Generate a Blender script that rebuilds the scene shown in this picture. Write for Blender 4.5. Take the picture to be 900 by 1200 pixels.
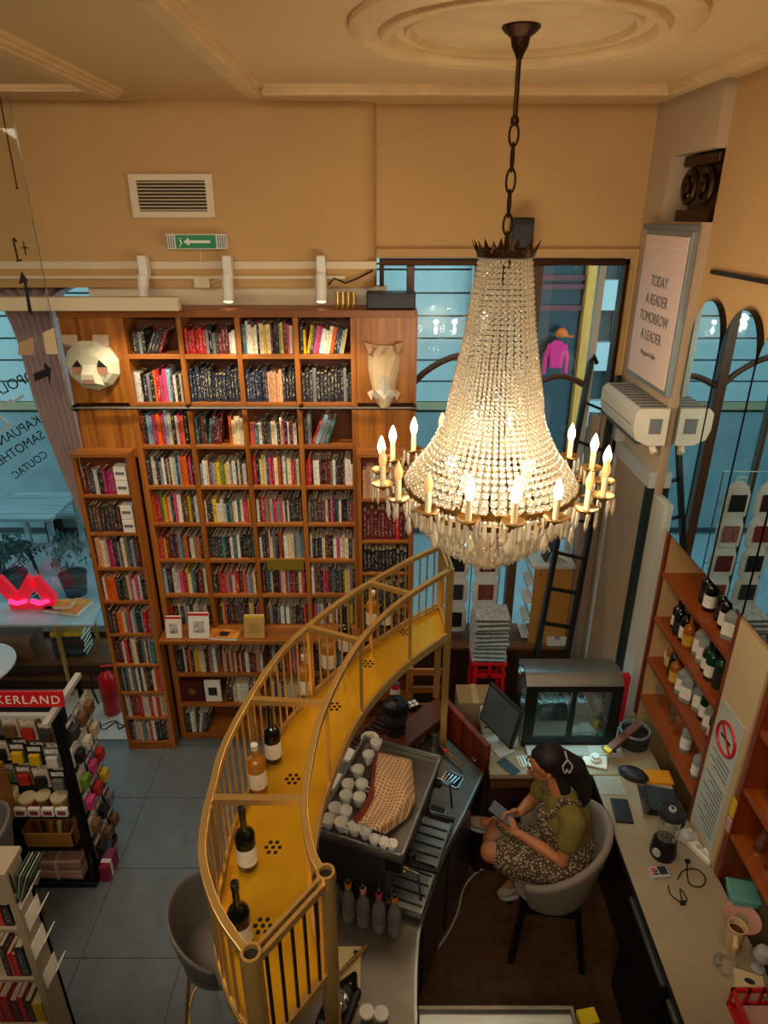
import bpy, math, random
from mathutils import Vector, Matrix, Euler

# ------------------------------------------------------------------ scene
for o in list(bpy.data.objects):
    bpy.data.objects.remove(o)
SC = bpy.context.scene
COL = SC.collection
PI = math.pi
R = math.radians

# ------------------------------------------------------------------ camera
EYE = 4.05                      # the photographer stands on a mezzanine
FPX = 790.0                     # focal length for a 900 x 1200 frame
TILT = R(24)
cam_d = bpy.data.cameras.new('camera')
cam_d.sensor_fit = 'VERTICAL'
cam_d.sensor_height = 24.0
cam_d.lens = 24.0 * FPX / 1200.0
cam_d.clip_start = 0.02
cam = bpy.data.objects.new('camera', cam_d)
COL.objects.link(cam)
cam.location = (0, 0, EYE)
cam.rotation_euler = (PI / 2 - TILT, 0, 0)
SC.camera = cam

# ------------------------------------------------------------------ colour management
vs = SC.view_settings
vs.view_transform = 'Standard'
vs.look = 'None'
vs.gamma = 1.0
vs.use_curve_mapping = False
vs.exposure = 0.4

# ------------------------------------------------------------------ world: cool overcast daylight of the street
world = bpy.data.worlds.new('overcast_sky')
SC.world = world
world.use_nodes = True
bgn = world.node_tree.nodes['Background']
bgn.inputs['Color'].default_value = (0.42, 0.78, 0.90, 1)
bgn.inputs['Strength'].default_value = 1.7


def area(name, loc, rot, sx, sy, watts, colr):
    l = bpy.data.lights.new(name, 'AREA')
    l.shape = 'RECTANGLE'
    l.size = sx
    l.size_y = sy
    l.energy = watts
    l.color = colr
    o = bpy.data.objects.new(name, l)
    o.location = loc
    o.rotation_euler = rot
    COL.objects.link(o)
    return o


WARM = (1.0, 0.85, 0.66)
# warm fill lights added out of view over the gallery and mid-room
area('warm_fill_gallery', (-0.6, -0.45, 4.60), (R(42), 0, 0), 2.8, 0.9, 92, WARM)
area('warm_fill_middle', (-2.4, 1.9, 4.60), (R(14), 0, R(0)), 1.2, 1.2, 30, WARM)
# sampling portals in the two window openings (they emit nothing themselves)
for nm_, loc_, sx_, sy_ in (('window_portal_left', (-3.9, 5.52, 2.05), 4.0, 3.4), ('window_portal_right', (0.80, 4.90, 2.1), 1.6, 3.4)):
    po_ = area(nm_, loc_, (R(-90), 0, 0), sx_, sy_, 1, (1, 1, 1))
    po_.data.cycles.is_portal = True


# ------------------------------------------------------------------ pixel helpers: a pixel of the 900 x 1200 frame to a point in the room
CT, ST = math.cos(TILT), math.sin(TILT)


def ray(px, py):
    u = (px - 450) / FPX
    v = (600 - py) / FPX
    return Vector((u, CT + v * ST, -ST + v * CT))


def at_z(px, py, z):
    d = ray(px, py)
    t = (z - EYE) / d.z
    return Vector((d.x * t, d.y * t, z))


def at_y(px, py, Y):
    d = ray(px, py)
    t = Y / d.y
    return Vector((d.x * t, Y, EYE + d.z * t))


def at_x(px, py, X):
    d = ray(px, py)
    t = X / d.x
    return Vector((X, d.y * t, EYE + d.z * t))


# ------------------------------------------------------------------ materials
def lin(c):
    return tuple(((x / 12.92) if x <= 0.04045 else ((x + 0.055) / 1.055) ** 2.4) for x in c)


def hx(h):
    h = h.lstrip('#')
    return lin(tuple(int(h[i:i + 2], 16) / 255 for i in (0, 2, 4)))


MATS = {}


def mat(name, colr, rough=0.6, metal=0.0, var=0.0, vscale=8.0, stretch=(1, 1, 1), bump=0.0, bscale=40.0,
        trans=0.0, ior=1.45, emit=None, estr=0.0, alpha=1.0, spec=0.5, coat=0.0, var2=None):
    if name in MATS:
        return MATS[name]
    if isinstance(colr, str):
        colr = hx(colr)
    m = bpy.data.materials.new(name)
    m.use_nodes = True
    nt = m.node_tree
    b = nt.nodes['Principled BSDF']
    b.inputs['Base Color'].default_value = (*colr, 1)
    b.inputs['Roughness'].default_value = rough
    b.inputs['Metallic'].default_value = metal
    b.inputs['Transmission Weight'].default_value = trans
    b.inputs['IOR'].default_value = ior
    b.inputs['Alpha'].default_value = alpha
    b.inputs['Specular IOR Level'].default_value = spec
    b.inputs['Coat Weight'].default_value = coat
    if emit is not None:
        if isinstance(emit, str):
            emit = hx(emit)
        b.inputs['Emission Color'].default_value = (*emit, 1)
        b.inputs['Emission Strength'].default_value = estr
    if var > 0 or bump > 0:
        tc = nt.nodes.new('ShaderNodeTexCoord')
        mp = nt.nodes.new('ShaderNodeMapping')
        mp.inputs['Scale'].default_value = stretch
        nt.links.new(tc.outputs['Object'], mp.inputs['Vector'])
        if var > 0:
            n = nt.nodes.new('ShaderNodeTexNoise')
            n.inputs['Scale'].default_value = vscale
            n.inputs['Detail'].default_value = 6
            n.inputs['Roughness'].default_value = 0.6
            nt.links.new(mp.outputs['Vector'], n.inputs['Vector'])
            r = nt.nodes.new('ShaderNodeValToRGB')
            r.color_ramp.elements[0].position = 0.3
            r.color_ramp.elements[1].position = 0.7
            lo = tuple(c * (1 - var) for c in colr)
            hi = tuple(min(1, c * (1 + var)) for c in colr)
            if var2 is not None:
                hi = hx(var2)
            r.color_ramp.elements[0].color = (*lo, 1)
            r.color_ramp.elements[1].color = (*hi, 1)
            nt.links.new(n.outputs['Fac'], r.inputs['Fac'])
            nt.links.new(r.outputs['Color'], b.inputs['Base Color'])
        if bump > 0:
            n2 = nt.nodes.new('ShaderNodeTexNoise')
            n2.inputs['Scale'].default_value = bscale
            n2.inputs['Detail'].default_value = 4
            nt.links.new(mp.outputs['Vector'], n2.inputs['Vector'])
            bp = nt.nodes.new('ShaderNodeBump')
            bp.inputs['Strength'].default_value = bump
            bp.inputs['Distance'].default_value = 0.01
            nt.links.new(n2.outputs['Fac'], bp.inputs['Height'])
            nt.links.new(bp.outputs['Normal'], b.inputs['Normal'])
    MATS[name] = m
    return m


def wood(name, dark, light, axis='z', rough=0.4, scale=14.0):
    if name in MATS:
        return MATS[name]
    m = bpy.data.materials.new(name)
    m.use_nodes = True
    nt = m.node_tree
    b = nt.nodes['Principled BSDF']
    b.inputs['Roughness'].default_value = rough
    tc = nt.nodes.new('ShaderNodeTexCoord')
    mp = nt.nodes.new('ShaderNodeMapping')
    st = {'x': (0.06, 1, 1), 'y': (1, 0.06, 1), 'z': (1, 1, 0.06)}[axis]
    mp.inputs['Scale'].default_value = st
    nt.links.new(tc.outputs['Object'], mp.inputs['Vector'])
    n = nt.nodes.new('ShaderNodeTexNoise')
    n.inputs['Scale'].default_value = scale
    n.inputs['Detail'].default_value = 8
    n.inputs['Distortion'].default_value = 0.6
    nt.links.new(mp.outputs['Vector'], n.inputs['Vector'])
    r = nt.nodes.new('ShaderNodeValToRGB')
    r.color_ramp.elements[0].position = 0.32
    r.color_ramp.elements[1].position = 0.68
    r.color_ramp.elements[0].color = (*hx(dark), 1)
    r.color_ramp.elements[1].color = (*hx(light), 1)
    nt.links.new(n.outputs['Fac'], r.inputs['Fac'])
    nt.links.new(r.outputs['Color'], b.inputs['Base Color'])
    MATS[name] = m
    return m


M_wall = mat('painted_plaster', '#c29b63', 0.75, var=0.05, vscale=2.0, bump=0.03)
M_wall_r = mat('painted_plaster_right', '#be9762', 0.75, var=0.04, vscale=2.0)
M_ceil = mat('ceiling_paint', '#d2b27e', 0.8, var=0.03, vscale=1.5)
M_mould = mat('moulding_paint', '#d6b682', 0.55, var=0.08, vscale=9)
M_case = wood('bookcase_wood', '#7e4512', '#ad6a2a', 'x', 0.42, 10)
M_casev = wood('bookcase_wood_upright', '#7e4512', '#ad6a2a', 'z', 0.42, 10)
M_veneer = wood('striped_veneer', '#74400f', '#b8742c', 'z', 0.38, 22)
M_case_in = wood('bookcase_back', '#5a2a0d', '#7c3f14', 'x', 0.5, 9)
M_redwood = wood('mahogany', '#5a1f0b', '#8c3a14', 'z', 0.35, 12)
M_redwoodh = wood('mahogany_shelf', '#7a3511', '#a4501a', 'y', 0.35, 12)
M_darkwood = wood('dark_wood', '#24120a', '#3c2010', 'z', 0.5, 10)
M_midwood = wood('window_bench_wood', '#4a2c12', '#6b431d', 'x', 0.5, 10)
M_goldwood = wood('golden_plywood', '#8a5a1c', '#a8742c', 'z', 0.5, 6)
M_brass = mat('satin_brass', '#c09a58', 0.32, metal=0.65, var=0.08, vscale=5)
M_brassdeck = mat('brass_deck', '#dca71e', 0.28, metal=0.5, var=0.10, vscale=3)
M_steel = mat('brushed_steel', '#9aa09e', 0.32, metal=0.9, var=0.12, vscale=4, stretch=(1, 8, 1))
M_steelw = mat('worn_steel', '#736c62', 0.36, metal=0.8, var=0.18, vscale=6)
M_chrome = mat('chrome', '#c8c8c8', 0.12, metal=1.0)
M_black = mat('black_plastic', '#0d0d0e', 0.38)
M_blackm = mat('black_metal', '#121212', 0.42, metal=0.3)
M_dark = mat('dark_grey', '#26272a', 0.5)
M_grey = mat('mid_grey', '#6d6e70', 0.5)
M_lgrey = mat('light_grey', '#b4b2ab', 0.5)
M_white = mat('white_plastic', '#e6e2d6', 0.4)
M_cream = mat('cream_paint', '#dccbaa', 0.5, var=0.03, vscale=4)
M_paper = mat('paper', '#e9e4d6', 0.8)
M_print = mat('printed_dark', '#1d1a18', 0.7)
M_red = mat('red_paint', '#b8121a', 0.35)
M_redp = mat('red_plastic', '#c01c20', 0.4)
M_counter = mat('laminate_counter', '#9c8a6e', 0.4, var=0.07, vscale=5)
M_tile = mat('grey_stone_tile', '#666e72', 0.40, var=0.16, vscale=7, bump=0.08, bscale=60)
M_grout = mat('floor_grout', '#565c5e', 0.8)
M_barfloor = mat('brown_floor', '#583a26', 0.5, var=0.35, vscale=14)
M_marble = mat('white_marble', '#cfc9bd', 0.25, var=0.12, vscale=5)
M_glass = mat('clear_glass', (0.92, 0.97, 0.96), 0.02, trans=1.0, ior=1.12, spec=0.4)
M_glassw = mat('glassware', (0.95, 0.96, 0.95), 0.05, trans=0.92, ior=1.3)
M_skin = mat('skin', '#b9754c', 0.5, var=0.05, vscale=9)
M_green = mat('green_sign', '#0c7a45', 0.4)
M_pink = mat('pink_knit', '#ff2f78', 0.8)
M_orange = mat('orange_plastic', '#f06414', 0.5)
M_yellow = mat('yellow_print', '#e0b61c', 0.6)
M_bronze = mat('aged_bronze', '#3c2513', 0.4, metal=0.8, var=0.2, vscale=30)
M_taupe = mat('taupe_fabric', '#86776a', 0.85, var=0.06, vscale=30, bump=0.05, bscale=300)


# ------------------------------------------------------------------ mesh builder
class MB:
    def __init__(s):
        s.v, s.f, s.m = [], [], []

    def add(s, vs_, fs_, m=0):
        n = len(s.v)
        s.v += [tuple(p) for p in vs_]
        s.f += [tuple(i + n for i in f) for f in fs_]
        s.m += [m] * len(fs_)
        return s

    def box(s, x0, x1, y0, y1, z0, z1, m=0):
        v = [(x0, y0, z0), (x1, y0, z0), (x1, y1, z0), (x0, y1, z0), (x0, y0, z1), (x1, y0, z1), (x1, y1, z1), (x0, y1, z1)]
        return s.add(v, [(0, 3, 2, 1), (4, 5, 6, 7), (0, 1, 5, 4), (1, 2, 6, 5), (2, 3, 7, 6), (3, 0, 4, 7)], m)

    def obox(s, c, size, rot=None, m=0):
        hx_, hy, hz = size[0] / 2, size[1] / 2, size[2] / 2
        q = rot if rot is not None else Matrix.Identity(3)
        if isinstance(q, (int, float)):
            q = Matrix.Rotation(q, 3, 'Z')
        c = Vector(c)
        v = [c + q @ Vector((a * hx_, b * hy, d * hz)) for d in (-1, 1) for a, b in ((-1, -1), (1, -1), (1, 1), (-1, 1))]
        return s.add(v, [(0, 3, 2, 1), (4, 5, 6, 7), (0, 1, 5, 4), (1, 2, 6, 5), (2, 3, 7, 6), (3, 0, 4, 7)], m)

    def loft(s, rings, caps=True, close=False, m=0):
        n = len(rings[0])
        v = [p for r_ in rings for p in r_]
        f = []
        k = len(rings)
        for i in range(k if close else k - 1):
            a, b = i * n, ((i + 1) % k) * n
            for j in range(n):
                j2 = (j + 1) % n
                f.append((a + j, a + j2, b + j2, b + j))
        if caps and not close:
            f.append(tuple(reversed(range(n))))
            f.append(tuple(range((k - 1) * n, k * n)))
        return s.add(v, f, m)

    def lathe(s, prof, seg=16, c=(0, 0, 0), m=0, caps=True):
        rings = [[(c[0] + r_ * math.cos(2 * PI * j / seg), c[1] + r_ * math.sin(2 * PI * j / seg), c[2] + z) for j in range(seg)] for r_, z in prof]
        return s.loft(rings, caps, False, m)

    def tube(s, pts, r_, seg=8, closed=False, m=0, caps=True):
        pts = [Vector(p) for p in pts]
        n = len(pts)
        rs = r_ if isinstance(r_, (list, tuple)) else [r_] * n
        rings = []
        prev = None
        for i, p in enumerate(pts):
            if closed:
                t = pts[(i + 1) % n] - pts[i - 1]
            else:
                t = pts[min(i + 1, n - 1)] - pts[max(i - 1, 0)]
            t.normalize()
            if prev is None:
                ref = Vector((0, 0, 1)) if abs(t.z) < 0.9 else Vector((1, 0, 0))
                a = t.cross(ref).normalized()
            else:
                a = (prev - t * prev.dot(t))
                if a.length < 1e-6:
                    a = t.cross(Vector((0, 0, 1)))
                a.normalize()
            prev = a
            b = t.cross(a)
            rings.append([p + (a * math.cos(2 * PI * j / seg) + b * math.sin(2 * PI * j / seg)) * rs[i] for j in range(seg)])
        return s.loft(rings, caps, closed, m)

    def bar(s, p0, p1, w, h, m=0):
        """rectangular bar from p0 to p1, w across, h up"""
        p0, p1 = Vector(p0), Vector(p1)
        t = (p1 - p0).normalized()
        up = Vector((0, 0, 1)) if abs(t.z) < 0.95 else Vector((0, 1, 0))
        a = t.cross(up).normalized()
        b = a.cross(t)
        rg = []
        for p in (p0, p1):
            rg.append([p + a * (w / 2 * i) + b * (h / 2 * j) for i, j in ((-1, -1), (1, -1), (1, 1), (-1, 1))])
        return s.loft(rg, True, False, m)

    def strip(s, pts, w, h, m=0):
        """horizontal rectangular section swept along a polyline"""
        pts = [Vector(p) for p in pts]
        rg = []
        n = len(pts)
        for i, p in enumerate(pts):
            t = pts[min(i + 1, n - 1)] - pts[max(i - 1, 0)]
            t.z = 0
            t.normalize()
            a = Vector((t.y, -t.x, 0))
            rg.append([p + a * (w / 2 * q) + Vector((0, 0, h / 2 * k)) for q, k in ((-1, -1), (1, -1), (1, 1), (-1, 1))])
        return s.loft(rg, True, False, m)

    def sphere(s, c, r_, seg=12, rings=8, m=0):
        if isinstance(r_, (int, float)):
            r_ = (r_, r_, r_)
        v = [(c[0], c[1], c[2] - r_[2])]
        for i in range(1, rings):
            a = -PI / 2 + PI * i / rings
            for j in range(seg):
                b = 2 * PI * j / seg
                v.append((c[0] + r_[0] * math.cos(a) * math.cos(b), c[1] + r_[1] * math.cos(a) * math.sin(b), c[2] + r_[2] * math.sin(a)))
        v.append((c[0], c[1], c[2] + r_[2]))
        f = []
        for j in range(seg):
            f.append((0, 1 + (j + 1) % seg, 1 + j))
        for i in range(rings - 2):
            for j in range(seg):
                a = 1 + i * seg
                f.append((a + j, a + (j + 1) % seg, a + seg + (j + 1) % seg, a + seg + j))
        t = len(v) - 1
        a = 1 + (rings - 2) * seg
        for j in range(seg):
            f.append((a + j, a + (j + 1) % seg, t))
        return s.add(v, f, m)

    def prism(s, poly, z0, z1, m=0):
        n = len(poly)
        v = [(p[0], p[1], z0) for p in poly] + [(p[0], p[1], z1) for p in poly]
        f = [tuple(reversed(range(n))), tuple(range(n, 2 * n))]
        f += [(i, (i + 1) % n, n + (i + 1) % n, n + i) for i in range(n)]
        return s.add(v, f, m)

    def grid(s, fn, nu, nv, m=0):
        v = [fn(i / nu, j / nv) for i in range(nu + 1) for j in range(nv + 1)]
        f = [(i * (nv + 1) + j, (i + 1) * (nv + 1) + j, (i + 1) * (nv + 1) + j + 1, i * (nv + 1) + j + 1) for i in range(nu) for j in range(nv)]
        return s.add(v, f, m)

    def mesh(s, name, mats, smooth=False):
        me = bpy.data.meshes.new(name)
        me.from_pydata(s.v, [], s.f)
        if not isinstance(mats, (list, tuple)):
            mats = [mats]
        for q in mats:
            me.materials.append(q)
        if len(mats) > 1:
            me.polygons.foreach_set('material_index', s.m)
        if smooth:
            me.polygons.foreach_set('use_smooth', [True] * len(me.polygons))
            me.set_sharp_from_angle(angle=R(42))
        me.update()
        return me

    def build(s, name, mats, parent=None, smooth=False, world=False, bevel=0.0, thick=0.0, sub=0):
        if world and parent is not None:
            o_ = Vector((0, 0, 0))
            q = parent
            while q is not None:
                o_ += q.location
                q = q.parent
            s.v = [(p[0] - o_.x, p[1] - o_.y, p[2] - o_.z) for p in s.v]
        o = bpy.data.objects.new(name, s.mesh(name, mats, smooth))
        COL.objects.link(o)
        if parent is not None:
            o.parent = parent
        if thick:
            md = o.modifiers.new('thickness', 'SOLIDIFY')
            md.thickness = thick
            md.offset = 0
        if sub:
            md = o.modifiers.new('subdivision', 'SUBSURF')
            md.levels = sub
            md.render_levels = sub
        if bevel:
            md = o.modifiers.new('bevel', 'BEVEL')
            md.width = bevel
            md.segments = 2
            md.limit_method = 'ANGLE'
        return o


def tag(o, label, cat, group=None):
    o['label'] = label
    o['category'] = cat
    if group:
        o['group'] = group
    return o


def thing(name, label, cat, loc=(0, 0, 0), rz=0.0, group=None):
    o = bpy.data.objects.new(name, None)
    o.empty_display_size = 0.05
    COL.objects.link(o)
    o.location = loc
    o.rotation_euler = (0, 0, rz)
    return tag(o, label, cat, group)


def struct(o, label=None):
    o['kind'] = 'structure'
    if label:
        o['label'] = label
    return o


def copy_tree(o, parent=None):
    c = o.copy()
    COL.objects.link(c)
    c.parent = parent
    for ch in o.children:
        copy_tree(ch, c)
    return c


def text_mesh(name, body, size, m, parent=None, depth=0.001, align='CENTER', loc=(0, 0, 0), rot=(0, 0, 0), scale=(1, 1, 1), space=1.0):
    cu = bpy.data.curves.new(name, 'FONT')
    cu.body = body
    cu.size = size
    cu.extrude = depth
    cu.align_x = align
    cu.align_y = 'CENTER'
    cu.space_character = space
    cu.resolution_u = 3
    tmp = bpy.data.objects.new('tmp_text', cu)
    COL.objects.link(tmp)
    dg = bpy.context.evaluated_depsgraph_get()
    me = bpy.data.meshes.new_from_object(tmp.evaluated_get(dg))
    bpy.data.objects.remove(tmp)
    bpy.data.curves.remove(cu)
    me.materials.clear()
    me.materials.append(m)
    o = bpy.data.objects.new(name, me)
    COL.objects.link(o)
    o.parent = parent
    o.location = loc
    o.rotation_euler = rot
    o.scale = scale
    return o


def catmull(pts, n=8):
    pts = [Vector(p) for p in pts]
    out = []
    for i in range(len(pts) - 1):
        p0 = pts[max(i - 1, 0)]
        p1, p2 = pts[i], pts[i + 1]
        p3 = pts[min(i + 2, len(pts) - 1)]
        for k in range(n):
            t = k / n
            out.append(0.5 * ((2 * p1) + (p2 - p0) * t + (2 * p0 - 5 * p1 + 4 * p2 - p3) * t * t + (3 * p1 - p0 - 3 * p2 + p3) * t ** 3))
    out.append(pts[-1])
    return out


ORD = ['first', 'second', 'third', 'fourth', 'fifth', 'sixth', 'seventh', 'eighth', 'ninth', 'tenth', 'eleventh', 'twelfth',
       'thirteenth', 'fourteenth', 'fifteenth', 'sixteenth', 'seventeenth', 'eighteenth', 'nineteenth', 'twentieth',
       'twenty-first', 'twenty-second', 'twenty-third', 'twenty-fourth', 'twenty-fifth', 'twenty-sixth', 'twenty-seventh', 'twenty-eighth', 'twenty-ninth', 'thirtieth']
RND = random.Random(7)


def thin_glass(name, tint=(0.95, 0.98, 0.97), refl=0.07, rough=0.02):
    m = bpy.data.materials.new(name)
    m.use_nodes = True
    nt = m.node_tree
    nt.nodes.clear()
    out = nt.nodes.new('ShaderNodeOutputMaterial')
    mx = nt.nodes.new('ShaderNodeMixShader')
    tr = nt.nodes.new('ShaderNodeBsdfTransparent')
    gl = nt.nodes.new('ShaderNodeBsdfGlossy')
    tr.inputs['Color'].default_value = (*tint, 1)
    gl.inputs['Roughness'].default_value = rough
    mx.inputs['Fac'].default_value = refl
    nt.links.new(tr.outputs[0], mx.inputs[1])
    nt.links.new(gl.outputs[0], mx.inputs[2])
    nt.links.new(mx.outputs[0], out.inputs[0])
    MATS[name] = m
    return m


M_pane = thin_glass('window_pane_glass', (0.9, 0.97, 0.98), 0.06)
M_thin = thin_glass('thin_clear_glass', (0.93, 0.96, 0.95), 0.14, 0.04)
M_mirror = mat('mirror_silver', (0.72, 0.86, 0.90), 0.015, metal=1.0)

# ================================================================== ROOM SHELL
CEIL = 4.645
WY = 4.72
floor = struct(MB().box(-6, 2.3, -2, 5.42, -0.1, -0.006).build('floor', M_grout))
me_t = MB().box(0.0025, 0.5975, 0.0025, 0.5975, -0.006, 0.0).mesh('tile', M_tile)
for i in range(7):
    for j in range(8):
        x, y = -4.2 + 0.6 * i, -0.42 + 0.6 * j
        if y + .6 > 4.41:
            continue
        t = bpy.data.objects.new('tile', me_t)
        COL.objects.link(t)
        t.parent = floor
        t.location = (x, y, 0)
me_m = MB().box(0.003, 0.457, 0.003, 0.457, -0.006, 0.0).mesh('marble_tile', M_marble)
for i in range(6):
    for j in range(2):
        t = bpy.data.objects.new('marble_tile', me_m)
        COL.objects.link(t)
        t.parent = floor
        t.location = (-4.9 + 0.46 * i + 0.02, 4.40 + 0.46 * j, 0)
struct(MB().box(0.0, 1.72, 0.9, 3.2, -0.006, 0.004).build('floor_bar', M_barfloor), 'dark brown worn floor behind the bar')
struct(MB().box(-6, 2.3, -2, 5.5, CEIL, CEIL + 0.12).build('ceiling', M_ceil))


def moulding(name, pts, w, steps=((1.0, 0.018), (0.72, 0.034), (0.42, 0.046)), closed=False):
    mb = MB()
    for f_, h in steps:
        P = [(p[0], p[1], CEIL - h / 2) for p in pts]
        mb.strip(P, w * f_, h)
    return struct(mb.build(name, M_mould))


a0, a1 = at_z(0, 45, CEIL), at_z(128, 105, CEIL)
b0, b1 = at_z(190, 0, CEIL), at_z(298, 104, CEIL)
c1 = at_z(790, 97, CEIL)
d1 = at_z(900, 62, CEIL)
da = (a0 - a1).normalized()
moulding('trim_1', [a1, a1 + da * 3.0], 0.15)
moulding('trim_2', [b1, b1 + (b0 - b1).normalized() * 4.0], 0.15)
moulding('trim_3', [(b1.x + 0.06, 4.06, 0), (c1.x, 4.06, 0)], 0.11)
moulding('trim_4', [(c1.x + .03, 4.09, 0), (c1.x + .12, -1.5, 0)], 0.11)
moulding('trim_5', [(-5.5, 4.02, 0), (a1.x - 0.02, 4.06, 0)], 0.06, ((1, .02), (.5, .03)))

# ceiling rose
CHX, CHY = 0.476, 2.82
mb = MB()
prof = [(0.60, 0), (0.60, -0.02), (0.57, -0.045), (0.545, -0.045), (0.53, -0.028), (0.50, -0.028), (0.485, -0.05), (0.455, -0.05), (0.44, -0.02),
        (0.41, -0.016), (0.40, -0.03), (0.385, -0.03), (0.375, -0.008), (0.01, -0.006)]
mb.lathe([(r_, z) for r_, z in prof], 72, (CHX, CHY, CEIL), caps=False)
tag(mb.build('ceiling_rose', M_mould, smooth=True), 'round cream plaster ceiling rose above the crystal chandelier', 'ceiling rose')

# upper wall above the bookcase, with its rounded end, and the recessed right part
HB = 3.60
poly = [(-6, 4.60), (-0.16, 4.60)] + [(-0.16 + 0.11 * math.sin(a), 4.71 - 0.11 * math.cos(a)) for a in (R(15), R(30), R(45), R(60), R(75), R(90))] + [(-0.05, 4.86), (-6, 4.86)]
struct(MB().prism(poly, HB, CEIL).build('wall_back', M_wall, smooth=True), 'amber painted upper wall above the bookcase with rounded end')
struct(MB().box(-0.05, 1.75, WY, 4.86, 3.775, CEIL).build('wall_back_right', M_wall), 'amber painted wall above the shop window')
struct(MB().box(-1.95, 0.02, 4.66, 4.76, 0, HB).build('wall_back_pier', M_cream))
struct(MB().box(0.02, 1.75, WY, 4.86, 0, 0.42).build('wall_back_parapet', M_darkwood))
mb = MB()
mb.box(-6, -0.05, 4.585, 4.60, 3.735, 3.76).box(-6, -0.05, 4.59, 4.60, 3.715, 3.735)
mb.box(-3.2, -0.25, 4.575, 4.60, 3.655, 3.675)
struct(mb.build('trim_6', M_cream), 'two cream cable trunkings along the wall above the bookcase')

# right wall, far stretch with the niche
mb = MB()
mb.box(1.66, 2.2, 3.84, 4.86, 0, 4.0).box(1.66, 2.2, 3.84, 4.86, 4.345, CEIL).box(1.66, 2.2, 4.40, 4.86, 4.0, 4.345).box(1.96, 2.2, 3.84, 4.4, 4.0, 4.345)
struct(mb.build('wall_right_far', mat('painted_plaster_grey', '#b9a183', 0.75, var=0.04, vscale=2)), 'greyish cream wall stretch with the ornament niche')
# right wall, near stretch above the shelves
mb = MB()
mb.box(1.72, 2.2, -2, 3.84, 2.30, CEIL).box(2.0, 2.2, -2, 3.84, 0, 2.3).box(1.72, 2.0, 3.62, 3.84, 0, 2.3)
struct(mb.build('wall_right', M_wall_r), 'amber painted right wall above the mirrors')
struct(MB().box(1.70, 1.72, -2, 3.72, 3.755, 3.775).build('trim_7', M_bronze), 'thin dark picture rail above the mirrors')
struct(MB().box(-6.1, -6, -2, 5.5, 0, CEIL).build('wall_left', M_wall))
struct(MB().box(-6, 1.72, -2, 0.72, 2.36, 2.52).build('floor_gallery', M_barfloor), 'gallery floor under the viewer')
struct(MB().box(-6, 2.3, -2.1, -2, 0, CEIL).build('wall_front', M_wall))

# ================================================================== WINDOWS
# right shop window behind the chandelier
w1 = struct(bpy.data.objects.new('window_1', None), 'tall shop window with dark frame behind the chandelier')
COL.objects.link(w1)
w1.location = (0.8, WY, 0.42)
mb = MB()
x0, x1, z0, z1 = -0.03, 1.60, 0.42, 3.77
mb.box(x0, x0 + 0.03, 4.68, 4.76, z0, z1).box(x1 - .03, x1, 4.66, 4.76, z0, z1).box(x0, x1, 4.66, 4.76, z1 - .04, z1).box(x0, x1, 4.66, 4.78, z0, z0 + .05)
mb.build('window_frame', M_bronze, w1, world=True, bevel=0.005)
M_oldframe = wood('old_window_frame', '#3a2313', '#5c3b20', 'z', 0.45, 8)
for xx, ww in ((0.175, 0.05), (1.01, 0.07)):
    MB().box(xx - ww / 2, xx + ww / 2, 4.67, 4.76, z0, z1 - .04).build('mullion', M_oldframe, w1, world=True, bevel=0.006)
MB().box(0.60, 0.63, 4.69, 4.75, z0, z1 - .04).build('mullion', M_oldframe, w1, world=True, bevel=0.006)
for xa, xb in ((0.21, 0.98), (1.045, 1.42)):
    pts = []
    for k in range(13):
        t = k / 12
        pts.append((xa + (xb - xa) * t, 4.70, 2.95 + 0.20 * math.sin(PI * t) ** 0.8 if xa < 0.5 else 2.93 + 0.07 * math.sin(PI * t)))
    MB().tube(pts, 0.022, 8).build('arched_transom', M_oldframe, w1, smooth=True, world=True)
MB().box(1.42, 1.46, 4.69, 4.75, z0, z1 - .04).build('mullion', M_lgrey, w1, world=True)
for xa, xb in ((0.0, 0.15), (0.2, 0.6), (0.63, 0.975), (1.045, 1.42), (1.46, 1.57)):
    MB().box(xa, xb, 4.715, 4.721, z0 + .05, z1 - .04).build('pane', M_pane, w1, world=True)
# moulded architrave round it
mb = MB()
for k, (off, wd, th) in enumerate(((0.0, 0.035, 0.03), (0.035, 0.02, 0.045))):
    mb.box(-0.05, 1.60 + off + wd, WY - th, WY, 3.775 + off, 3.775 + off + wd)
    mb.box(1.60 + off, 1.60 + off + wd, WY - th, WY, 0.42, 3.775 + off)
struct(mb.build('trim_8', M_wall), 'amber moulded architrave around the window behind the chandelier')

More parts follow.
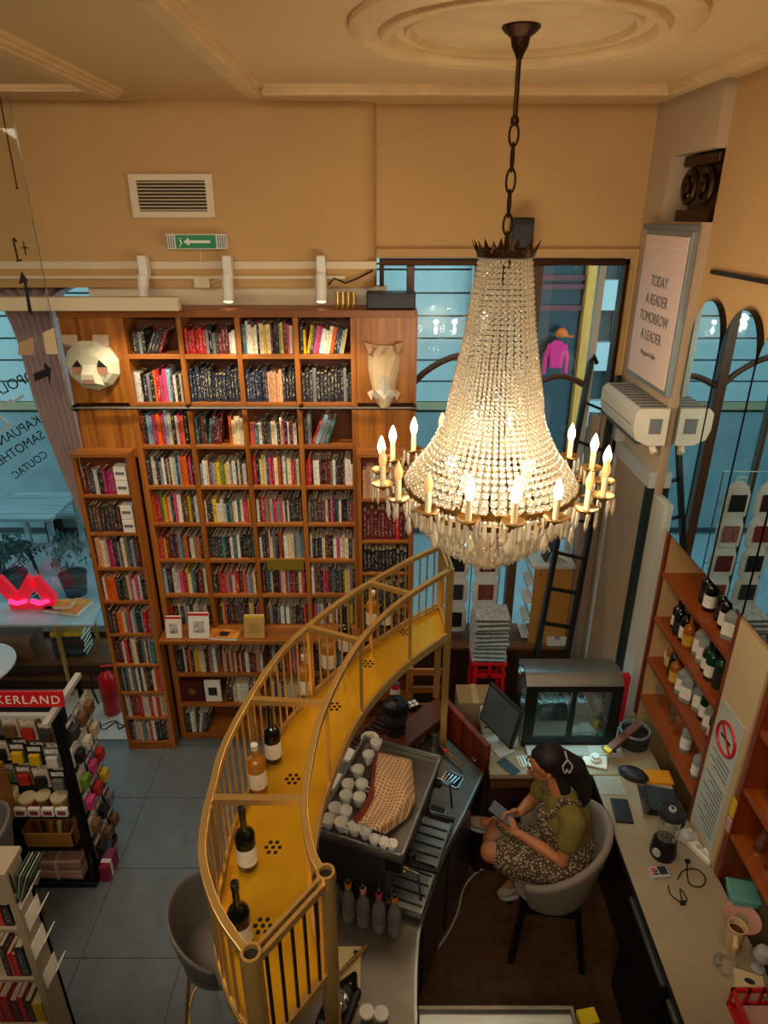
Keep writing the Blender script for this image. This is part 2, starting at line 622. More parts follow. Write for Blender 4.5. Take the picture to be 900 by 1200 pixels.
# left shop window
w2 = struct(bpy.data.objects.new('window_2', None), 'large shop window left of the bookcase with mirrored lettering')
COL.objects.link(w2)
w2.location = (-4, 5.42, 0.34)
mb = MB()
mb.box(-6, -1.7, 5.40, 5.50, 3.72, 3.85).box(-6, -1.7, 5.40, 5.5, 0.3, 0.40).box(-1.96, -1.88, 5.38, 5.5, 0.3, 3.8)
mb.build('window_frame', M_oldframe, w2, world=True)
MB().box(-6, -1.96, 5.44, 5.446, 0.4, 3.72).build('pane', M_pane, w2, world=True)
struct(MB().box(-6, -1.7, 5.40, 5.55, 3.85, CEIL).build('wall_back_left', M_wall))
M_ink = mat('black_lettering', '#0b0c0d', 0.6)
M_chalk = mat('white_lettering', '#e8f2f2', 0.6)
for body, px, py, sz, ang, mm in (('NOPOLARN', 12, 452, 0.20, 22, M_ink), ('KAPUAN', 22, 505, 0.18, 28, M_ink), ('SAMOTHEA', 20, 528, 0.18, 30, M_ink), ('COUTAC', 35, 545, 0.15, 33, M_ink),
                                  ('SELAMALA', 12, 712, 0.22, 38, M_ink), ('TUOUTUEN', 22, 722, 0.2, 38, M_ink), ('WAHEBUN', 25, 660, 0.17, 35, M_ink)):
    p = at_y(px, py, 5.43)
    text_mesh('window_lettering', body, sz * .62, mm, w2, loc=p - w2.location, rot=(R(90), 0, 0), scale=(-1, 1, 1)).rotation_euler = Euler((R(90), R(-ang), 0))
for q in (((2, 478), (14, 468)), ((14, 472), (28, 463)), ((0, 508), (14, 495)), ((0, 488), (10, 497))):
    MB().bar(at_y(*q[0], 5.43), at_y(*q[1], 5.43), 0.004, 0.02).build('window_stroke', M_chalk, w2, world=True)
# window bench
struct(MB().box(-6, -1.9, 5.05, 5.40, 0.0, 0.30).build('wall_bench', M_darkwood))
struct(MB().box(-6, -1.9, 5.0, 5.42, 0.30, 0.335).build('trim_9', M_midwood, bevel=0.004), 'brown wooden window ledge below the left window')
struct(MB().box(-6, -1.9, 5.02, 5.05, 0.12, 0.16).build('baseboard_back', M_midwood))

# ================================================================== STREET
st = MB().box(-9, 6, 5.55, 12, -0.2, -0.12).build('street_ground', mat('street_paving', '#8f9496', 0.8, var=0.12, vscale=3))
struct(st, 'grey street paving outside the windows')
bld = thing('street_building', 'pale stone building across the street with horizontal courses', 'building', (-1, 8.6, -0.12))
M_stone = mat('pale_stone', '#c4c8c6', 0.8, var=0.07, vscale=2.5)
M_joint = mat('stone_joint', '#4b5052', 0.9)
MB().box(-8, 5, 8.64, 9.1, -.12, 7).build('wall', M_joint, bld, world=True)
me_c = MB().box(-7, 2.1, -0.05, 0.05, 0.012, 0.258).mesh('stone_course', M_stone)
for k in range(16):
    o = bpy.data.objects.new('stone_course', me_c)
    COL.objects.link(o)
    o.parent = bld
    o.location = (0, 0, 1.92 + 0.27 * k)
MB().box(-8, 1.1, 8.54, 8.66, 1.70, 1.80).build('sill_band', mat('beige_stone', '#b79e78', 0.8), bld, world=True)
MB().box(-8, 1.1, 8.56, 8.66, 0.0, 1.66).build('plinth', mat('plinth_stone', '#8d9a9c', 0.8, var=0.1, vscale=2), bld, world=True)
me_b = MB().box(0, 0.62, -0.06, 0.06, 0.012, 0.36).mesh('stone_block', M_stone)
for k in range(18):
    for q in range(3):
        o = bpy.data.objects.new('stone_block', me_b)
        COL.objects.link(o)
        o.parent = bld
        o.location = (3.55 + 0.64 * q + (0.3 if k % 2 else 0), -0.02, 0.1 + 0.37 * k)
sh = thing('street_shop_front', 'dark shop window across the street with yellow post', 'shop front', (2.0, 8.5, -0.12))
MB().box(1.15, 2.55, 8.56, 8.62, -0.1, 5).build('glazing', mat('dark_shop_glass', '#25343a', 0.2), sh, world=True)
MB().box(2.42, 2.54, 8.44, 8.56, -0.1, 5).build('post', mat('ochre_post', '#f59a3a', .5), sh, world=True)
for zz in (2.95, 3.2, 3.3):
    MB().box(1.15, 2.42, 8.50, 8.56, zz, zz + .06).build('shelf_band', mat('maroon_band', '#7d3a40', 0.6), sh, world=True)
MB().box(1.05, 1.15, 8.46, 8.58, -.1, 5).build('post', M_lgrey, sh, world=True)
sw = thing('pink_sweater', 'bright pink sweater hanging in the shop window across the street', 'sweater', at_y(652, 436, 8.4))
c = at_y(652, 415, 8.4)
mb = MB()
mb.loft([[(c.x + sx * w_, c.y + sy * 0.04, c.z + dz) for sx, sy in ((-1, -1), (1, -1), (1, 1), (-1, 1))] for w_, dz in ((0.075, -0.17), (0.09, 0.0), (0.10, .11), (.035, .17))])
mb.build('torso', M_pink, sw, world=True, bevel=.015)
for sgn in (-1, 1):
    MB().tube([(c.x + sgn * 0.085, c.y, c.z + 0.12), (c.x + sgn * 0.13, c.y, c.z - .03), (c.x + sgn * 0.135, c.y, c.z - 0.24)], [0.035, 0.03, .024], 8).build('sleeve', M_pink, sw, True, True)
c = at_y(658, 394, 8.4)
mb = MB().lathe([(0.08, 0), (0.085, .02), (0.06, .07), (0.02, 0.10)], 12, (c.x, c.y, c.z)).box(c.x, c.x + .13, c.y - .08, c.y, c.z, c.z + .015)
tag(mb.build('orange_hat', M_orange, smooth=True), 'orange cap above the pink sweater across the street', 'cap')

# street cafe furniture beyond the left window
p = at_z(38, 592, 0.68)
tb = thing('street_table', 'weathered grey plank table outside the left window', 'table', (p.x, p.y, -.12))
M_plank = wood('grey_planks', '#6e7678', '#98a2a4', 'x', 0.7, 8)
for k in range(5):
    MB().box(p.x - .42, p.x + .42, p.y - .42 + k * .17, p.y - .42 + k * .17 + .16, .64, .68).build('plank', M_plank, tb, world=True)
for sx in (-.36, .36):
    for sy in (-.36, .38):
        MB().box(p.x + sx - .03, p.x + sx + .03, p.y + sy - .03, p.y + sy + .03, -.12, .64).build('leg', M_plank, tb, world=True)
MB().box(p.x - .36, p.x + .36, p.y - .37, p.y - .35, .28, .33).build('stretcher', M_plank, tb, world=True)


def bistro_chair(px, py, lab, rz, base=None):
    q = at_z(px, py, 0.35)
    if base is not None:
        r_ = copy_tree(base)
        r_.location = (q.x, q.y, -.12)
        r_.rotation_euler = (0, 0, rz)
        return tag(r_, lab, 'chair', 'bistro chairs outside the left window')
    r_ = thing('bistro_chair', lab, 'chair', (q.x, q.y, -.12), rz, 'bistro chairs outside the left window')
    MB().lathe([(.19, .44), (.2, .45), (.19, .46)], 16).build('seat', M_blackm, r_, True)
    for sx in (-1, 1):
        MB().tube([(sx * .14, -.14, .45), (sx * .19, -.19, 0)], .011, 6).build('leg', M_blackm, r_, True)
        MB().tube([(sx * .14, .14, .45), (sx * .19, .2, 0)], .011, 6).build('leg', M_blackm, r_, True)
    MB().tube([(-.17, .17, .44), (-.18, .2, .75), (-.1, .22, .92), (.1, .22, .92), (.18, .2, .75), (.17, .17, .44)], .012, 6).build('backrest', M_blackm, r_, True)
    MB().tube([(-.1, .2, .5), (-.04, .22, .7), (-.1, .22, .85), (0, .22, .9), (.1, .22, .85), (.04, .22, .7), (.1, .2, .5)], .008, 6).build('back_scroll', M_blackm, r_, True)
    return r_


ch0 = bistro_chair(22, 548, 'black wire bistro chair outside, nearest the left picture edge', 0.6)
bistro_chair(52, 565, 'black wire bistro chair outside beside the pink bag', -0.9, ch0)
bistro_chair(16, 640, 'black wire bistro chair outside, in front of the plank table', 2.2, ch0)
p = at_z(41, 562, 0.3)
mb = MB().loft([[(p.x + a * w_, p.y + b * .08, p.z + dz) for a, b in ((-1, -1), (1, -1), (1, 1), (-1, 1))] for w_, dz in ((.10, 0), (.14, .08), (.15, .2), (.10, .32))])
mb.tube([(p.x - .07, p.y, p.z + .3), (p.x, p.y, p.z + .45), (p.x + .07, p.y, p.z + .3)], .012, 6)
tag(mb.build('pink_bag', mat('magenta_cloth', '#b4317c', .8), bevel=.02), 'magenta bag hung on a bistro chair outside', 'bag')
for k, (px, py, lab) in enumerate(((104, 596, 'grey slatted street bench outside, left of the bookcase'),)):
    q = at_z(px, py, .35)
    bn = thing('street_bench', lab, 'bench', (q.x, q.y, -.12))
    for s_ in range(5):
        MB().box(-.6, .6, -.25 + s_ * .1, -.17 + s_ * .1, .43, .46).build('slat', M_plank, bn)
    for sx in (-.5, .5):
        MB().box(sx - .03, sx + .03, -.22, .22, 0, .43).build('leg', M_blackm, bn)

# leafy pots outside the left window
for k, (px, py, lab) in enumerate(((14, 668, 'dark leafy potted shrub outside, behind the glowing sign'), (84, 668, 'dark leafy potted shrub outside, right of the glowing sign'))):
    q = at_z(px, py, .2)
    t = thing('potted_shrub', lab, 'plant', (q.x, max(q.y, 5.95), -.12), 0, 'potted shrubs outside')
    MB().lathe([(.12, 0), (.16, .28), (.14, .28), (.13, .25)], 16).build('pot', M_dark, t, True)
    rl = random.Random(40 + k)
    mb = MB()
    for j in range(150):
        a, e, rr = rl.uniform(0, 2 * PI), rl.uniform(-.4, 1.4), rl.uniform(.10, .27)
        c = Vector((rr * math.cos(a) * math.cos(e), rr * math.sin(a) * math.cos(e), .50 + rr * math.sin(e) * 1.2))
        m3 = Euler((rl.uniform(0, 6), rl.uniform(0, 6), rl.uniform(0, 6))).to_matrix()
        mb.add([c + m3 @ Vector(v_) for v_ in ((-.045, 0, 0), (0, -.02, .006), (.05, 0, 0), (0, .02, .006))], [(0, 1, 2, 3)])
    mb.build('foliage', mat('dark_leaf', '#31504a', .6, var=.3, vscale=12), t)['kind'] = 'stuff'

# ================================================================== BOOKCASE
BY = 4.41
cols_x = [-1.68, -1.309, -0.938, -0.567, -0.196]
ZF = [3.205, 2.885, 2.585, 2.285, 1.995, 1.70, 1.40, 1.10, 0.665, 0.365, 0.045]
bc = thing('bookcase', 'tall orange-brown wooden wall bookcase filled with books', 'bookcase', (-0.92, BY, 0))
BK = 4.655
MB().box(-2.07, 0.2, BK - .012, BK, 0.0, 3.47).build('back_panel', M_case_in, bc, world=True)
for i, x in enumerate(cols_x):
    w_ = 0.016 if 0 < i < 4 else 0.02
    if i in (0, 4):
        MB().box(x - w_, x + w_, BY - .004, BK - .012, 0, 3.47).build('side_panel', M_casev, bc, world=True, bevel=.003)
    else:
        MB().box(x - w_, x + w_, BY, BK - .012, 1.10, 3.44).build('divider', M_casev, bc, world=True, bevel=.003)
MB().box(-2.07, .2, BY - .02, BK, 3.44, 3.485).build('top_board', M_case, bc, world=True, bevel=.003)
for r_, z in enumerate(ZF):
    if r_ == 7:
        MB().box(-1.70, -0.18, 4.24, BK - .012, z - .035, z).build('display_ledge', M_case, bc, world=True, bevel=.004)
    elif r_ > 7:
        MB().box(-1.66, -0.216, BY, BK - .012, z - .03, z).build('shelf_board', M_case, bc, world=True, bevel=.003)
    else:
        for c_ in range(4):
            MB().box(cols_x[c_] + .016, cols_x[c_ + 1] - .016, BY, BK - .012, z - (.03 if r_ < 2 else .026), z).build('shelf_board', M_case, bc, world=True, bevel=.003)
for x0, x1 in ((-2.07, -1.70), (-0.176, 0.2)):
    MB().box(x0, x1, BY - .002, BY + .02, 2.885, 3.44).build('veneer_panel', M_veneer, bc, world=True)
    MB().box(x0, x1, BY + .004, BY + .02, 2.5, 2.85).build('veneer_panel', M_veneer, bc, world=True)
MB().box(-2.07, -2.05, BY, BK, 0, 3.47).build('end_panel', M_casev, bc, world=True)
MB().box(.2, .215, BY, BK, 0, 3.47).build('end_panel', M_casev, bc, world=True)
MB().box(-1.66, -.216, BY, BY + .01, 0, .015).build('plinth', M_case, bc, world=True)
# brass-coloured notice on the seventh row
MB().box(*[at_y(313, 660, BY - .01).x, at_y(356, 660, BY - .01).x], BY - .012, BY - .004, at_y(330, 667, BY).z, at_y(330, 655, BY).z).build('shelf_notice', mat('notice_olive', '#7a6a1c', .5), bc, world=True)
# ladder rail
lr = thing('ladder_rail', 'grey metal ladder rail across the bookcase', 'rail', (-0.9, 4.37, 2.86))
MB().tube([(-1.18, 0, 0), (1.12, 0, 0)], .012, 8).build('rail_tube', M_steelw, lr, True)
for x in (-1.15, -.4, .35, 1.1):
    MB().box(x - .012, x + .012, -.01, .045, -.02, .02).build('bracket', M_black, lr)


# side cases
def side_case(name, lab, x0, x1, fl, y0=4.28):
    t = thing(name, lab, 'bookcase', ((x0 + x1) / 2, y0, 0))
    MB().box(x0, x0 + .025, y0, 4.40, 0, 2.545).build('side_panel', M_casev, t, world=True, bevel=.003)
    MB().box(x1 - .025, x1, y0, 4.40, 0, 2.545).build('side_panel', M_casev, t, world=True, bevel=.003)
    MB().box(x0 - .005, x1 + .005, y0 - .01, 4.402, 2.545, 2.575).build('top_board', M_case, t, world=True, bevel=.003)
    MB().box(x0 + .025, x1 - .025, 4.392, 4.402, 0, 2.545).build('back_panel', M_case_in, t, world=True)
    for z in fl:
        MB().box(x0 + .025, x1 - .025, y0 + .004, 4.392, z - .022, z).build('shelf_board', M_case, t, world=True, bevel=.002)
    MB().box(x0 + .025, x1 - .025, y0 + .01, y0 + .02, 0, fl[-1] - .022).build('plinth', M_case, t, world=True)
    return t


LZ = [2.27, 1.98, 1.70, 1.42, 1.13, 0.85, 0.58, 0.33, 0.08]
side_case('narrow_bookcase', 'narrow bookcase at the left end beside the curtain', -2.10, -1.715, LZ)
RZ = [2.24, 1.92, 1.66, 1.38, 1.08, .8, .52, .25, .06]
side_case('narrow_bookcase', 'narrow bookcase at the right end beside the shop window', -0.18, 0.20, RZ)

# ------------------------------------------------------------------ books
PAL = {'black': '#15151a', 'dark blue': '#18243c', 'charcoal': '#2c2c30', 'white': '#dcd8cc', 'cream': '#d9c7a0', 'red': '#b3151c', 'dark red': '#5f1418', 'pink': '#c94a78',
       'orange': '#d65a14', 'yellow': '#d8b21e', 'pale blue': '#86a5b5', 'teal': '#2c6468', 'grey': '#7c7d7e', 'brown': '#5c3a22', 'green': '#4d6a2c', 'magenta': '#a51c5c', 'peach': '#d09a72', 'blue': '#2a5a94'}


def book_nodes(m, src):
    m.use_nodes = True
    nt = m.node_tree
    b = nt.nodes['Principled BSDF']
    b.inputs['Roughness'].default_value = 0.45
    if src == 'object':
        q = nt.nodes.new('ShaderNodeObjectInfo')
        csock = q.outputs['Color']
    else:
        q = nt.nodes.new('ShaderNodeVertexColor')
        q.layer_name = 'cover'
        csock = q.outputs['Color']
    uv = nt.nodes.new('ShaderNodeUVMap')
    sep = nt.nodes.new('ShaderNodeSeparateXYZ')
    nt.links.new(uv.outputs[0], sep.inputs[0])
    geo = nt.nodes.new('ShaderNodeNewGeometry')
    mp = nt.nodes.new('ShaderNodeMapping')
    mp.inputs['Scale'].default_value = (190, 1, 95)
    nt.links.new(geo.outputs['Position'], mp.inputs['Vector'])
    n = nt.nodes.new('ShaderNodeTexNoise')
    n.inputs['Scale'].default_value = 1.0
    n.inputs['Detail'].default_value = 3
    nt.links.new(mp.outputs[0], n.inputs['Vector'])

    def math_(op, a, b_):
        k = nt.nodes.new('ShaderNodeMath')
        k.operation = op
        for i, x in enumerate((a, b_)):
            if isinstance(x, (int, float)):
                k.inputs[i].default_value = x
            else:
                nt.links.new(x, k.inputs[i])
        return k.outputs[0]
    g1 = math_('GREATER_THAN', n.outputs['Fac'], 0.57)
    a = math_('GREATER_THAN', sep.outputs[1], 0.12)
    b2 = math_('LESS_THAN', sep.outputs[1], 0.9)
    cu = math_('GREATER_THAN', sep.outputs[0], 0.2)
    cv = math_('LESS_THAN', sep.outputs[0], 0.8)
    fac = math_('MULTIPLY', math_('MULTIPLY', g1, a), math_('MULTIPLY', math_('MULTIPLY', b2, cu), cv))
    bw = nt.nodes.new('ShaderNodeRGBToBW')
    nt.links.new(csock, bw.inputs[0])
    rp_ = nt.nodes.new('ShaderNodeValToRGB')
    rp_.color_ramp.interpolation = 'CONSTANT'
    rp_.color_ramp.elements[0].color = (.62, .55, .42, 1)
    rp_.color_ramp.elements[1].position = .16
    rp_.color_ramp.elements[1].color = (.03, .028, .026, 1)
    nt.links.new(bw.outputs[0], rp_.inputs[0])
    mx = nt.nodes.new('ShaderNodeMixRGB')
    nt.links.new(math_('MULTIPLY', fac, 0.7), mx.inputs[0])
    nt.links.new(csock, mx.inputs[1])
    nt.links.new(rp_.outputs[0], mx.inputs[2])
    nt.links.new(mx.outputs[0], b.inputs['Base Color'])
    return m


M_bookobj = book_nodes(bpy.data.materials.new('book_cover'), 'object')
M_bookatt = book_nodes(bpy.data.materials.new('book_cover_rows'), 'attr')
M_pages = mat('book_pages', '#c9b592', 0.85, var=0.1, vscale=120, stretch=(1, 0.02, .02))
# unit book: x across spine, y depth (0 = spine), z up
BV = [(0, 0, 0), (1, 0, 0), (1, 1, 0), (0, 1, 0), (0, 0, 1), (1, 0, 1), (1, 1, 1), (0, 1, 1), (.1, .04, 1), (.9, .04, 1), (.9, 1, 1), (.1, 1, 1), (.1, .04, .97), (.9, .04, .97), (.9, 1, .97), (.1, 1, .97)]
BF = [(0, 1, 5, 4), (0, 3, 2, 1), (1, 2, 6, 5), (3, 0, 4, 7), (4, 5, 9, 8), (5, 6, 10, 9), (7, 4, 8, 11), (8, 9, 13, 12), (9, 10, 14, 13), (11, 8, 12, 15), (2, 3, 7, 6), (12, 13, 14, 15)]
BM = [0] * 10 + [1, 1]
me_book = bpy.data.meshes.new('book')
me_book.from_pydata(BV, [], BF)
me_book.materials.append(M_bookobj)
me_book.materials.append(M_pages)
me_book.polygons.foreach_set('material_index', BM)
uvl = me_book.uv_layers.new(name='UVMap')
for li, uvv in zip(me_book.polygons[0].loop_indices, ((0, 0), (1, 0), (1, 1), (0, 1))):
    uvl.data[li].uv = uvv

BOOKS = []   # (x, y, z, w, d, h, lean, colour name, place text, index in its cell)
GEN = ['black', 'charcoal', 'white', 'cream', 'dark blue', 'grey', 'dark red', 'red', 'pale blue', 'teal', 'brown', 'black', 'white', 'charcoal', 'orange', 'cream', 'pink', 'yellow', 'black', 'grey']


def fill(x0, x1, y, z, hmax, place, pal=None, fullness=1.0, hrange=(0.62, 0.86), wr=(0.012, 0.028), lean_from=None, lean=0.0, depth=(0.13, 0.17), head=None):
    x = x0 + 0.004
    end = x0 + (x1 - x0) * fullness - 0.004
    i = 0
    base_h = RND.uniform(*hrange)
    seq = list(head or [])
    while x < end - 0.009:
        w_ = RND.uniform(*wr)
        if x + w_ > end:
            w_ = end - x
        cn = seq.pop(0) if seq else RND.choice(pal or GEN)
        h = hmax * min(.9, max(.45, base_h + RND.uniform(-.09, .09)))
        le = 0.0
        if lean_from is not None and x > x0 + (x1 - x0) * lean_from:
            le = lean
        BOOKS.append((x, y + RND.uniform(.008, .03), z, w_ - 0.0012, RND.uniform(*depth), h, le, cn, place, i))
        x += (w_ * (1 if not le else 1.0 / math.cos(le)))
        i += 1


RN = ['top', 'second', 'third', 'fourth', 'fifth', 'sixth', 'seventh', 'eighth', 'ninth', 'tenth', 'bottom']
CN = ['first', 'second', 'third', 'fourth']
NAVY = ['dark blue', 'black', 'dark blue', 'charcoal']
BLK = ['black', 'charcoal', 'black', 'black', 'grey']
WARMP = ['pink', 'orange', 'white', 'dark red', 'magenta', 'yellow', 'pale blue', 'black', 'cream']
for r_ in range(11):
    for c_ in range(4):
        x0, x1 = cols_x[c_] + .018, cols_x[c_ + 1] - .018
        hm = (3.44 if r_ == 0 else ZF[r_ - 1] - .03) - ZF[r_]
        hm = min(hm, .29)
        place = '%s row, %s column of the bookcase' % (RN[r_], CN[c_])
        k = dict(hrange=(.6, .78))
        y = BY + .012
        if r_ == 7:
            y = BY + .05
        if (r_, c_) == (0, 0):
            fill(x0 + .03, x1, y, ZF[r_], hm, place, ['black', 'charcoal', 'dark red', 'grey'], .62, (.6, .8), (.018, .03), 0.25, -0.42)
            continue
        if (r_, c_) == (0, 1):
            k.update(head=['red'] * 6, wr=(.02, .024), pal=['charcoal', 'white', 'grey', 'dark red', 'black'])
        if (r_, c_) == (0, 2):
            k.update(head=['teal', 'white', 'white', 'cream', 'white', 'black', 'cream', 'yellow', 'cream', 'dark red'], hrange=(.72, .8))
        if (r_, c_) == (0, 3):
            fill(x0, x1 - .03, y, ZF[r_], hm, place, None, .95, (.66, .74), (.014, .024), 0.1, -0.2, head=['black', 'yellow', 'yellow', 'charcoal', 'pink', 'magenta', 'white', 'white', 'cream', 'orange'])
            continue
        if (r_, c_) == (1, 1):
            k.update(pal=NAVY, hrange=(.7, .71))
        if (r_, c_) == (1, 2):
            k.update(head=['dark blue'] * 7 + ['peach'] * 5, pal=['black', 'charcoal'], wr=(.018, .024), hrange=(.68, .7))
        if (r_, c_) == (1, 3):
            k.update(pal=BLK, hrange=(.68, .7))
        if (r_, c_) == (1, 0):
            k.update(head=['white', 'white', 'black', 'charcoal', 'grey', 'black', 'orange', 'red'])
        if (r_, c_) == (2, 0):
            k.update(pal=WARMP, hrange=(.74, .82))
        if (r_, c_) == (2, 1):
            fill(x0, x1, y, ZF[r_], hm, place, ['charcoal', 'teal', 'black', 'dark red'], .52, (.66, .76), (.014, .024), .2, -.14)
            fill(x1 - .11, x1, y, ZF[r_], hm, place + ' right end', ['cream'], 1, (.7, .72), (.018, .024), head=['orange'])
            continue
        if (r_, c_) == (2, 3):
            fill(x0, x1, y, ZF[r_], hm, place, None, .50, (.66, .74), (.02, .03), .12, -.36, head=['charcoal', 'grey', 'red', 'pale blue'])
            continue
        if (r_, c_) == (3, 1):
            k.update(head=['pale blue', 'white', 'cream', 'dark red', 'grey', 'pale blue', 'yellow', 'yellow', 'green', 'yellow', 'cream', 'grey'])
        if (r_, c_) == (3, 3):
            k.update(head=['red', 'red', 'charcoal'], pal=['charcoal', 'black', 'dark red', 'grey', 'white'])
        if (r_, c_) == (4, 0):
            k.update(head=['orange', 'red', 'red', 'green', 'yellow'])
        if (r_, c_) == (5, 0):
            k.update(head=['red', 'red', 'yellow', 'dark red'])
        if (r_, c_) == (5, 1):
            k.update(pal=['black', 'black', 'charcoal', 'white', 'teal'], hrange=(.66, .68))
        if (r_, c_) == (6, 1):
            k.update(head=['charcoal', 'dark red', 'red', 'red', 'red', 'grey', 'pink'])
        if (r_, c_) == (8, 1):
            k.update(pal=['peach', 'pale blue', 'white', 'brown', 'charcoal', 'dark red'])
        if r_ == 9:
            if c_ == 0:
                continue
            k.update(fullness=.8, pal=['brown', 'cream', 'charcoal', 'dark red', 'white'])
        if r_ == 10:
            if c_ == 0:
                fill(x0, x1, y, ZF[r_], hm, place, ['dark red', 'black', 'charcoal', 'white', 'grey'], .55, (.6, .72), (.016, .026), .25, -.16)
            if c_ == 3:
                fill(x0, x1, y, ZF[r_], hm, place, None, .8)
            continue
        fill(x0, x1, y, ZF[r_], hm, place, **k)
LN = ['top', 'second', 'third', 'fourth', 'fifth', 'sixth', 'seventh', 'eighth', 'bottom']
for r_, z in enumerate(LZ):
    x0, x1 = -2.10 + .03, -1.715 - .03
    hm = ((2.545 if r_ == 0 else LZ[r_ - 1] - .022) - z)
    place = '%s row of the left narrow bookcase' % LN[r_]
    k = {}
    if r_ == 0:
        k = dict(head=['dark red', 'brown', 'charcoal', 'white', 'black', 'magenta', 'magenta', 'magenta', 'brown'], fullness=.72, wr=(.022, .032), hrange=(.66, .74))
    if r_ == 1:
        k = dict(pal=['black', 'dark red', 'charcoal', 'brown'], fullness=.7, wr=(.022, .032))
    if r_ == 2:
        k = dict(head=['peach', 'peach', 'cream', 'white', 'magenta', 'magenta', 'black', 'charcoal'])
    if r_ == 3:
        k = dict(head=['white', 'orange', 'orange', 'orange', 'orange', 'charcoal', 'black', 'black', 'charcoal', 'brown', 'cream'])
    if r_ == 7:
        k = dict(head=['white', 'white', 'dark red', 'brown', 'red', 'brown'], pal=['white', 'cream', 'white', 'red'])
    fill(x0, x1, 4.284, z, hm, place, depth=(.085, .1), **k)
for r_, z in enumerate(RZ[:5]):
    x0, x1 = -.18 + .03, .2 - .03
    hm = ((2.545 if r_ == 0 else RZ[r_ - 1] - .022) - z)
    place = '%s row of the right narrow bookcase' % LN[r_]
    pal = (['peach'], ['dark red', 'dark red', 'dark red', 'red'], ['black'], ['black', 'charcoal'], ['brown', 'charcoal'])[r_]
    fill(x0, x1, 4.284, z, hm, place, pal, 1, (.72, .74), (.024, .027), depth=(.085, .1))


def corners(bk):
    x, y, z, w_, d, h, le, cn, pl, i = bk
    c, s_ = math.cos(le), math.sin(le)
    return x, y, z, w_, d, h, c, s_


order = sorted(range(len(BOOKS)), key=lambda i: -(BOOKS[i][3] * BOOKS[i][5]) / (BOOKS[i][1] * CT + (EYE - BOOKS[i][2]) * ST) ** 2)
solo = set(order[:300])
vv, ff, mm_, cc = [], [], [], []
for bi, bk in enumerate(BOOKS):
    x, y, z, w_, d, h, le, cn, pl, i = bk
    base = hx(PAL[cn])
    f_ = RND.uniform(.8, 1.25)
    ad_ = RND.uniform(0, .006)
    colr = tuple(min(1, q * f_ + ad_) for q in base)
    lift = w_ * math.sin(-le) if le < 0 else 0.0
    if bi in solo:
        o = bpy.data.objects.new('book', me_book)
        COL.objects.link(o)
        o.scale = (w_, d, h)
        # a leaning book pivots on its lower corner
        o.rotation_euler = (0, -le, 0)
        o.location = (x, y, z + (0 if le <= 0 else w_ * math.sin(le)))
        if le < 0:
            o.location = (x, y, z)
        if le != 0:
            o.location.z = z + (w_ * abs(math.sin(le)) if le < 0 else 0)
        o.color = (*colr, 1)
        tag(o, '%s book, %s from left, %s' % (cn, ORD[min(i, 29)], pl), 'book', 'books on the wall bookcases')
    else:
        n = len(vv)
        c, s_ = math.cos(-le), math.sin(-le)
        for p in BV:
            px, pz_ = p[0] * w_, p[2] * h
            vv.append((x + px * c + pz_ * s_, y + p[1] * d, z + (w_ * abs(math.sin(le)) if le < 0 else 0) - px * s_ + pz_ * c))
        ff += [tuple(q + n for q in f) for f in BF]
        mm_ += BM
        cc += [colr] * len(BF)
me = bpy.data.meshes.new('book_rows')
me.from_pydata(vv, [], ff)
me.materials.append(M_bookatt)
me.materials.append(M_pages)
me.polygons.foreach_set('material_index', mm_)
uvl = me.uv_layers.new(name='UVMap')
ca = me.color_attributes.new('cover', 'FLOAT_COLOR', 'CORNER')
uvl = me.uv_layers['UVMap']
ca = me.color_attributes['cover']
for pi_, pg in enumerate(me.polygons):
    for k, li in enumerate(pg.loop_indices):
        ca.data[li].color = (*cc[pi_], 1)
        if pi_ % 12 == 0:
            uvl.data[li].uv = ((0, 0), (1, 0), (1, 1), (0, 1))[k]
o = bpy.data.objects.new('book_rows', me)
COL.objects.link(o)
o['kind'] = 'stuff'
o['label'] = 'remaining rows of smaller books on the wall bookcases'
o['category'] = 'books'

# ================================================================== FITTINGS ON THE BACK WALL
# air vent
p0, p1 = at_y(150, 204, 4.59), at_y(253, 255, 4.59)
vt = thing('air_vent', 'cream framed louvred air vent high on the amber wall', 'vent', ((p0.x + p1.x) / 2, 4.6, p1.z))
x0, x1, z0, z1 = p0.x, p1.x, p1.z, p0.z
mb = MB().box(x0, x1, 4.575, 4.6, z1 - .035, z1).box(x0, x1, 4.575, 4.6, z0, z0 + .035).box(x0, x0 + .045, 4.575, 4.6, z0 + .035, z1 - .035).box(x1 - .045, x1, 4.575, 4.6, z0 + .035, z1 - .035)
mb.build('frame', M_cream, vt, world=True)
MB().box(x0 + .04, x1 - .04, 4.594, 4.598, z0 + .03, z1 - .03).build('backing', mat('duct_dark', '#2a1c10', .8), vt, world=True)
ns = 9
for k in range(ns):
    z = z0 + .045 + (z1 - z0 - .09) * k / (ns - 1)
    MB().obox(((x0 + x1) / 2, 4.586, z), (x1 - x0 - .085, .014, .004), Matrix.Rotation(R(25), 3, 'X')).build('slat', M_cream, vt, world=True)

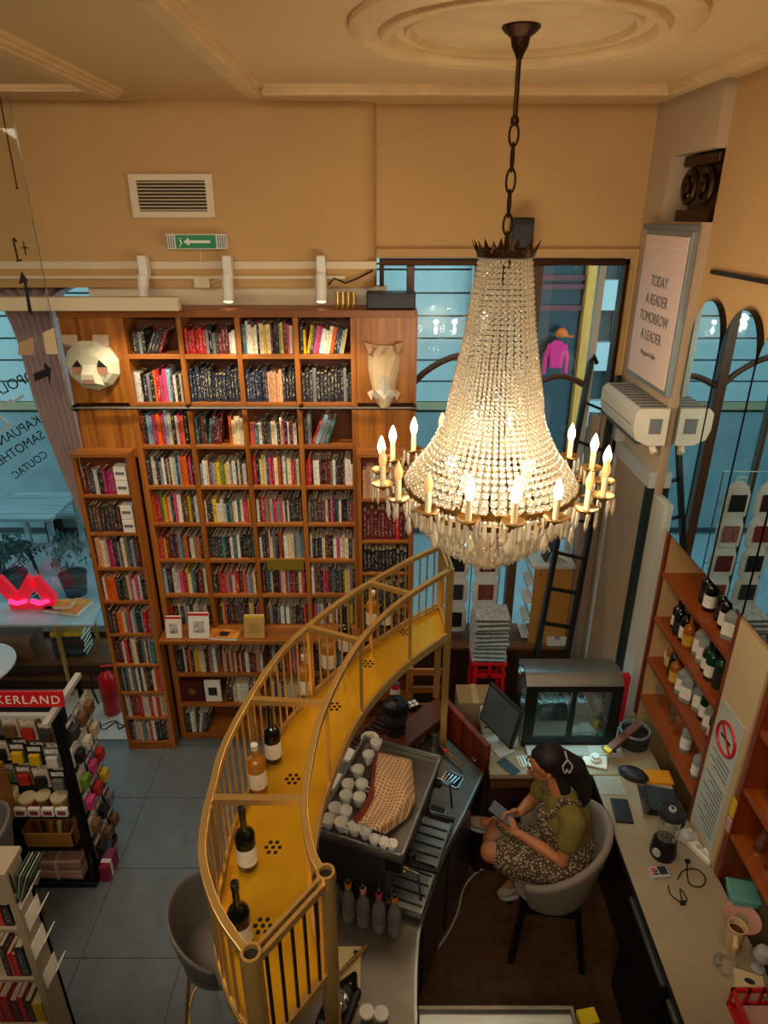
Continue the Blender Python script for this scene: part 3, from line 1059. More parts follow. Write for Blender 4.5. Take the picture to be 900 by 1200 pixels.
# emergency exit sign
p = at_y(231, 283, 4.56)
ex = thing('exit_sign', 'green and white running-man emergency exit sign above the bookcase', 'exit sign', (p.x, 4.6, p.z - .05))
MB().box(p.x - .19, p.x + .19, 4.53, 4.60, p.z - .045, p.z + .045).build('housing', M_white, ex, world=True, bevel=.006)
MB().box(p.x - .125, p.x + .125, 4.524, 4.53, p.z - .038, p.z + .038).build('sign_face', mat('exit_green', '#0b6b3c', .4, emit='#0b8a4a', estr=.12), ex, world=True)
mb = MB()
mb.box(p.x - .04, p.x + .09, 4.520, 4.524, p.z - .008, p.z + .008)
mb.add([(p.x - .04, 4.520, p.z - .024), (p.x - .04, 4.520, p.z + .024), (p.x - .075, 4.520, p.z)], [(0, 1, 2)])
mb.lathe([(.010, -.002), (.010, .002)], 8, (p.x - .095, 4.521, p.z + .018))
mb.bar((p.x - .095, 4.521, p.z + .01), (p.x - .088, 4.521, p.z - .012), .008, .004).bar((p.x - .088, 4.521, p.z - .01), (p.x - .105, 4.521, p.z - .028), .007, .004)
mb.build('pictogram', M_white, ex, world=True)
for k in range(4):
    for sgn in (-1, 1):
        MB().box(p.x + sgn * (.14 + k * .014) - .003, p.x + sgn * (.14 + k * .014) + .003, 4.526, 4.531, p.z - .036, p.z + .036).build('grille_rib', M_grey, ex, world=True)
MB().tube([(p.x + .005, 4.585, p.z - .045), (p.x + .01, 4.585, p.z - .1), (p.x - .01, 4.59, p.z - .15)], .003, 5).build('cable', M_cream, ex, world=True)

# track spots
for k, (px, lab) in enumerate(((167, 'white track spotlight left, above the panda head side'), (266, 'white track spotlight in the middle above the bookcase'), (376, 'white track spotlight on the right above the bookcase'))):
    p = at_y(px, 333, 4.46)
    s_ = thing('track_spotlight', lab, 'spotlight', (p.x, 4.58, 3.62), 0, 'track spotlights above the bookcase')
    MB().box(p.x - .028, p.x + .028, 4.50, 4.575, 3.66, 3.80).build('driver_box', M_white, s_, world=True, bevel=.005)
    MB().tube([(p.x, 4.53, 3.66), (p.x, 4.47, 3.63)], .012, 8).build('arm', M_white, s_, world=True)
    MB().tube([(p.x, 4.49, 3.685), (p.x, 4.45, 3.53)], .036, 14).build('head', M_white, s_, True, True)
    MB().tube([(p.x, 4.452, 3.536), (p.x, 4.449, 3.528)], .029, 14).build('lens', mat('spot_lens', '#fff2d0', .3, emit='#ffd9a0', estr=3.0), s_, True, True)
    l = bpy.data.lights.new('track_spot_lamp', 'SPOT')
    l.energy = 17
    l.color = (1, .82, .58)
    l.spot_size = R(115)
    l.spot_blend = .8
    l.shadow_soft_size = .03
    lo = bpy.data.objects.new('track_spot_lamp', l)
    COL.objects.link(lo)
    lo.location = (p.x, 4.08, 3.50)
    lo.rotation_euler = (R(12), 0, 0)
# cables by the rounded corner
tag(MB().tube([(-.36, 4.57, 3.62), (-.32, 4.57, 3.66), (-.25, 4.57, 3.63), (-.17, 4.57, 3.66), (-.08, 4.6, 3.70), (-.06, 4.68, 3.74), (.5, 4.66, 3.755), (1.0, 4.66, 3.73), (1.55, 4.66, 3.75)], .006, 5)
    .build('power_cable', M_darkwood, smooth=True), 'thin dark cable running along the top of the window', 'cable')
sb = thing('junction_box', 'small cream junction box between the left and middle spotlights', 'box', (at_y(238, 338, 4.59).x, 4.6, 3.6))
MB().box(-.05, .05, -.03, 0, 0, .07).build('cover', M_cream, sb, bevel=.004)
MB().tube([(.05, -.015, .03), (.12, -.015, .05), (.15, -.02, .02)], .005, 5).build('lead', M_cream, sb)
bx = thing('grey_ledge_box', 'flat dark grey box on top of the bookcase above the rhino head', 'box', (.06, 4.52, 3.485))
MB().box(-.17, .14, -.1, .1, 0, .09).build('box_body', M_dark, bx, bevel=.01)
MB().box(-.172, .142, -.102, .102, .075, .095).build('lid', M_dark, bx, bevel=.004)
mb = MB()
for k in range(4):
    mb.lathe([(.014, 0), (.014, .10)], 8, (-.30 + k * .034, 4.5, 3.485))
tag(mb.build('tube_bundle', M_brass, smooth=True), 'bundle of short tan tubes standing on the bookcase top', 'tubes')

# cream cornice in front of the curtain top
tag(MB().box(-4.6, at_y(210, 355, 4.30).x, 4.27, 4.34, 3.495, 3.575).build('cornice_beam', M_cream, bevel=.004), 'long cream cornice beam in front of the curtain top', 'beam')
# curtain
L_ = [(-70, 332), (4, 362), (45, 480), (88, 585), (112, 640), (116, 662)]
R_ = [(104, 332), (66, 362), (94, 490), (114, 590), (121, 640), (122, 662)]
Lp = catmull([at_y(*q, 4.86) for q in L_], 6)
Rp = catmull([at_y(*q, 4.84) for q in R_], 6)


def curt(u, v):
    i = min(int(u * (len(Lp) - 1)), len(Lp) - 2)
    t = u * (len(Lp) - 1) - i
    a = Lp[i].lerp(Lp[i + 1], t)
    b = Rp[i].lerp(Rp[i + 1], t)
    p = a.lerp(b, v)
    amp = 0.018 + 0.09 * (b - a).length
    return (p.x + .012 * math.sin(v * 2 * PI * 7 + 1), p.y + min(amp, .06) * math.sin(v * 2 * PI * 7 + .5 * u), p.z)


cu = tag(MB().grid(curt, 60, 84).build('curtain', mat('mauve_satin', '#bfa4a6', .38, var=.12, vscale=3), smooth=True, thick=.004), 'mauve brown satin curtain tied back beside the bookcase', 'curtain')
p = at_y(118, 650, 4.83)
MB().lathe([(.05, -.02), (.055, 0), (.05, .02)], 14, tuple(p)).build('tieback', M_white, cu, True)
for q in ((97, 587), (103, 620)):
    MB().sphere(at_y(*q, 4.80), (.018, .022, .018), 10, 6).build('curtain_hook', M_chrome, cu, True)

# glass partition with arrow stickers at the left
GY = 4.05
gp = thing('glass_partition', 'clear glass partition with black arrow stickers at left', 'glass panel', (-2.3, GY, 2.0))
rx = at_y(38, 260, GY).x
zb, zt = at_y(60, 560, GY).z, at_y(30, 150, GY).z
MB().box(-3.6, rx, GY, GY + .01, zb, CEIL).build('pane', thin_glass('partition_glass', (.975, .985, .98), .025), gp, world=True)
MB().box(rx, rx + .003, GY, GY + .01, zb, CEIL).build('edge_strip', mat('glass_edge', '#b9c0b0', .1, trans=.8), gp, world=True)
M_stick = mat('black_sticker', '#120d0a', .6)


def sticker(name, pts, m=M_stick):
    P = [at_y(*q, GY - .003) for q in pts]
    n = len(P)
    mb = MB().add([tuple(p) for p in P] + [(p.x, GY - .0005, p.z) for p in P], [tuple(range(n)), tuple(range(2 * n - 1, n - 1, -1))] + [(i, (i + 1) % n, n + (i + 1) % n, n + i) for i in range(n)])
    return mb.build(name, m, gp, world=True)


sticker('up_arrow', [(38, 369), (33, 366), (28, 331), (22, 333), (25, 318), (33, 329), (31, 331)])
sticker('right_arrow', [(39, 438), (52, 433), (51, 425), (60, 432), (58, 451), (56, 441), (41, 447)])
sticker('digit_one', [(14, 280), (16, 278), (20, 282), (20, 284), (17, 283), (22, 304), (25, 304), (26, 306), (19, 307), (18, 306), (20, 305)])
sticker('plus_sign', [(26.5, 283), (28, 283), (29, 289), (33, 290), (33, 291.5), (29.5, 291), (31, 299), (29.5, 299), (28, 291), (25, 291.5), (25, 290), (27.6, 289.5)])
sticker('notice', [(50, 390), (63, 384), (68, 415), (54, 415)], mat('cream_notice', '#c9b48c', .7))
sticker('notice', [(22, 402), (39, 395), (40, 416), (21, 416)], mat('tan_notice', '#a88c68', .7))
hr = thing('hanging_rod', 'thin dark rod hanging from the ceiling at far left', 'rod', tuple(at_y(0, 130, 4.3)))
MB().tube([(at_y(-4, 95, 4.3)), (at_y(20, 220, 4.3))], .004, 6).build('rod', M_bronze, hr, world=True)
MB().sphere(at_y(20, 220, 4.3), .008, 8, 6).build('rod_tip', M_bronze, hr, True, True)


# paper animal heads: facets from a coarse lofted mask
def facet_head(name, lab, cx, cz, rings, m, extras):
    t = thing(name, lab, 'wall ornament', (cx, BY - .002, cz))
    mb = MB()
    mb.loft(rings)
    mb.build('face', m, t)
    for nm, vs_, fs_, mm in extras:
        MB().add(vs_, fs_).build(nm, mm, t)
    return t


M_pap1 = mat('mint_white_card', '#d9d8bc', .75)
M_pap2 = mat('sand_card', '#cdb48c', .75)
M_eye = mat('dusty_pink_card', '#b4836a', .75)
M_papg = mat('grey_card', '#8f8a84', .75)
p = at_y(111, 422, BY)


def ring(n, rx_, rz_, y, cx=0, cz=0, ph=0.0, jit=0.0, seed=1):
    q = random.Random(seed)
    return [(cx + rx_ * (1 + q.uniform(-jit, jit)) * math.cos(2 * PI * j / n + ph), y, cz + rz_ * (1 + q.uniform(-jit, jit)) * math.sin(2 * PI * j / n + ph)) for j in range(n)]


rings = [ring(11, .165, .15, 0, 0, 0, .2, .03, 3), ring(11, .18, .16, -.04, 0, -.005, .2, .04, 4), ring(11, .145, .12, -.085, .0, -.005, .2, .04, 5), ring(11, .10, .075, -.105, -.0, -.0, .2, .05, 6)]
ex_ = []
for sx, a in ((-1, -.125), (1, .075)):
    x = a
    ex_.append(('ear', [(x - .05, 0, .10), (x + .045, 0, .13), (x + .05, -.02, .185), (x - .03 - .02, -.02, .185), (x - .055, -.04, .14), (x + .05, -.05, .11)], [(0, 1, 2, 3), (0, 3, 4), (1, 5, 2), (3, 2, 5, 4), (0, 4, 5, 1)], mat('ear_card', '#c2a890', .75)))
for x in (-.075, .085):
    ex_.append(('eye', [(x - .034, -.108, -.05), (x + .030, -.108, -.05), (x + .034, -.110, -.005), (x, -.112, .03), (x - .03, -.110, -.005)], [(0, 1, 2, 3, 4)], M_eye))
    ex_.append(('eye_wedge', [(x - .03, -.111, -.002), (x + .034, -.111, -.002), (x + (.012 if x < 0 else -.012), -.114, .045)], [(0, 1, 2)], M_print))  # flat dark triangle above each eye
zz = -.035
ex_.append(('muzzle', [(-.035, -.10, zz + .05), (.045, -.10, zz + .05), (.075, -.09, zz - .09), (-.065, -.09, zz - .09), (-.032, -.165, zz - .005), (.042, -.165, zz - .005), (.05, -.16, zz - .06), (-.04, -.16, zz - .06)],
            [(0, 1, 5, 4), (1, 2, 6, 5), (3, 0, 4, 7), (4, 5, 6, 7), (2, 3, 7, 6)], M_pap1))
ex_.append(('nose', [(-.03, -.166, zz - .035), (.04, -.166, zz - .035), (.044, -.163, zz - .062), (-.034, -.163, zz - .062)], [(0, 1, 2, 3)], M_eye))
facet_head('panda_head', 'faceted white paper panda head on the wood panel', p.x, p.z - .02, rings, M_pap1, ex_)
p = at_y(450, 436, BY)
n = 9
rings = []
for k, (z, rx_, y) in enumerate(((.17, .085, -.03), (.12, .105, -.09), (.02, .10, -.13), (-.06, .085, -.17), (-.13, .075, -.2), (-.19, .05, -.19))):
    rings.append([(rx_ * math.cos(PI * j / (n - 1)) * (1 + .05 * math.sin(7 * j + k)), (y) * math.sin(PI * j / (n - 1)) - .001, z + .01 * math.sin(3 * j + 2 * k)) for j in range(n)])
ex_ = []
for sx in (-1, 1):
    ex_.append(('ear', [(sx * .05, -.02, .13), (sx * .115, -.01, .12), (sx * .125, -.05, .20), (sx * .07, -.06, .19), (sx * .09, -.09, .13)], [(0, 1, 2, 3), (0, 3, 4), (1, 4, 2), (3, 2, 4)], mat('ear_sand_card', '#b4926a', .75)))
ex_.append(('horn', [(-.04, -.17, -.07), (.04, -.17, -.07), (0, -.165, .01), (0, -.25, .045), (0, -.22, -.09)], [(0, 4, 3), (4, 1, 3), (1, 2, 3), (2, 0, 3)], mat('pale_card', '#d8d2bf', .75)))
ex_.append(('snout_plate', [(-.085, -.15, -.12), (.085, -.15, -.12), (.055, -.2, -.07), (-.055, -.2, -.07), (0, -.225, -.125)], [(0, 4, 3), (4, 1, 2), (3, 4, 2)], mat('pale_card2', '#c9c2b4', .75)))
for sx in (-1, 1):
    ex_.append(('jaw_flap', [(sx * .07, -.05, -.10), (sx * .11, -.06, -.12), (sx * .08, -.12, -.16)], [(0, 1, 2)], M_pap2))
facet_head('rhino_head', 'faceted sand paper rhino head on the wood panel', p.x, p.z, rings, M_pap2, ex_)

# loudspeaker above the window
p = at_y(611, 275, 4.60)
sp = thing('loudspeaker', 'small black loudspeaker on the wall behind the chandelier chain', 'loudspeaker', (p.x, WY, p.z - .1))
MB().box(p.x - .065, p.x + .065, 4.54, 4.69, p.z - .11, p.z + .10).build('cabinet', M_black, sp, world=True, bevel=.008)
MB().box(p.x - .055, p.x + .055, 4.532, 4.54, p.z - .095, p.z + .06).build('grille', M_dark, sp, world=True)
MB().box(p.x - .02, p.x + .02, 4.69, WY, p.z - .03, p.z + .03).build('bracket', M_black, sp, world=True)

# ================================================================== RIGHT WALL
# carved capital in the niche
nc = thing('carved_capital', 'dark carved scroll capital in the high niche', 'ornament', (1.86, 4.1, 4.0))
mb = MB().box(1.70, 1.95, 3.86, 4.30, 4.0, 4.06)
mb.build('base', M_bronze, nc, world=True)
MB().box(1.70, 1.955, 3.86, 4.30, 4.28, 4.335).build('abacus', M_bronze, nc, world=True, bevel=.01)
for yy in (3.95, 4.16):
    pts = []
    for k in range(26):
        a = k / 25 * 3.2 * PI
        r_ = .095 * (1 - .72 * k / 25)
        pts.append((1.71 - .03 * k / 25, yy + r_ * math.cos(a), 4.165 + 1.05 * r_ * math.sin(a)))
    MB().tube(pts, [.022 - .012 * k / 25 for k in range(26)], 8).build('volute', M_bronze, nc, True, True)
    MB().sphere((1.69, yy, 4.165), .028, 10, 7).build('boss', M_bronze, nc, True, True)
MB().box(1.76, 1.94, 3.87, 4.29, 4.06, 4.28).build('core', M_bronze, nc, world=True)

# poster lightbox
pl = thing('poster', 'pink poster reading TODAY A READER TOMORROW A LEADER', 'poster', (1.64, 4.17, 3.07))
MB().box(1.625, 1.66, 3.83, 4.51, 3.07, 3.955).build('frame', mat('poster_frame', '#8e9492', .4, metal=.4), pl, world=True, bevel=.004)
MB().box(1.619, 1.625, 3.86, 4.485, 3.10, 3.925).build('print_sheet', mat('blush_paper', '#e6c7b8', .6, var=.03, vscale=2), pl, world=True)
MB().box(1.60, 1.66, 3.83, 4.51, 3.955, 3.985).build('top_rail', M_grey, pl, world=True)
M_txt = mat('grey_lettering', '#6a605a', .6)
for k, line in enumerate(('TODAY', 'A READER', 'TOMORROW', 'A LEADER')):
    t = text_mesh('lettering', line, .088, M_txt, pl, loc=Vector((1.6175, 4.17, 3.67 - .105 * k)) - pl.location, scale=(.85, 1, 1))
    t.rotation_euler = (R(90), 0, R(-90))
t = text_mesh('lettering', 'Margaret Fuller', .04, M_txt, pl, loc=Vector((1.6175, 4.17, 3.25)) - pl.location)
t.rotation_euler = (R(90), 0, R(-90))
MB().box(1.617, 1.62, 3.90, 4.44, 3.86, 3.866).build('rule_line', M_white, pl, world=True)

# air conditioner
ac = thing('air_conditioner', 'white wall air conditioner below the reader poster', 'air conditioner', (1.55, 4.03, 2.78))
prof = [(1.66, 2.785), (1.55, 2.785), (1.48, 2.82), (1.46, 2.88), (1.46, 2.98), (1.49, 3.01), (1.66, 3.01)]
rg = [[(x, y, z) for x, z in prof] for y in (3.80, 4.46)]
MB().loft(rg).build('housing', mat('aged_white_plastic', '#cfc5b2', .4), ac, world=True, bevel=.004)
for k in range(9):
    MB().box(1.495, 1.65, 3.83 + k * .068, 3.865 + k * .068, 3.009, 3.014).build('intake_slat', M_grey, ac, world=True)
MB().box(1.50, 1.55, 3.84, 4.42, 2.779, 2.785).build('air_flap', M_grey, ac, world=True)
MB().box(1.456, 1.461, 3.84, 4.42, 2.9, 2.904).build('panel_seam', M_grey, ac, world=True)
MB().box(1.55, 1.62, 3.794, 3.80, 2.86, 2.95).build('rating_label', M_grey, ac, world=True)
MB().tube([(1.60, 3.86, 2.79), (1.605, 3.83, 2.755), (1.61, 3.81, 2.735)], .022, 8).build('pipe', M_cream, ac, True, True)

# door-like panel under the air conditioner
dr = struct(bpy.data.objects.new('door_1', None), 'beige flush door panel below the air conditioner')
COL.objects.link(dr)
dr.location = (1.655, 4.2, 0)
MB().box(1.640, 1.66, 3.90, 4.50, 0, 2.50).build('leaf', mat('beige_panel', '#a88f74', .5, var=.04, vscale=3), dr, world=True)
mb = MB().box(1.62, 1.66, 4.50, 4.56, 0, 2.6).box(1.62, 1.66, 3.84, 4.56, 2.50, 2.60)
mb.build('frame', mat('greyish_white_paint', '#b3b2a8', .5), dr, world=True)
MB().box(1.625, 1.66, 3.835, 3.90, 0, 2.5).build('dark_strip', mat('green_black_strip', '#12201f', .5), dr, world=True)
struct(MB().box(1.66, 1.722, 3.66, 3.835, 0, 2.46).build('trim_10', mat('pale_strip', '#c2beb0', .5)), 'pale vertical strip beside the bottle shelves')
mb = MB()
for k, (xa, w_) in enumerate(((1.47, .05), (1.53, .03), (1.57, .05))):
    mb.box(xa, xa + w_, 4.58 + k * .02, 4.7, 0.42, 2.74)
struct(mb.build('trim_11', mat('fluted_pilaster', '#9b8470', .55)), 'fluted pilaster between window and door')
struct(MB().box(1.60, 1.66, 4.46, 4.62, 2.60, 2.70).build('trim_12', M_lgrey))

# ladder leaning on the window
ld = thing('ladder', 'black metal ladder leaning against the window beside the door', 'ladder', (1.2, 3.85, 0.0))
q0, q1 = at_y(628, 770, 4.12), at_y(692, 424, 4.60)
q2, q3 = at_y(663, 775, 4.12), at_y(725, 440, 4.60)
dvec = (q1 - q0)
base_l = q0 - dvec * (q0.z / dvec.z)
dvr = (q3 - q2)
base_r = q2 - dvr * (q2.z / dvr.z)
MB().bar(base_l, q1, .03, .05).build('stile', M_black, ld, world=True)
MB().bar(base_r, q3, .03, .05).build('stile', M_black, ld, world=True)
MB().tube([q1, q1 + Vector((.03, .03, .03)), q1 + Vector((.06, .05, -.02))], .014, 6).build('hook', M_black, ld, world=True)
for k in range(1, 12):
    t = k / 12
    MB().bar(base_l.lerp(q1, t), base_r.lerp(q3, t), .03, .015).build('rung', M_blackm, ld, world=True)

# mirrors with arched tops
M_mfr = mat('mirror_edge', '#2c2420', .3, metal=.6)
Ys = [3.80, 3.435, 3.07, 2.705, 2.34]
for k in range(4):
    ya, yb = Ys[k + 1] + .006, Ys[k] - .006
    yc, hw = (ya + yb) / 2, (yb - ya) / 2
    out = [(ya, 2.31), (yb, 2.31)] + [(yc + hw * math.cos(R(a)), 3.40 + .235 * math.sin(R(a))) for a in range(0, 181, 12)]
    lab = ('tall arched wall mirror farthest from the viewer, beside the poster', 'tall arched wall mirror, second from the poster', 'tall arched wall mirror, third from the poster', 'tall arched wall mirror, fourth from the poster')[k]
    t = thing('arched_mirror', lab, 'mirror', (1.72, yc, 2.31), 0, 'arched mirrors on the right wall')
    n = len(out)
    MB().add([(1.690, y, z) for y, z in out] + [(1.72, y, z) for y, z in out], [tuple(range(n)), tuple(range(2 * n - 1, n - 1, -1))] + [(i, n + i, n + (i + 1) % n, (i + 1) % n) for i in range(n)]).build('backing', M_mfr, t, world=True)
    o2 = [(yc + (y - yc) * .985, 2.95 + (z - 2.95) * .994) for y, z in out]
    MB().add([(1.688, y, z) for y, z in o2], [tuple(range(n))]).build('mirror_glass', M_mirror, t, world=True)


# bottle shelves recessed below the mirrors
def wall_shelf(name, lab, ya, yb, zs):
    t = thing(name, lab, 'shelf', (1.85, (ya + yb) / 2, .94))
    MB().box(1.985, 1.998, ya, yb, .94, 2.3).build('back_panel', mat('dark_red_back', '#4a1410', .5), t, world=True)
    MB().box(1.70, 1.985, yb - .03, yb, .94, 2.3).build('side_panel', M_redwood, t, world=True, bevel=.003)
    MB().box(1.70, 1.985, ya, ya + .03, .94, 2.3).build('side_panel', M_redwood, t, world=True, bevel=.003)
    for z in zs:
        MB().box(1.722, 1.985, ya + .03, yb - .03, z - .02, z).build('shelf_board', M_redwoodh, t, world=True, bevel=.003)
        MB().box(1.708, 1.722, ya + .03, yb - .03, z - .026, z + .004).build('front_lip', M_redwoodh, t, world=True, bevel=.002)
    MB().box(1.722, 1.985, ya + .03, yb - .03, 2.285, 2.3).build('top_board', M_redwoodh, t, world=True)
    return t


SZ = [2.03, 1.715, 1.41, 1.11]
wall_shelf('bottle_shelf', 'mahogany bottle shelf below the far mirrors', 2.73, 3.655, SZ)
wall_shelf('bottle_shelf', 'mahogany shelf below the near mirrors at the picture edge', 1.25, 2.42, [1.90, 1.55, 1.25])
pn = thing('notice_panel', 'tall cream panel with no-smoking notices between the shelves', 'notice panel', (1.71, 2.58, .95))
MB().box(1.70, 1.99, 2.43, 2.725, .95, 2.29).build('panel', mat('tan_panel', '#b08f63', .5), pn, world=True)
MB().box(1.696, 1.70, 2.44, 2.72, .98, 2.27).build('facing', mat('cream_panel', '#c4ab80', .5, var=.04, vscale=4), pn, world=True)
M_notice = mat('laminated_notice', '#b9bdb4', .25)
MB().box(1.692, 1.696, 2.475, 2.70, 1.44, 1.83).build('notice_sheet', M_notice, pn, world=True)
MB().box(1.692, 1.696, 2.475, 2.70, 1.02, 1.42).build('notice_sheet', M_notice, pn, world=True)
pts = [(1.690, 2.585 + .085 * math.cos(2 * PI * k / 28), 1.67 + .085 * math.sin(2 * PI * k / 28)) for k in range(28)]
MB().tube(pts, .009, 6, closed=True).build('prohibition_ring', M_red, pn, True, True)
MB().bar((1.690, 2.645, 1.73), (1.690, 2.525, 1.61), .006, .012).build('prohibition_slash', M_red, pn, world=True)
MB().bar((1.691, 2.635, 1.665), (1.691, 2.545, 1.665), .004, .014).build('cigarette', M_print, pn, world=True)
for k in range(12):
    z = 1.385 - .028 * k
    MB().box(1.6905, 1.692, 2.50, 2.68 - .05 * (k % 3), z - .004, z + .004).build('notice_line', M_grey, pn, world=True)
for k in range(4):
    z = 1.54 - .028 * k
    MB().box(1.6905, 1.692, 2.50, 2.68 - .05 * (k % 2), z - .004, z + .004).build('notice_line', M_grey, pn, world=True)
mb = MB()
mb.box(1.69, 1.697, 2.385, 2.42, 1.36, 1.46)
tag(mb.build('sticky_note', M_yellow), 'yellow sticky note on the near shelf post', 'note')
tag(MB().box(1.69, 1.697, 2.385, 2.42, 1.26, 1.34).build('sticky_note', mat('pink_note', '#c89aa0', .6)), 'pale pink sticky note under the yellow one', 'note')


# ------------------------------------------------------------------ bottle maker
def bottle(name, lab, loc, h, r_, glass, cap, label_m=None, neck=.35, shoulder=.12, square=False, group=None, capm=None, cat='bottle', base=None):
    if base is not None:
        t = copy_tree(base)
        t.location = loc
        return tag(t, lab, cat, group)
    t = thing(name, lab, cat, loc, 0, group)
    rn = r_ * .33
    zb = h * (1 - neck - shoulder)
    seg = 4 if square else 16
    k = 1.3 if square else 1.0
    MB().lathe([(r_ * .9 * k, 0), (r_ * k, h * .02), (r_ * k, zb), (r_ * .8 * k, zb + h * shoulder * .5), (rn, zb + h * shoulder), (rn, h * .93), (rn * 1.15, h * .935), (rn * 1.15, h * .955)], seg).build('glass_body', glass, t, not square)
    MB().lathe([(rn * 1.12, h * .90), (rn * 1.18, h * .99), (rn * .9, h)], 12).build('cap', capm or cap, t, True)
    if label_m is not None:
        if square:
            MB().lathe([(r_ * 1.02 * k, zb * .2), (r_ * 1.02 * k, zb * .75)], 4, caps=False).build('paper_label', label_m, t)
        else:
            MB().lathe([(r_ * 1.015, zb * .2), (r_ * 1.015, zb * .72)], 16, caps=False).build('paper_label', label_m, t, True)
    return t


M_winedark = mat('dark_bottle_glass', '#0b0d0a', .08, spec=.7)
M_amber = mat('amber_spirit', '#b9661a', .08, trans=.35)
M_rose = mat('orange_spirit', '#d08a30', .08, trans=.45)
M_greenb = mat('green_bottle', '#153820', .1, trans=.2)
M_clearb = mat('clear_bottle', '#c9cfca', .06, trans=.6, ior=1.2)
M_lab_w = mat('white_label', '#e3ddcd', .7, var=.15, vscale=60)
M_lab_d = mat('dark_label', '#2a2320', .6, var=.3, vscale=60)
M_lab_y = mat('yellow_label', '#c9992a', .6, var=.2, vscale=60)
M_foil = mat('black_foil', '#15100e', .35)
M_gold = mat('gold_foil', '#a87a2a', .35, metal=.7)
M_jar = mat('preserve_jar', '#6a2a1c', .2)
rb = random.Random(21)
kinds = [('dark', M_winedark, M_foil, M_lab_d), ('black-labelled dark', M_winedark, M_gold, M_lab_w), ('green', M_greenb, M_gold, M_lab_w), ('amber', M_amber, M_foil, M_lab_y), ('clear', M_clearb, M_white, M_lab_w), ('dark green', M_greenb, M_foil, M_lab_d)]
rows = {0: [(3.28, 0, 0), (3.2, 1, 1), (3.10, 0, 0), (3.02, 1, 1), (2.93, 4, 1)],
        1: [(3.50, 1, 0), (3.43, 0, 0), (3.36, 1, 1), (3.29, 3, 0), (3.22, 4, 1), (3.15, 4, 1), (3.07, 2, 0), (3.0, 2, 0), (2.93, 5, 1), (2.86, 2, 0)],
        2: [(3.56, 4, 0), (3.50, 3, 0), (3.43, 0, 1), (3.35, 3, 1), (3.26, 4, 1), (3.19, 4, 1), (3.11, 4, 1), (3.03, 2, 0), (2.95, 4, 1), (2.87, 2, 1)],
        3: [(3.52, 4, 2), (3.42, 4, 2), (3.33, 4, 2), (3.25, 4, 2), (3.10, 4, 0), (2.9, 4, 0)]}
rown = ['top', 'second', 'third', 'lowest']
for r_, lst in rows.items():
    for i, (y, kd, shp) in enumerate(lst):
        nm, gl, cp, lb = kinds[kd]
        lab = '%s bottle, %s from the far end, %s shelf below the far mirrors' % (nm, ORD[i], rown[r_])
        h = (.26, .21, .17)[shp] * rb.uniform(.9, 1.05)
        rr = (.032, .034, .036)[shp]
        if shp == 2:
            t = thing('stemmed_glass', 'clear stemmed glass, %s from the far end, lowest shelf' % ORD[i], 'glass', (1.80 + rb.uniform(-.02, .04), y, SZ[r_]), 0, 'glasses on the bottle shelf')
            MB().lathe([(.03, 0), (.03, .004), (.005, .01), (.005, .07), (.03, .09), (.036, .13), (.03, .165)], 14, caps=False).build('bowl', M_thin, t, True)
            continue
        bottle('liquor_bottle', lab, (1.80 + rb.uniform(-.03, .03), y, SZ[r_]), h, rr, gl, cp, lb, neck=(.33, .2, .2)[shp], square=(kd in (4,) and shp == 1), group='bottles on the mahogany shelf')
for i, (y, z) in enumerate(((2.30, 1.25), (2.20, 1.25), (2.08, 1.25), (2.32, 1.55), (2.22, 1.55), (2.1, 1.55), (2.0, 1.55), (2.15, 1.9))):
    t = thing('drinking_glass', 'clear glass, %s along the near shelf at the picture edge' % ORD[i], 'glass', (1.80, y, z), 0, 'glasses on the near shelf')
    MB().lathe([(.026, 0), (.034, .10), (.032, .10), (.024, .006)], 14).build('tumbler', M_thin, t, True)

# ================================================================== CHANDELIER
chd = thing('chandelier', 'large crystal bead chandelier with candle bulbs hanging on a bronze chain', 'chandelier', (CHX, CHY, CEIL))
M_crys = mat('crystal_bead', (0.95, 0.86, 0.68), 0.05, trans=0.78, ior=1.5, spec=.8)
M_crysd = mat('crystal_prism', (0.95, 0.86, 0.68), 0.04, trans=0.55, ior=1.55, spec=.8)
M_antq = mat('antique_gilt', '#8a6226', .35, metal=.85, var=.25, vscale=40)
M_wax = mat('ivory_sleeve', '#e3d6ae', .5)
M_lit = mat('lit_bulb', '#fff3da', .3, emit=(1.0, .86, .60), estr=9)
M_unlit = mat('unlit_bulb_glow', '#d9a45c', .25, emit=(1.0, .62, .25), estr=.35)  # these bulbs are off; a faint warm glow is put into their colour
Z = lambda z: z - CEIL
MB().lathe([(.066, 0), (.068, -.012), (.055, -.025), (.034, -.04), (.03, -.065), (.018, -.085), (.010, -.105)], 20).build('canopy', M_bronze, chd, True)
MB().tube([(0, 0, -.10), (0, 0, -.30)], .009, 8).build('stem', M_bronze, chd, True)
MB().lathe([(.008, -.31), (.016, -.30), (.016, -.285), (.008, -.275)], 10).build('stem_collar', M_bronze, chd, True)
# chain of oval and lobed links
zt = -.30
lengths = [.075, .095, .085, .095, .075, .085, .075, .06]
zc = zt
for k, L in enumerate(lengths):
    pts = []
    for j in range(20):
        a = 2 * PI * j / 20
        w_ = .020 * (1 + .35 * math.cos(2 * a)) if k % 2 else .017
        u_, v_ = w_ * math.cos(a), -L / 2 + L / 2 * math.sin(a)
        pts.append((u_ if k % 2 == 0 else 0, 0 if k % 2 == 0 else u_, zc + v_))
    MB().tube(pts, .0048, 6, closed=True).build('chain_link', M_bronze, chd, True)
    zc -= L - .012
MB().tube([(0, 0, zc + .02), (0, 0, Z(3.86))], .008, 8).build('lower_stem', M_bronze, chd, True)
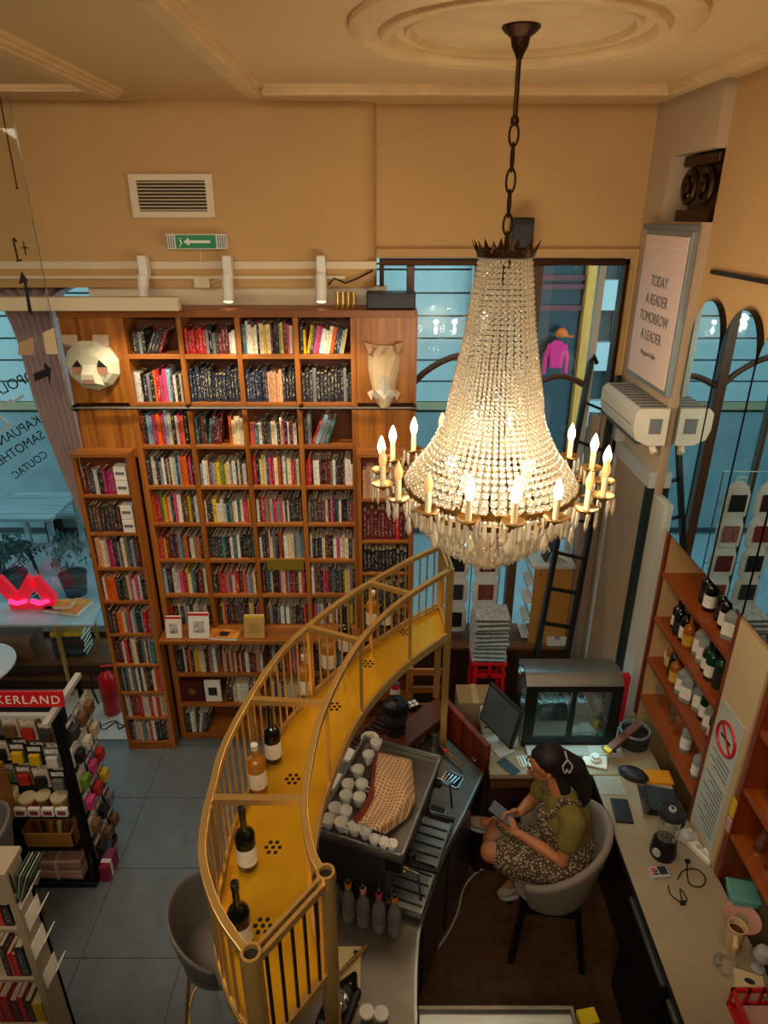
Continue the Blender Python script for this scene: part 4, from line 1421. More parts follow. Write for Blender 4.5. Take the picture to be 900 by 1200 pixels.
# crown
mb = MB().lathe([(.10, Z(3.885)), (.112, Z(3.89)), (.116, Z(3.915)), (.108, Z(3.92)), (.098, Z(3.90))], 32, caps=False)
cr = mb.build('crown', M_bronze, chd, True)
for k in range(12):
    a = 2 * PI * k / 12
    x, y = .115 * math.cos(a), .115 * math.sin(a)
    MB().add([(x - .018 * math.sin(a), y + .018 * math.cos(a), Z(3.905)), (x + .018 * math.sin(a), y - .018 * math.cos(a), Z(3.905)), (x * 1.2, y * 1.2, Z(3.955)), (x * 1.05, y * 1.05, Z(3.93)), (x * .95, y * .95, Z(3.905))],
             [(0, 1, 3), (0, 3, 2), (3, 1, 2), (0, 2, 4), (2, 1, 4)]).build('crown_leaf', M_bronze, cr)
# bead strands
PR = [(3.885, .100), (3.61, .137), (3.36, .187), (3.226, .210), (3.09, .275), (2.995, .345), (2.94, .376)]
PRc = catmull([(r_, 0, z) for z, r_ in PR], 24)
NS = 60
strand_mesh = []
for zstart in (9.0, 3.47):                  # long strands from the crown, short ones between them lower down
    mb = MB()
    acc, need, last = 0.0, 0.0, PRc[0]
    for p in PRc[1:]:
        seg = (p - last).length
        while need <= acc + seg:
            q = last.lerp(p, (need - acc) / seg)
            rb_ = min(.0100, 2 * PI * q.x / (NS / 2) * .42) if q.z > 3.47 else min(.0165, max(.0085, 2 * PI * q.x / NS * .44))
            if q.z <= zstart:
                mb.sphere((q.x, 0, Z(q.z)), rb_, 8, 6)
            need += rb_ * 2.15
        acc += seg
        last = p
    strand_mesh.append(mb.mesh('bead_strand', M_crys, True))
for k in range(NS):
    o = bpy.data.objects.new('bead_strand', strand_mesh[k % 2])
    COL.objects.link(o)
    o.parent = chd
    o.rotation_euler = (0, 0, 2 * PI * k / NS)
# hoops
for z, r_ in ((2.935, .378), (2.87, .35)):
    MB().lathe([(r_ - .006, Z(z) - .012), (r_ + .006, Z(z) - .012), (r_ + .008, Z(z)), (r_ + .006, Z(z) + .012), (r_ - .006, Z(z) + .012)], 60, caps=False).build('hoop', M_antq, chd, True)
for z, r_ in ((2.80, .285), (2.735, .222), (2.68, .158), (2.63, .095), (2.60, .045)):
    MB().lathe([(r_ - .004, Z(z) - .004), (r_ + .004, Z(z) - .004), (r_ + .004, Z(z) + .004), (r_ - .004, Z(z) + .004)], 40, caps=False).build('inner_hoop', M_antq, chd, True)
# prisms
mb = MB().loft([[(r_ * math.cos(2 * PI * j / 6), r_ * math.sin(2 * PI * j / 6), z) for j in range(6)] for r_, z in ((.003, 0), (.0095, -.006), (.0115, -.075), (.002, -.10))])
mb.sphere((0, 0, .008), .007, 6, 4)
me_p = mb.mesh('prism', M_crysd)
tiers = [(.380, 2.918, 66, 1.1), (.340, 2.865, 60, 1.05), (.285, 2.795, 54, 1.0), (.222, 2.73, 46, .95), (.158, 2.675, 36, .9), (.095, 2.63, 24, .85), (.045, 2.60, 12, .8)]
for r_, z, n, s_ in tiers:
    for k in range(n):
        a = 2 * PI * (k + .5) / n
        o = bpy.data.objects.new('prism', me_p)
        COL.objects.link(o)
        o.parent = chd
        o.location = (r_ * math.cos(a), r_ * math.sin(a), Z(z))
        o.rotation_euler = (0, 0, a)
        o.scale = (1, 1, s_)
# candle arms (lit as in the photograph: alternating tiers of lit and dead bulbs)
NA = 18
me_arm = MB().tube(catmull([(.36, 0, Z(2.920)), (.40, 0, Z(2.895)), (.44, 0, Z(2.910)), (.455, 0, Z(2.945)), (.475, 0, Z(2.965)), (.492, 0, Z(2.945)), (.492, 0, Z(2.965))], 5), .0065, 6).mesh('candle_arm', M_antq, True)
me_pan = MB().lathe([(.012, Z(2.960)), (.035, Z(2.963)), (.048, Z(2.975)), (.046, Z(2.978)), (.03, Z(2.969)), (.01, Z(2.968))], 18, (.492, 0, 0)).mesh('drip_pan', M_antq, True)
me_slv = MB().lathe([(.0125, Z(2.968)), (.0125, Z(3.055))], 12, (.492, 0, 0)).mesh('candle_sleeve', M_wax, True)
bp_ = [(.010, Z(3.053)), (.014, Z(3.065)), (.0185, Z(3.080)), (.0165, Z(3.098)), (.009, Z(3.120)), (.002, Z(3.136))]
me_on = MB().lathe(bp_, 12, (.492, 0, 0)).mesh('bulb', M_lit, True)
me_off = MB().lathe(bp_, 12, (.492, 0, 0)).mesh('bulb', M_unlit, True)
mb = MB()
for k in range(7):
    a = 2 * PI * k / 7
    c = (.492 + .046 * math.cos(a), .046 * math.sin(a))
    mb.loft([[(c[0] + r_ * math.cos(2 * PI * j / 5), c[1] + r_ * math.sin(2 * PI * j / 5), Z(2.970) + z) for j in range(5)] for r_, z in ((.002, 0), (.006, -.01), (.0065, -.06), (.001, -.078))])
mb.tube([(.44, 0, Z(2.905)), (.44, 0, Z(2.880))], .002, 5)
me_pen = mb.mesh('pendant', M_crysd)
me_alm = MB().loft([[(.44 + .45 * r_ * math.cos(2 * PI * j / 8), r_ * math.sin(2 * PI * j / 8), Z(2.880) + z) for j in range(8)] for r_, z in ((.002, 0), (.012, -.02), (.02, -.05), (.018, -.068), (.008, -.085), (.002, -.09))]).mesh('almond_drop', M_crysd)
a_front = -PI / 2 + R(2)
lit_idx = {0, 1, 17, 5, 4, 6, 8, 11, 12, 13, 9}   # counted from the arm nearest the viewer
for k in range(NA):
    a = a_front + 2 * PI * k / NA
    root = bpy.data.objects.new('candle_arm', me_arm)
    COL.objects.link(root)
    root.parent = chd
    root.rotation_euler = (0, 0, a)
    on = k in lit_idx
    for nm, me_ in (('drip_pan', me_pan), ('candle_sleeve', me_slv), ('bulb', me_on if on else me_off), ('pendant', me_pen), ('almond_drop', me_alm)):
        o = bpy.data.objects.new(nm, me_)
        COL.objects.link(o)
        o.parent = root
    if on:
        l = bpy.data.lights.new('candle_bulb_light', 'POINT')
        l.energy = 2.6
        l.color = (1, .83, .60)
        l.shadow_soft_size = .02
        lo = bpy.data.objects.new('candle_bulb_light', l)
        COL.objects.link(lo)
        lo.location = (CHX + .492 * math.cos(a), CHY + .492 * math.sin(a), 3.16)
# gilt leaves round the hoop
for k in range(NA):
    a = a_front + 2 * PI * (k + .5) / NA
    c, s_ = math.cos(a), math.sin(a)
    MB().add([(.375 * c - .03 * s_, .375 * s_ + .03 * c, Z(2.925)), (.375 * c + .03 * s_, .375 * s_ - .03 * c, Z(2.925)), (.395 * c, .395 * s_, Z(2.975)), (.40 * c, .40 * s_, Z(2.93))], [(0, 1, 3), (0, 3, 2), (3, 1, 2)]).build('hoop_leaf', M_antq, chd)
# lamps inside the bead basket
for k, (dx, dy) in enumerate(((-.12, -.16), (.10, -.17), (.18, .05), (-.17, .08))):
    MB().sphere((dx, dy, Z(3.0)), (.03, .03, .036), 10, 8).build('inner_bulb', M_lit, chd, True)
    MB().lathe([(.012, Z(2.90)), (.012, Z(2.965))], 8, (dx, dy, 0)).build('inner_sleeve', M_wax, chd, True)
l = bpy.data.lights.new('inner_basket_light', 'POINT')
l.energy = 1.3
l.color = (1, .83, .60)
l.shadow_soft_size = .12
lo = bpy.data.objects.new('inner_basket_light', l)
COL.objects.link(lo)
lo.location = (CHX, CHY, 3.12)
l = bpy.data.lights.new('lower_basket_fill', 'POINT')  # fill light with no bulb, added to brighten the lower prisms
l.energy = 1.6
l.color = (1, .80, .54)
l.shadow_soft_size = .06
lo = bpy.data.objects.new('lower_basket_fill', l)
COL.objects.link(lo)
lo.location = (CHX, CHY, 2.80)

# ================================================================== BAR COUNTER
ZR, ZD = 2.23, 1.80       # top rail and deck of the brass bottle bridge
OUT_PX = [(295, 1125), (262, 1080), (245, 1040), (237, 1000), (241, 960), (248, 930), (270, 860), (330, 765), (400, 705), (475, 660), (518, 640)]
IN_PX = [(382, 1030), (365, 1000), (357, 950), (362, 900), (380, 830), (420, 755), (470, 705), (528, 668)]
OUTc = catmull([at_z(*q, ZR) for q in OUT_PX], 6)
INc = catmull([at_z(*q, ZR) for q in IN_PX], 8)


def resample(pts, n):
    L = [0]
    for a, b in zip(pts, pts[1:]):
        L.append(L[-1] + (b - a).length)
    out = []
    j = 0
    for i in range(n + 1):
        s_ = L[-1] * i / n
        while j < len(L) - 2 and L[j + 1] < s_:
            j += 1
        t = (s_ - L[j]) / max(1e-9, L[j + 1] - L[j])
        out.append(pts[j].lerp(pts[j + 1], min(1, t)))
    return out


OU, IN = resample(OUTc, 60), resample(INc, 60)


def flat(p, z):
    return Vector((p.x, p.y, z))


inner_edge = catmull([Vector(q) for q in ((.135, 1.30, 0), (.135, 1.77, 0), (.159, 2.065, 0), (.209, 2.235, 0), (.316, 2.523, 0), (.459, 2.802, 0), (.60, 3.09, 0))], 8)
inner = resample(inner_edge, 60)
bar = thing('bar_counter', 'curved bar counter with a steel worktop under the brass bridge', 'bar counter', (0, 2.3, 0))
front = [Vector((p.x + .05, p.y, 0)) for p in OU]
mid = [Vector((p.x * .5 + q.x * .5, p.y * .5 + q.y * .5, 0)) for p, q in zip(OU, IN)]


def band(a, b, z0, z1, m=0):
    mb = MB()
    rg = [[(p.x, p.y, z0), (q.x, q.y, z0), (q.x, q.y, z1), (p.x, p.y, z1)] for p, q in zip(a, b)]
    return mb.loft(rg)


band(mid, inner, .90, .95).build('worktop', M_steelw, bar, world=True)
body_in = [Vector((p.x - .05, p.y + .01, 0)) for p in inner]
band(mid, body_in, 0.0, .90).build('body', M_darkwood, bar, world=True)
band(front, mid, 0.0, 1.08).build('front_panel', M_darkwood, bar, world=True)
band([p - Vector((.03, 0, 0)) for p in front], [p + (q - p).normalized() * .05 for p, q in zip(mid, inner)], 1.08, 1.11).build('bar_top', mat('bar_top_wood', '#5a2a16', .35, var=.2, vscale=8, stretch=(1, .2, 1)), bar, world=True)
MB().strip([flat(p, .925) for p in inner], .012, .055).build('worktop_edge', M_steel, bar, world=True)
pe = [(0.36, 3.44), (.62, 3.10)]
MB().bar((OU[-1].x + .06, OU[-1].y - .02, .98), (.63, 3.14, .98), .035, .26).build('end_panel', M_redwood, bar, world=True)
MB().bar((OU[-1].x + .06, OU[-1].y - .02, .50), (.63, 3.14, .50), .03, 1.0).build('end_panel', M_darkwood, bar, world=True)
# under-counter door fronts towards the barista
for k in range(8, 60, 13):
    a, b = body_in[k], body_in[min(k + 11, 60)]
    MB().bar(flat(a, .45) + Vector((.008, 0, 0)), flat(b, .45) + Vector((.008, 0, 0)), .012, .78).build('fridge_door', M_steelw, bar, world=True)
    m_ = a.lerp(b, .5)
    MB().bar(flat(a.lerp(b, .2), .80) + Vector((.03, 0, 0)), flat(a.lerp(b, .8), .80) + Vector((.03, 0, 0)), .012, .015).build('fridge_handle', M_chrome, bar, world=True)

# ------------------------------------------------------------------ brass bottle bridge
br = thing('brass_bridge', 'curved brass bottle bridge with railings above the bar', 'bottle rack', (-.2, 2.2, .95))
band([flat(p, 0) for p in OU], [flat(p, 0) for p in IN], ZD - .022, ZD).build('deck', M_brassdeck, br, world=True)
for nm, arc in (('outer_rim', OU), ('inner_rim', IN)):
    MB().strip([flat(p, ZD - .008) for p in arc], .016, .05).build(nm, M_brass, br, world=True)
for nm, arc in (('outer_top_rail', OU), ('inner_top_rail', IN)):
    MB().strip([flat(p, ZR) for p in arc], .026, .028).build(nm, M_brass, br, world=True, bevel=.003)
MB().strip([flat(p, ZD + .035) for p in OU], .012, .012).build('outer_low_rail', M_brass, br, world=True)


def near(arc, px, py):
    q = at_z(px, py, ZR)
    return min(arc, key=lambda p: (p - q).length)


pairs = [((423, 677), (474, 692)), ((351, 735), (419, 753)), ((295, 817), (380, 825)), ((254, 939), (357, 934))]
for (a, b) in pairs:
    p, q = near(OU, *a), near(IN, *b)
    MB().bar(flat(p, ZR), flat(q, ZR), .026, .024).build('cross_bar', M_brass, br, world=True)
    MB().bar(flat(q, ZD), flat(q, ZR), .016, .016).build('rail_post', M_brass, br, world=True)
    MB().bar(flat(p, ZD), flat(p, ZR), .016, .016).build('rail_post', M_brass, br, world=True)
# ends
for i in (0, -1):
    p, q = OU[i], IN[i]
    d = (q - p).normalized() * .0
    side = Vector((-(q - p).y, (q - p).x, 0)).normalized() * .012
    for s_ in (-1, 1):
        MB().bar(flat(p, ZR) + side * s_, flat(q, ZR) + side * s_, .012, .028).build('end_rail', M_brass, br, world=True)
    MB().bar(flat(p, ZD), flat(q, ZD), .02, .04).build('end_low_rail', M_brass, br, world=True)
    if i == 0:
        for k in range(1, 6):
            c = p.lerp(q, k / 6)
            MB().tube([flat(c, ZD), flat(c, ZR)], .006, 6).build('end_baluster', M_blackm if k % 1 else M_bronze, br, world=True)
M_hollow = mat('tube_inside', '#1a1108', .8)
for p, zb in ((OU[0], 1.11), (IN[0], .95), (OU[-1], 1.11), (IN[-1], .95)):
    rg = .028
    if p is OU[0] or p is IN[0]:
        MB().lathe([(rg, zb), (rg, ZR + .034), (rg * .72, ZR + .034), (rg * .72, ZR + .016)], 20, (p.x, p.y, 0), caps=False).build('post', M_brass, br, True, True)
        MB().lathe([(rg * .72, ZR + .017), (.0005, ZR + .017)], 20, (p.x, p.y, 0), caps=False).build('post_bore', M_hollow, br, True, True)
    else:
        MB().box(p.x - .02, p.x + .02, p.y - .015, p.y + .015, zb, ZR + .014).build('post', M_brass, br, world=True, bevel=.002)
# balusters on the outer side
BAL = resample(OUTc, 46)
me_bal = MB().lathe([(.0055, 0), (.0055, ZR - ZD - .01)], 7).mesh('baluster', M_brass, True)
for p in BAL[1:-1]:
    o = bpy.data.objects.new('baluster', me_bal)
    COL.objects.link(o)
    o.parent = br
    o.location = Vector((p.x, p.y, ZD)) - br.location
# a few on the inner far end
for p in resample(INc, 12)[9:12]:
    pass
# drilled hole rosettes in the deck
for px, py in ((343, 913), (320, 993), (392, 828), (431, 778), (475, 741), (308, 1085), (410, 752), (376, 797)):
    c = at_z(px, py, ZD)
    mb = MB()
    for k in range(7):
        a = 2 * PI * k / 6
        rr = 0 if k == 6 else .026
        mb.lathe([(.0085, 0), (.0085, .0012)], 10, (c.x + rr * math.cos(a), c.y + rr * math.sin(a), ZD))
    mb.build('hole_rosette', M_hollow, br, world=True)

# ------------------------------------------------------------------ bottles on the bridge
wine = bottle('wine_bottle', 'dark wine bottle with white label beside the first cross bar, behind clear orange bottle', at_z(321, 890, ZD), .30, .038, M_winedark, M_foil, M_lab_w, group='bottles on the brass bridge')
bottle('wine_bottle', 'dark wine bottle with white label in the middle of the near deck', at_z(291, 1014, ZD), .30, .038, None, None, group='bottles on the brass bridge', base=wine)
bottle('wine_bottle', 'dark wine bottle nearest the hollow corner post', at_z(284, 1106, ZD), .30, .038, None, None, group='bottles on the brass bridge', base=wine)
gin = bottle('spirit_bottle', 'clear orange spirit bottle with white cap at the first cross bar', at_z(303, 925, ZD), .25, .04, M_rose, M_white, M_lab_w, neck=.25, shoulder=.1, group='bottles on the brass bridge')
bottle('spirit_bottle', 'orange spirit bottle with white cap past the second cross bar', at_z(359, 815, ZD), .25, .04, None, None, group='bottles on the brass bridge', base=gin)
bottle('spirit_bottle', 'orange spirit bottle midway along the far half of the bridge', at_z(386, 785, ZD), .25, .04, None, None, group='bottles on the brass bridge', base=gin)
bottle('wine_bottle', 'dark wine bottle beside the third cross bar of the bridge', at_z(405, 765, ZD), .30, .038, None, None, group='bottles on the brass bridge', base=wine)
bottle('spirit_bottle', 'orange spirit bottle with pale cap near the far end of the bridge', at_z(437, 735, ZD), .25, .04, None, None, group='bottles on the brass bridge', base=gin)
bottle('wine_bottle', 'short dark bottle farthest along the bridge', at_z(452, 733, ZD), .30, .038, None, None, group='bottles on the brass bridge', base=wine).scale = (1, 1, .75)

# ------------------------------------------------------------------ espresso machine
EZ = .95
em = thing('espresso_machine', 'black and steel espresso machine on the bar, cups stacked on top', 'espresso machine', (-.0, 2.52, EZ), R(-20))
# local x: towards barista, y: along the bar
MB().box(-.22, .12, -.31, .31, .06, .40).build('body', M_dark, em, bevel=.01)
MB().box(-.24, .21, -.33, .33, .40, .425).build('cup_tray', M_steelw, em, bevel=.005)
mb = MB()
mb.box(.195, .21, -.33, .33, .425, .45).box(-.24, -.225, -.33, .33, .425, .45).box(-.24, .21, -.33, -.315, .425, .45).box(-.24, .21, .315, .33, .425, .45)
mb.build('cup_rail', M_steel, em, bevel=.003)
MB().box(.12, .20, -.31, .31, .30, .40).build('front_panel', M_blackm, em, bevel=.006)
MB().box(.02, .30, -.30, .30, .03, .07).build('drip_tray', M_steel, em, bevel=.004)
for k in range(10):
    MB().box(.05, .29, -.27 + k * .057, -.262 + k * .057, .07, .075).build('grate_bar', M_blackm, em)
for y in (-.17, .15):
    MB().lathe([(.045, .22), (.045, .30)], 16, (.16, y, 0)).build('group_head', M_chrome, em, True)
    pf = MB().lathe([(.034, .18), (.037, .22)], 16, (.16, y, 0)).build('portafilter', M_chrome, em, True)
    MB().tube([(.19, y, .205), (.33, y + .02, .19)], [.012, .015], 8).build('portafilter_handle', M_black, pf, True)
for y in (-.29, .28):
    MB().tube([(.20, y, .33), (.27, y, .32), (.29, y, .15)], .006, 6).build('steam_wand', M_chrome, em, True)
    MB().lathe([(.02, 0), (.022, .02), (.02, .03)], 10, (.22, y * .8, .34)).build('steam_knob', M_black, em, True)
for sx in (-.19, .09):
    for sy in (-.27, .27):
        MB().lathe([(.02, 0), (.02, .06)], 10, (sx, sy, 0)).build('foot', M_black, em, True)
MB().box(-.235, -.22, -.31, .31, .08, .40).build('back_panel', M_steelw, em)

# cups
TZ = EZ + .427
cup_me = MB().lathe([(.018, 0), (.022, .004), (.034, .05), (.036, .066), (.033, .066), (.031, .05), (.018, .008), (.001, .007)], 18, caps=False).mesh('cup_bowl', M_white, True)
han_me = MB().tube([(.032, 0, .055), (.05, 0, .052), (.054, 0, .035), (.045, 0, .02), (.028, 0, .02)], .004, 6).mesh('cup_handle', M_white, True)


def cup(px, py, lab, z, s_=1.0, grp='cups on the espresso machine', two=False):
    p = at_z(px, py, z)
    t = thing('coffee_cup', lab, 'cup', p, RND.uniform(0, 6), grp)
    t.scale = (s_, s_, s_)
    for nm, me_ in (('bowl', cup_me), ('handle', han_me)):
        o = bpy.data.objects.new(nm, me_)
        COL.objects.link(o)
        o.parent = t
    return t


cp = [(330, 225), (295, 285), (245, 355), (197, 425), (262, 425), (187, 480), (250, 490), (135, 540), (185, 555), (102, 595), (163, 610), (228, 630), (280, 645)]
cup_lab = ['white cup behind the checked towel, nearest the grinder', 'white cup left of the towel top edge', 'white cup third from the grinder along the towel', 'white cup beside the lower paper napkin', 'white cup touching the towel at mid height',
           'white cup below the napkin pair', 'white cup tucked at the left of the towel', 'white cup second row from the near edge, left', 'white cup second row from the near edge, right', 'white cup at the left near corner of the machine',
           'white cup second from the left along the near edge', 'white cup third from the left along the near edge', 'white cup fourth from the left along the near edge']
for (x, y), lab in zip(cp, cup_lab):
    cup(360 + x / 4.09, 824 + y / 4.09, lab, TZ, .92)
for (x, y), lab in zip([(322, 680), (367, 695), (408, 705)], ('small espresso cup, leftmost of three at the near right corner', 'small espresso cup, middle of three at the near right corner', 'small espresso cup, rightmost of three at the near right corner')):
    cup(360 + x / 4.09, 824 + y / 4.09, lab, TZ, .72)
# checked towel
tw_px = {(0, 0): (322, 232), (1, 0): (502, 290), (0, .5): (318, 440), (1, .5): (520, 480), (0, 1): (225, 585), (1, 1): (470, 640)}


def towel(u, v):
    rows_ = [((338, 250), (500, 288)), ((326, 360), (512, 380)), ((305, 470), (522, 478)), ((262, 545), (478, 570)), ((228, 585), (372, 645))]
    i_ = min(3, int(v * 4))
    a, b, t = rows_[i_], rows_[i_ + 1], v * 4 - i_
    x = (a[0][0] * (1 - u) + a[1][0] * u) * (1 - t) + (b[0][0] * (1 - u) + b[1][0] * u) * t
    y = (a[0][1] * (1 - u) + a[1][1] * u) * (1 - t) + (b[0][1] * (1 - u) + b[1][1] * u) * t
    z = TZ + .086 + .012 * math.sin(u * 9 + v * 3) + .01 * math.sin(v * 11 - u * 4) - (.05 * max(0, u - .75) * 4 * .9)
    p = at_z(360 + x / 4.09, 820 + y / 4.09, z)
    return tuple(p)


M_check = bpy.data.materials.new('checked_cotton')
M_check.use_nodes = True
nt = M_check.node_tree
bs = nt.nodes['Principled BSDF']
bs.inputs['Roughness'].default_value = .9
tcn = nt.nodes.new('ShaderNodeTexCoord')
mpn = nt.nodes.new('ShaderNodeMapping')
mpn.inputs['Rotation'].default_value = (0, 0, R(20))
mpn.inputs['Scale'].default_value = (1, 1, 0)
nt.links.new(tcn.outputs['Object'], mpn.inputs['Vector'])
brk = nt.nodes.new('ShaderNodeTexBrick')
brk.offset = 0
brk.inputs['Scale'].default_value = 1
brk.inputs['Brick Width'].default_value = .019
brk.inputs['Row Height'].default_value = .019
brk.inputs['Mortar Size'].default_value = .0022
brk.inputs['Color1'].default_value = (*hx('#b4804e'), 1)
brk.inputs['Color2'].default_value = (*hx('#a87444'), 1)
brk.inputs['Mortar'].default_value = (*hx('#dcc49c'), 1)
nt.links.new(mpn.outputs[0], brk.inputs['Vector'])
nt.links.new(brk.outputs['Color'], bs.inputs['Base Color'])
tw = tag(MB().grid(towel, 22, 26).build('checked_towel', M_check, smooth=True, thick=.004), 'tan checked tea towel thrown over the coffee cups', 'towel')
pts = [Vector(towel(0, v / 12)) for v in range(13)]
MB().strip(pts, .03, .006).build('red_border', mat('maroon_border', '#7a2c20', .9), tw)

# napkins on the bar ledge
for (a, lab) in (((205, 262), 'white paper napkin stack nearer the grinder'), ((155, 398), 'white paper napkin stack beside the cups')):
    p = at_z(360 + a[0] / 4.09, 820 + a[1] / 4.09, 1.12)
    t = thing('paper_napkins', lab, 'napkins', (p.x, p.y, 1.111), R(-18), 'napkin stacks on the bar')
    MB().box(-.055, .055, -.06, .06, 0, .012).build('lower_stack', M_paper, t)
    MB().obox((0.003, 0, .016), (.105, .115, .008), R(5)).build('upper_sheet', M_paper, t)

# coffee grinder
p = at_z(463, 880, EZ)
gr = thing('coffee_grinder', 'black coffee grinder with domed hopper behind the cups', 'grinder', p)
MB().lathe([(.07, 0), (.075, .02), (.065, .05), (.065, .20), (.07, .22)], 20).build('base', M_black, gr, True)
MB().lathe([(.05, .22), (.075, .27), (.078, .33)], 20).build('hopper', M_dark, gr, True)
MB().lathe([(.084, .33), (.085, .35), (.07, .385), (.03, .40), (.004, .402)], 20).build('dome_lid', M_black, gr, True)
MB().lathe([(.014, .40), (.014, .42)], 12).build('lid_knob', M_black, gr, True)
# glassware beside the grinder
for k, (x, y, rr, h, lab) in enumerate(((525, 240, .045, .11, 'large clear measuring beaker right of the grinder'), (605, 215, .03, .11, 'tall clear tumbler near the bar end panel'), (585, 305, .045, .05, 'low wide clear glass bowl in front of the tumbler'), (480, 190, .03, .09, 'small clear glass squeezed beside the grinder'))):
    q = at_z(360 + x / 4.09, 820 + y / 4.09, EZ)
    t = thing('bar_glass', lab, 'glass', q, 0, 'glasses beside the grinder')
    MB().lathe([(rr * .75, 0), (rr, h), (rr * .93, h), (rr * .7, .008)], 18).build('vessel', M_thin, t, True)
    MB().lathe([(rr * 1.0, h - .003), (rr * 1.05, h), (rr * .95, h + .002)], 18, caps=False).build('rim', M_glassw, t, True)
for k, (x, y, c, lab) in enumerate(((300, 200, '#d9c9a0', 'small bowl of sugar sachets left of the grinder'), (395, 250, '#e0dcd0', 'white saucer stack in front of the grinder'))):
    q = at_z(360 + x / 4.09, 820 + y / 4.09, 1.12 if k == 0 else EZ)
    t = thing('small_bowl', lab, 'bowl', (q.x, q.y, 1.111 if k == 0 else EZ))
    MB().lathe([(.03, 0), (.055, .04), (.052, .04), (.03, .008)], 18).build('bowl', M_white, t, True)
    for j in range(6):
        MB().obox((.018 * math.cos(j), .018 * math.sin(j), .035 + .003 * j), (.04, .018, .006), Euler((.5 * math.sin(j), .4, j)).to_matrix()).build('sachet', mat('sachet%d' % k, c, .6), t)
tin = thing('red_tin', 'red and white drink can standing on the bar ledge', 'can', tuple(at_z(463, 818, 1.11)))
MB().lathe([(.03, 0), (.033, .006), (.033, .11), (.028, .12)], 18).build('can_body', M_red, tin, True)
MB().lathe([(.0335, .04), (.0335, .09)], 18, caps=False).build('white_band', M_white, tin, True)
MB().lathe([(.028, .12), (.028, .122)], 18).build('lid', M_chrome, tin, True)
fd = thing('dotted_box', 'small black box with white squares on the bar ledge', 'box', tuple(at_z(482, 829, 1.11)), R(30))
MB().box(-.05, .05, -.035, .035, 0, .03).build('carton', M_black, fd)
for i in range(3):
    for j in range(2):
        MB().box(-.042 + i * .03, -.02 + i * .03, -.028 + j * .03, -.006 + j * .03, .03, .031).build('white_square', M_white, fd)
# wooden-handled tools in a row behind the grinder (rolled mat of black teeth)
mt = thing('bar_mat', 'ribbed black rubber bar mat along the ledge under the bridge', 'bar mat', tuple(at_z(432, 862, 1.115)), R(55))
MB().box(-.17, .17, -.045, .045, -.004, .004).build('mat_base', M_redwood, mt)
for k in range(9):
    MB().box(-.16 + k * .037, -.14 + k * .037, -.042, .042, .004, .02).build('rib', M_black, mt)
# knock-out drawer / sink in the worktop
p = at_z(530, 914, EZ)
sk = thing('rinser_sink', 'square steel rinser sink with tools in the worktop', 'sink', (p.x, p.y, EZ), R(-30))
mb = MB().box(-.06, .06, -.055, -.045, 0, .008).box(-.06, .06, .045, .055, 0, .008).box(-.06, -.05, -.055, .055, 0, .008).box(.05, .06, -.055, .055, 0, .008)
mb.build('rim', M_chrome, sk)
MB().box(-.05, .05, -.045, .045, 0, .002).build('basin', M_black, sk)
for k in range(4):
    MB().tube([(-.04 + k * .02, -.03, .006), (-.03 + k * .022, .03, .012)], .005, 6).build('spoon', M_chrome, sk, True)
p = at_z(522, 880, EZ)
MBt = thing('wooden_handled_brush', 'brush with red ferrule and wooden handle on the bar end', 'brush', tuple(at_z(527, 884, .98)), R(-52))
MB().tube([(-.02, 0, 0), (.12, 0, 0)], .008, 8).build('handle', M_goldwood, MBt, True)
MB().tube([(-.05, 0, 0), (-.02, 0, 0)], .014, 8).build('ferrule', M_redp, MBt, True)
MB().tube([(-.09, 0, 0), (-.05, 0, 0)], .018, 8).build('bristles', M_dark, MBt, True)
# tamping tray
p = at_z(508, 958, EZ)
tt = thing('tamping_tray', 'black tamping tray with steel rim on the worktop', 'tray', (p.x, p.y, EZ), R(-22))
MB().box(-.05, .05, -.07, .07, 0, .02).build('pad', M_black, tt, bevel=.004)
MB().box(-.055, .055, -.075, .075, 0, .012).build('steel_rim', M_steel, tt)

# syrup bottles
M_syr = mat('grey_clear_syrup', '#7d7a72', .12, trans=.25)
sy0 = None
cols_s = (('#d88a1c', 'orange'), ('#d88a1c', 'amber'), ('#d88a5c', 'peach'), ('#c42a5a', 'pink'), ('#d8701c', 'deep orange'))
for k, ((x, y), (hc, cn)) in enumerate(zip(((392, 1066), (409, 1076), (426, 1082), (444, 1088), (462, 1093)), cols_s)):
    q = at_z(x, y, EZ)
    t = thing('syrup_bottle', 'grey syrup bottle with %s neck band, %s from the brass post' % (cn, ORD[k]), 'bottle', q, 0, 'syrup bottles under the espresso machine')
    MB().lathe([(.03, 0), (.033, .008), (.033, .06), (.030, .066), (.030, .07), (.033, .076), (.033, .14), (.026, .165), (.013, .20), (.012, .24)], 18).build('glass_body', M_syr, t, True)
    MB().lathe([(.0155, .222), (.0155, .25)], 14).build('neck_band', mat('neck_band_%d' % k, hc, .5), t, True)
    MB().lathe([(.013, .25), (.013, .275), (.006, .28), (.006, .30)], 12).build('pump_cap', M_black, t, True)
    MB().lathe([(.0336, .085), (.0336, .132)], 18, caps=False).build('paper_label', mat('syrup_label', '#6d6a64', .6, var=.3, vscale=80), t, True)
for k, (x, y) in enumerate(((404, 1046), (417, 1052))):
    q = at_z(x, y, EZ)
    t = thing('black_pump_bottle', 'dark bottle behind the syrup row, %s from the post' % ORD[k], 'bottle', q, 0, 'dark bottles behind the syrups')
    MB().lathe([(.027, 0), (.03, .008), (.03, .13), (.012, .18), (.012, .24)], 14).build('glass_body', M_winedark, t, True)
    MB().lathe([(.014, .235), (.014, .27), (.005, .29)], 10).build('cap', M_black, t, True)

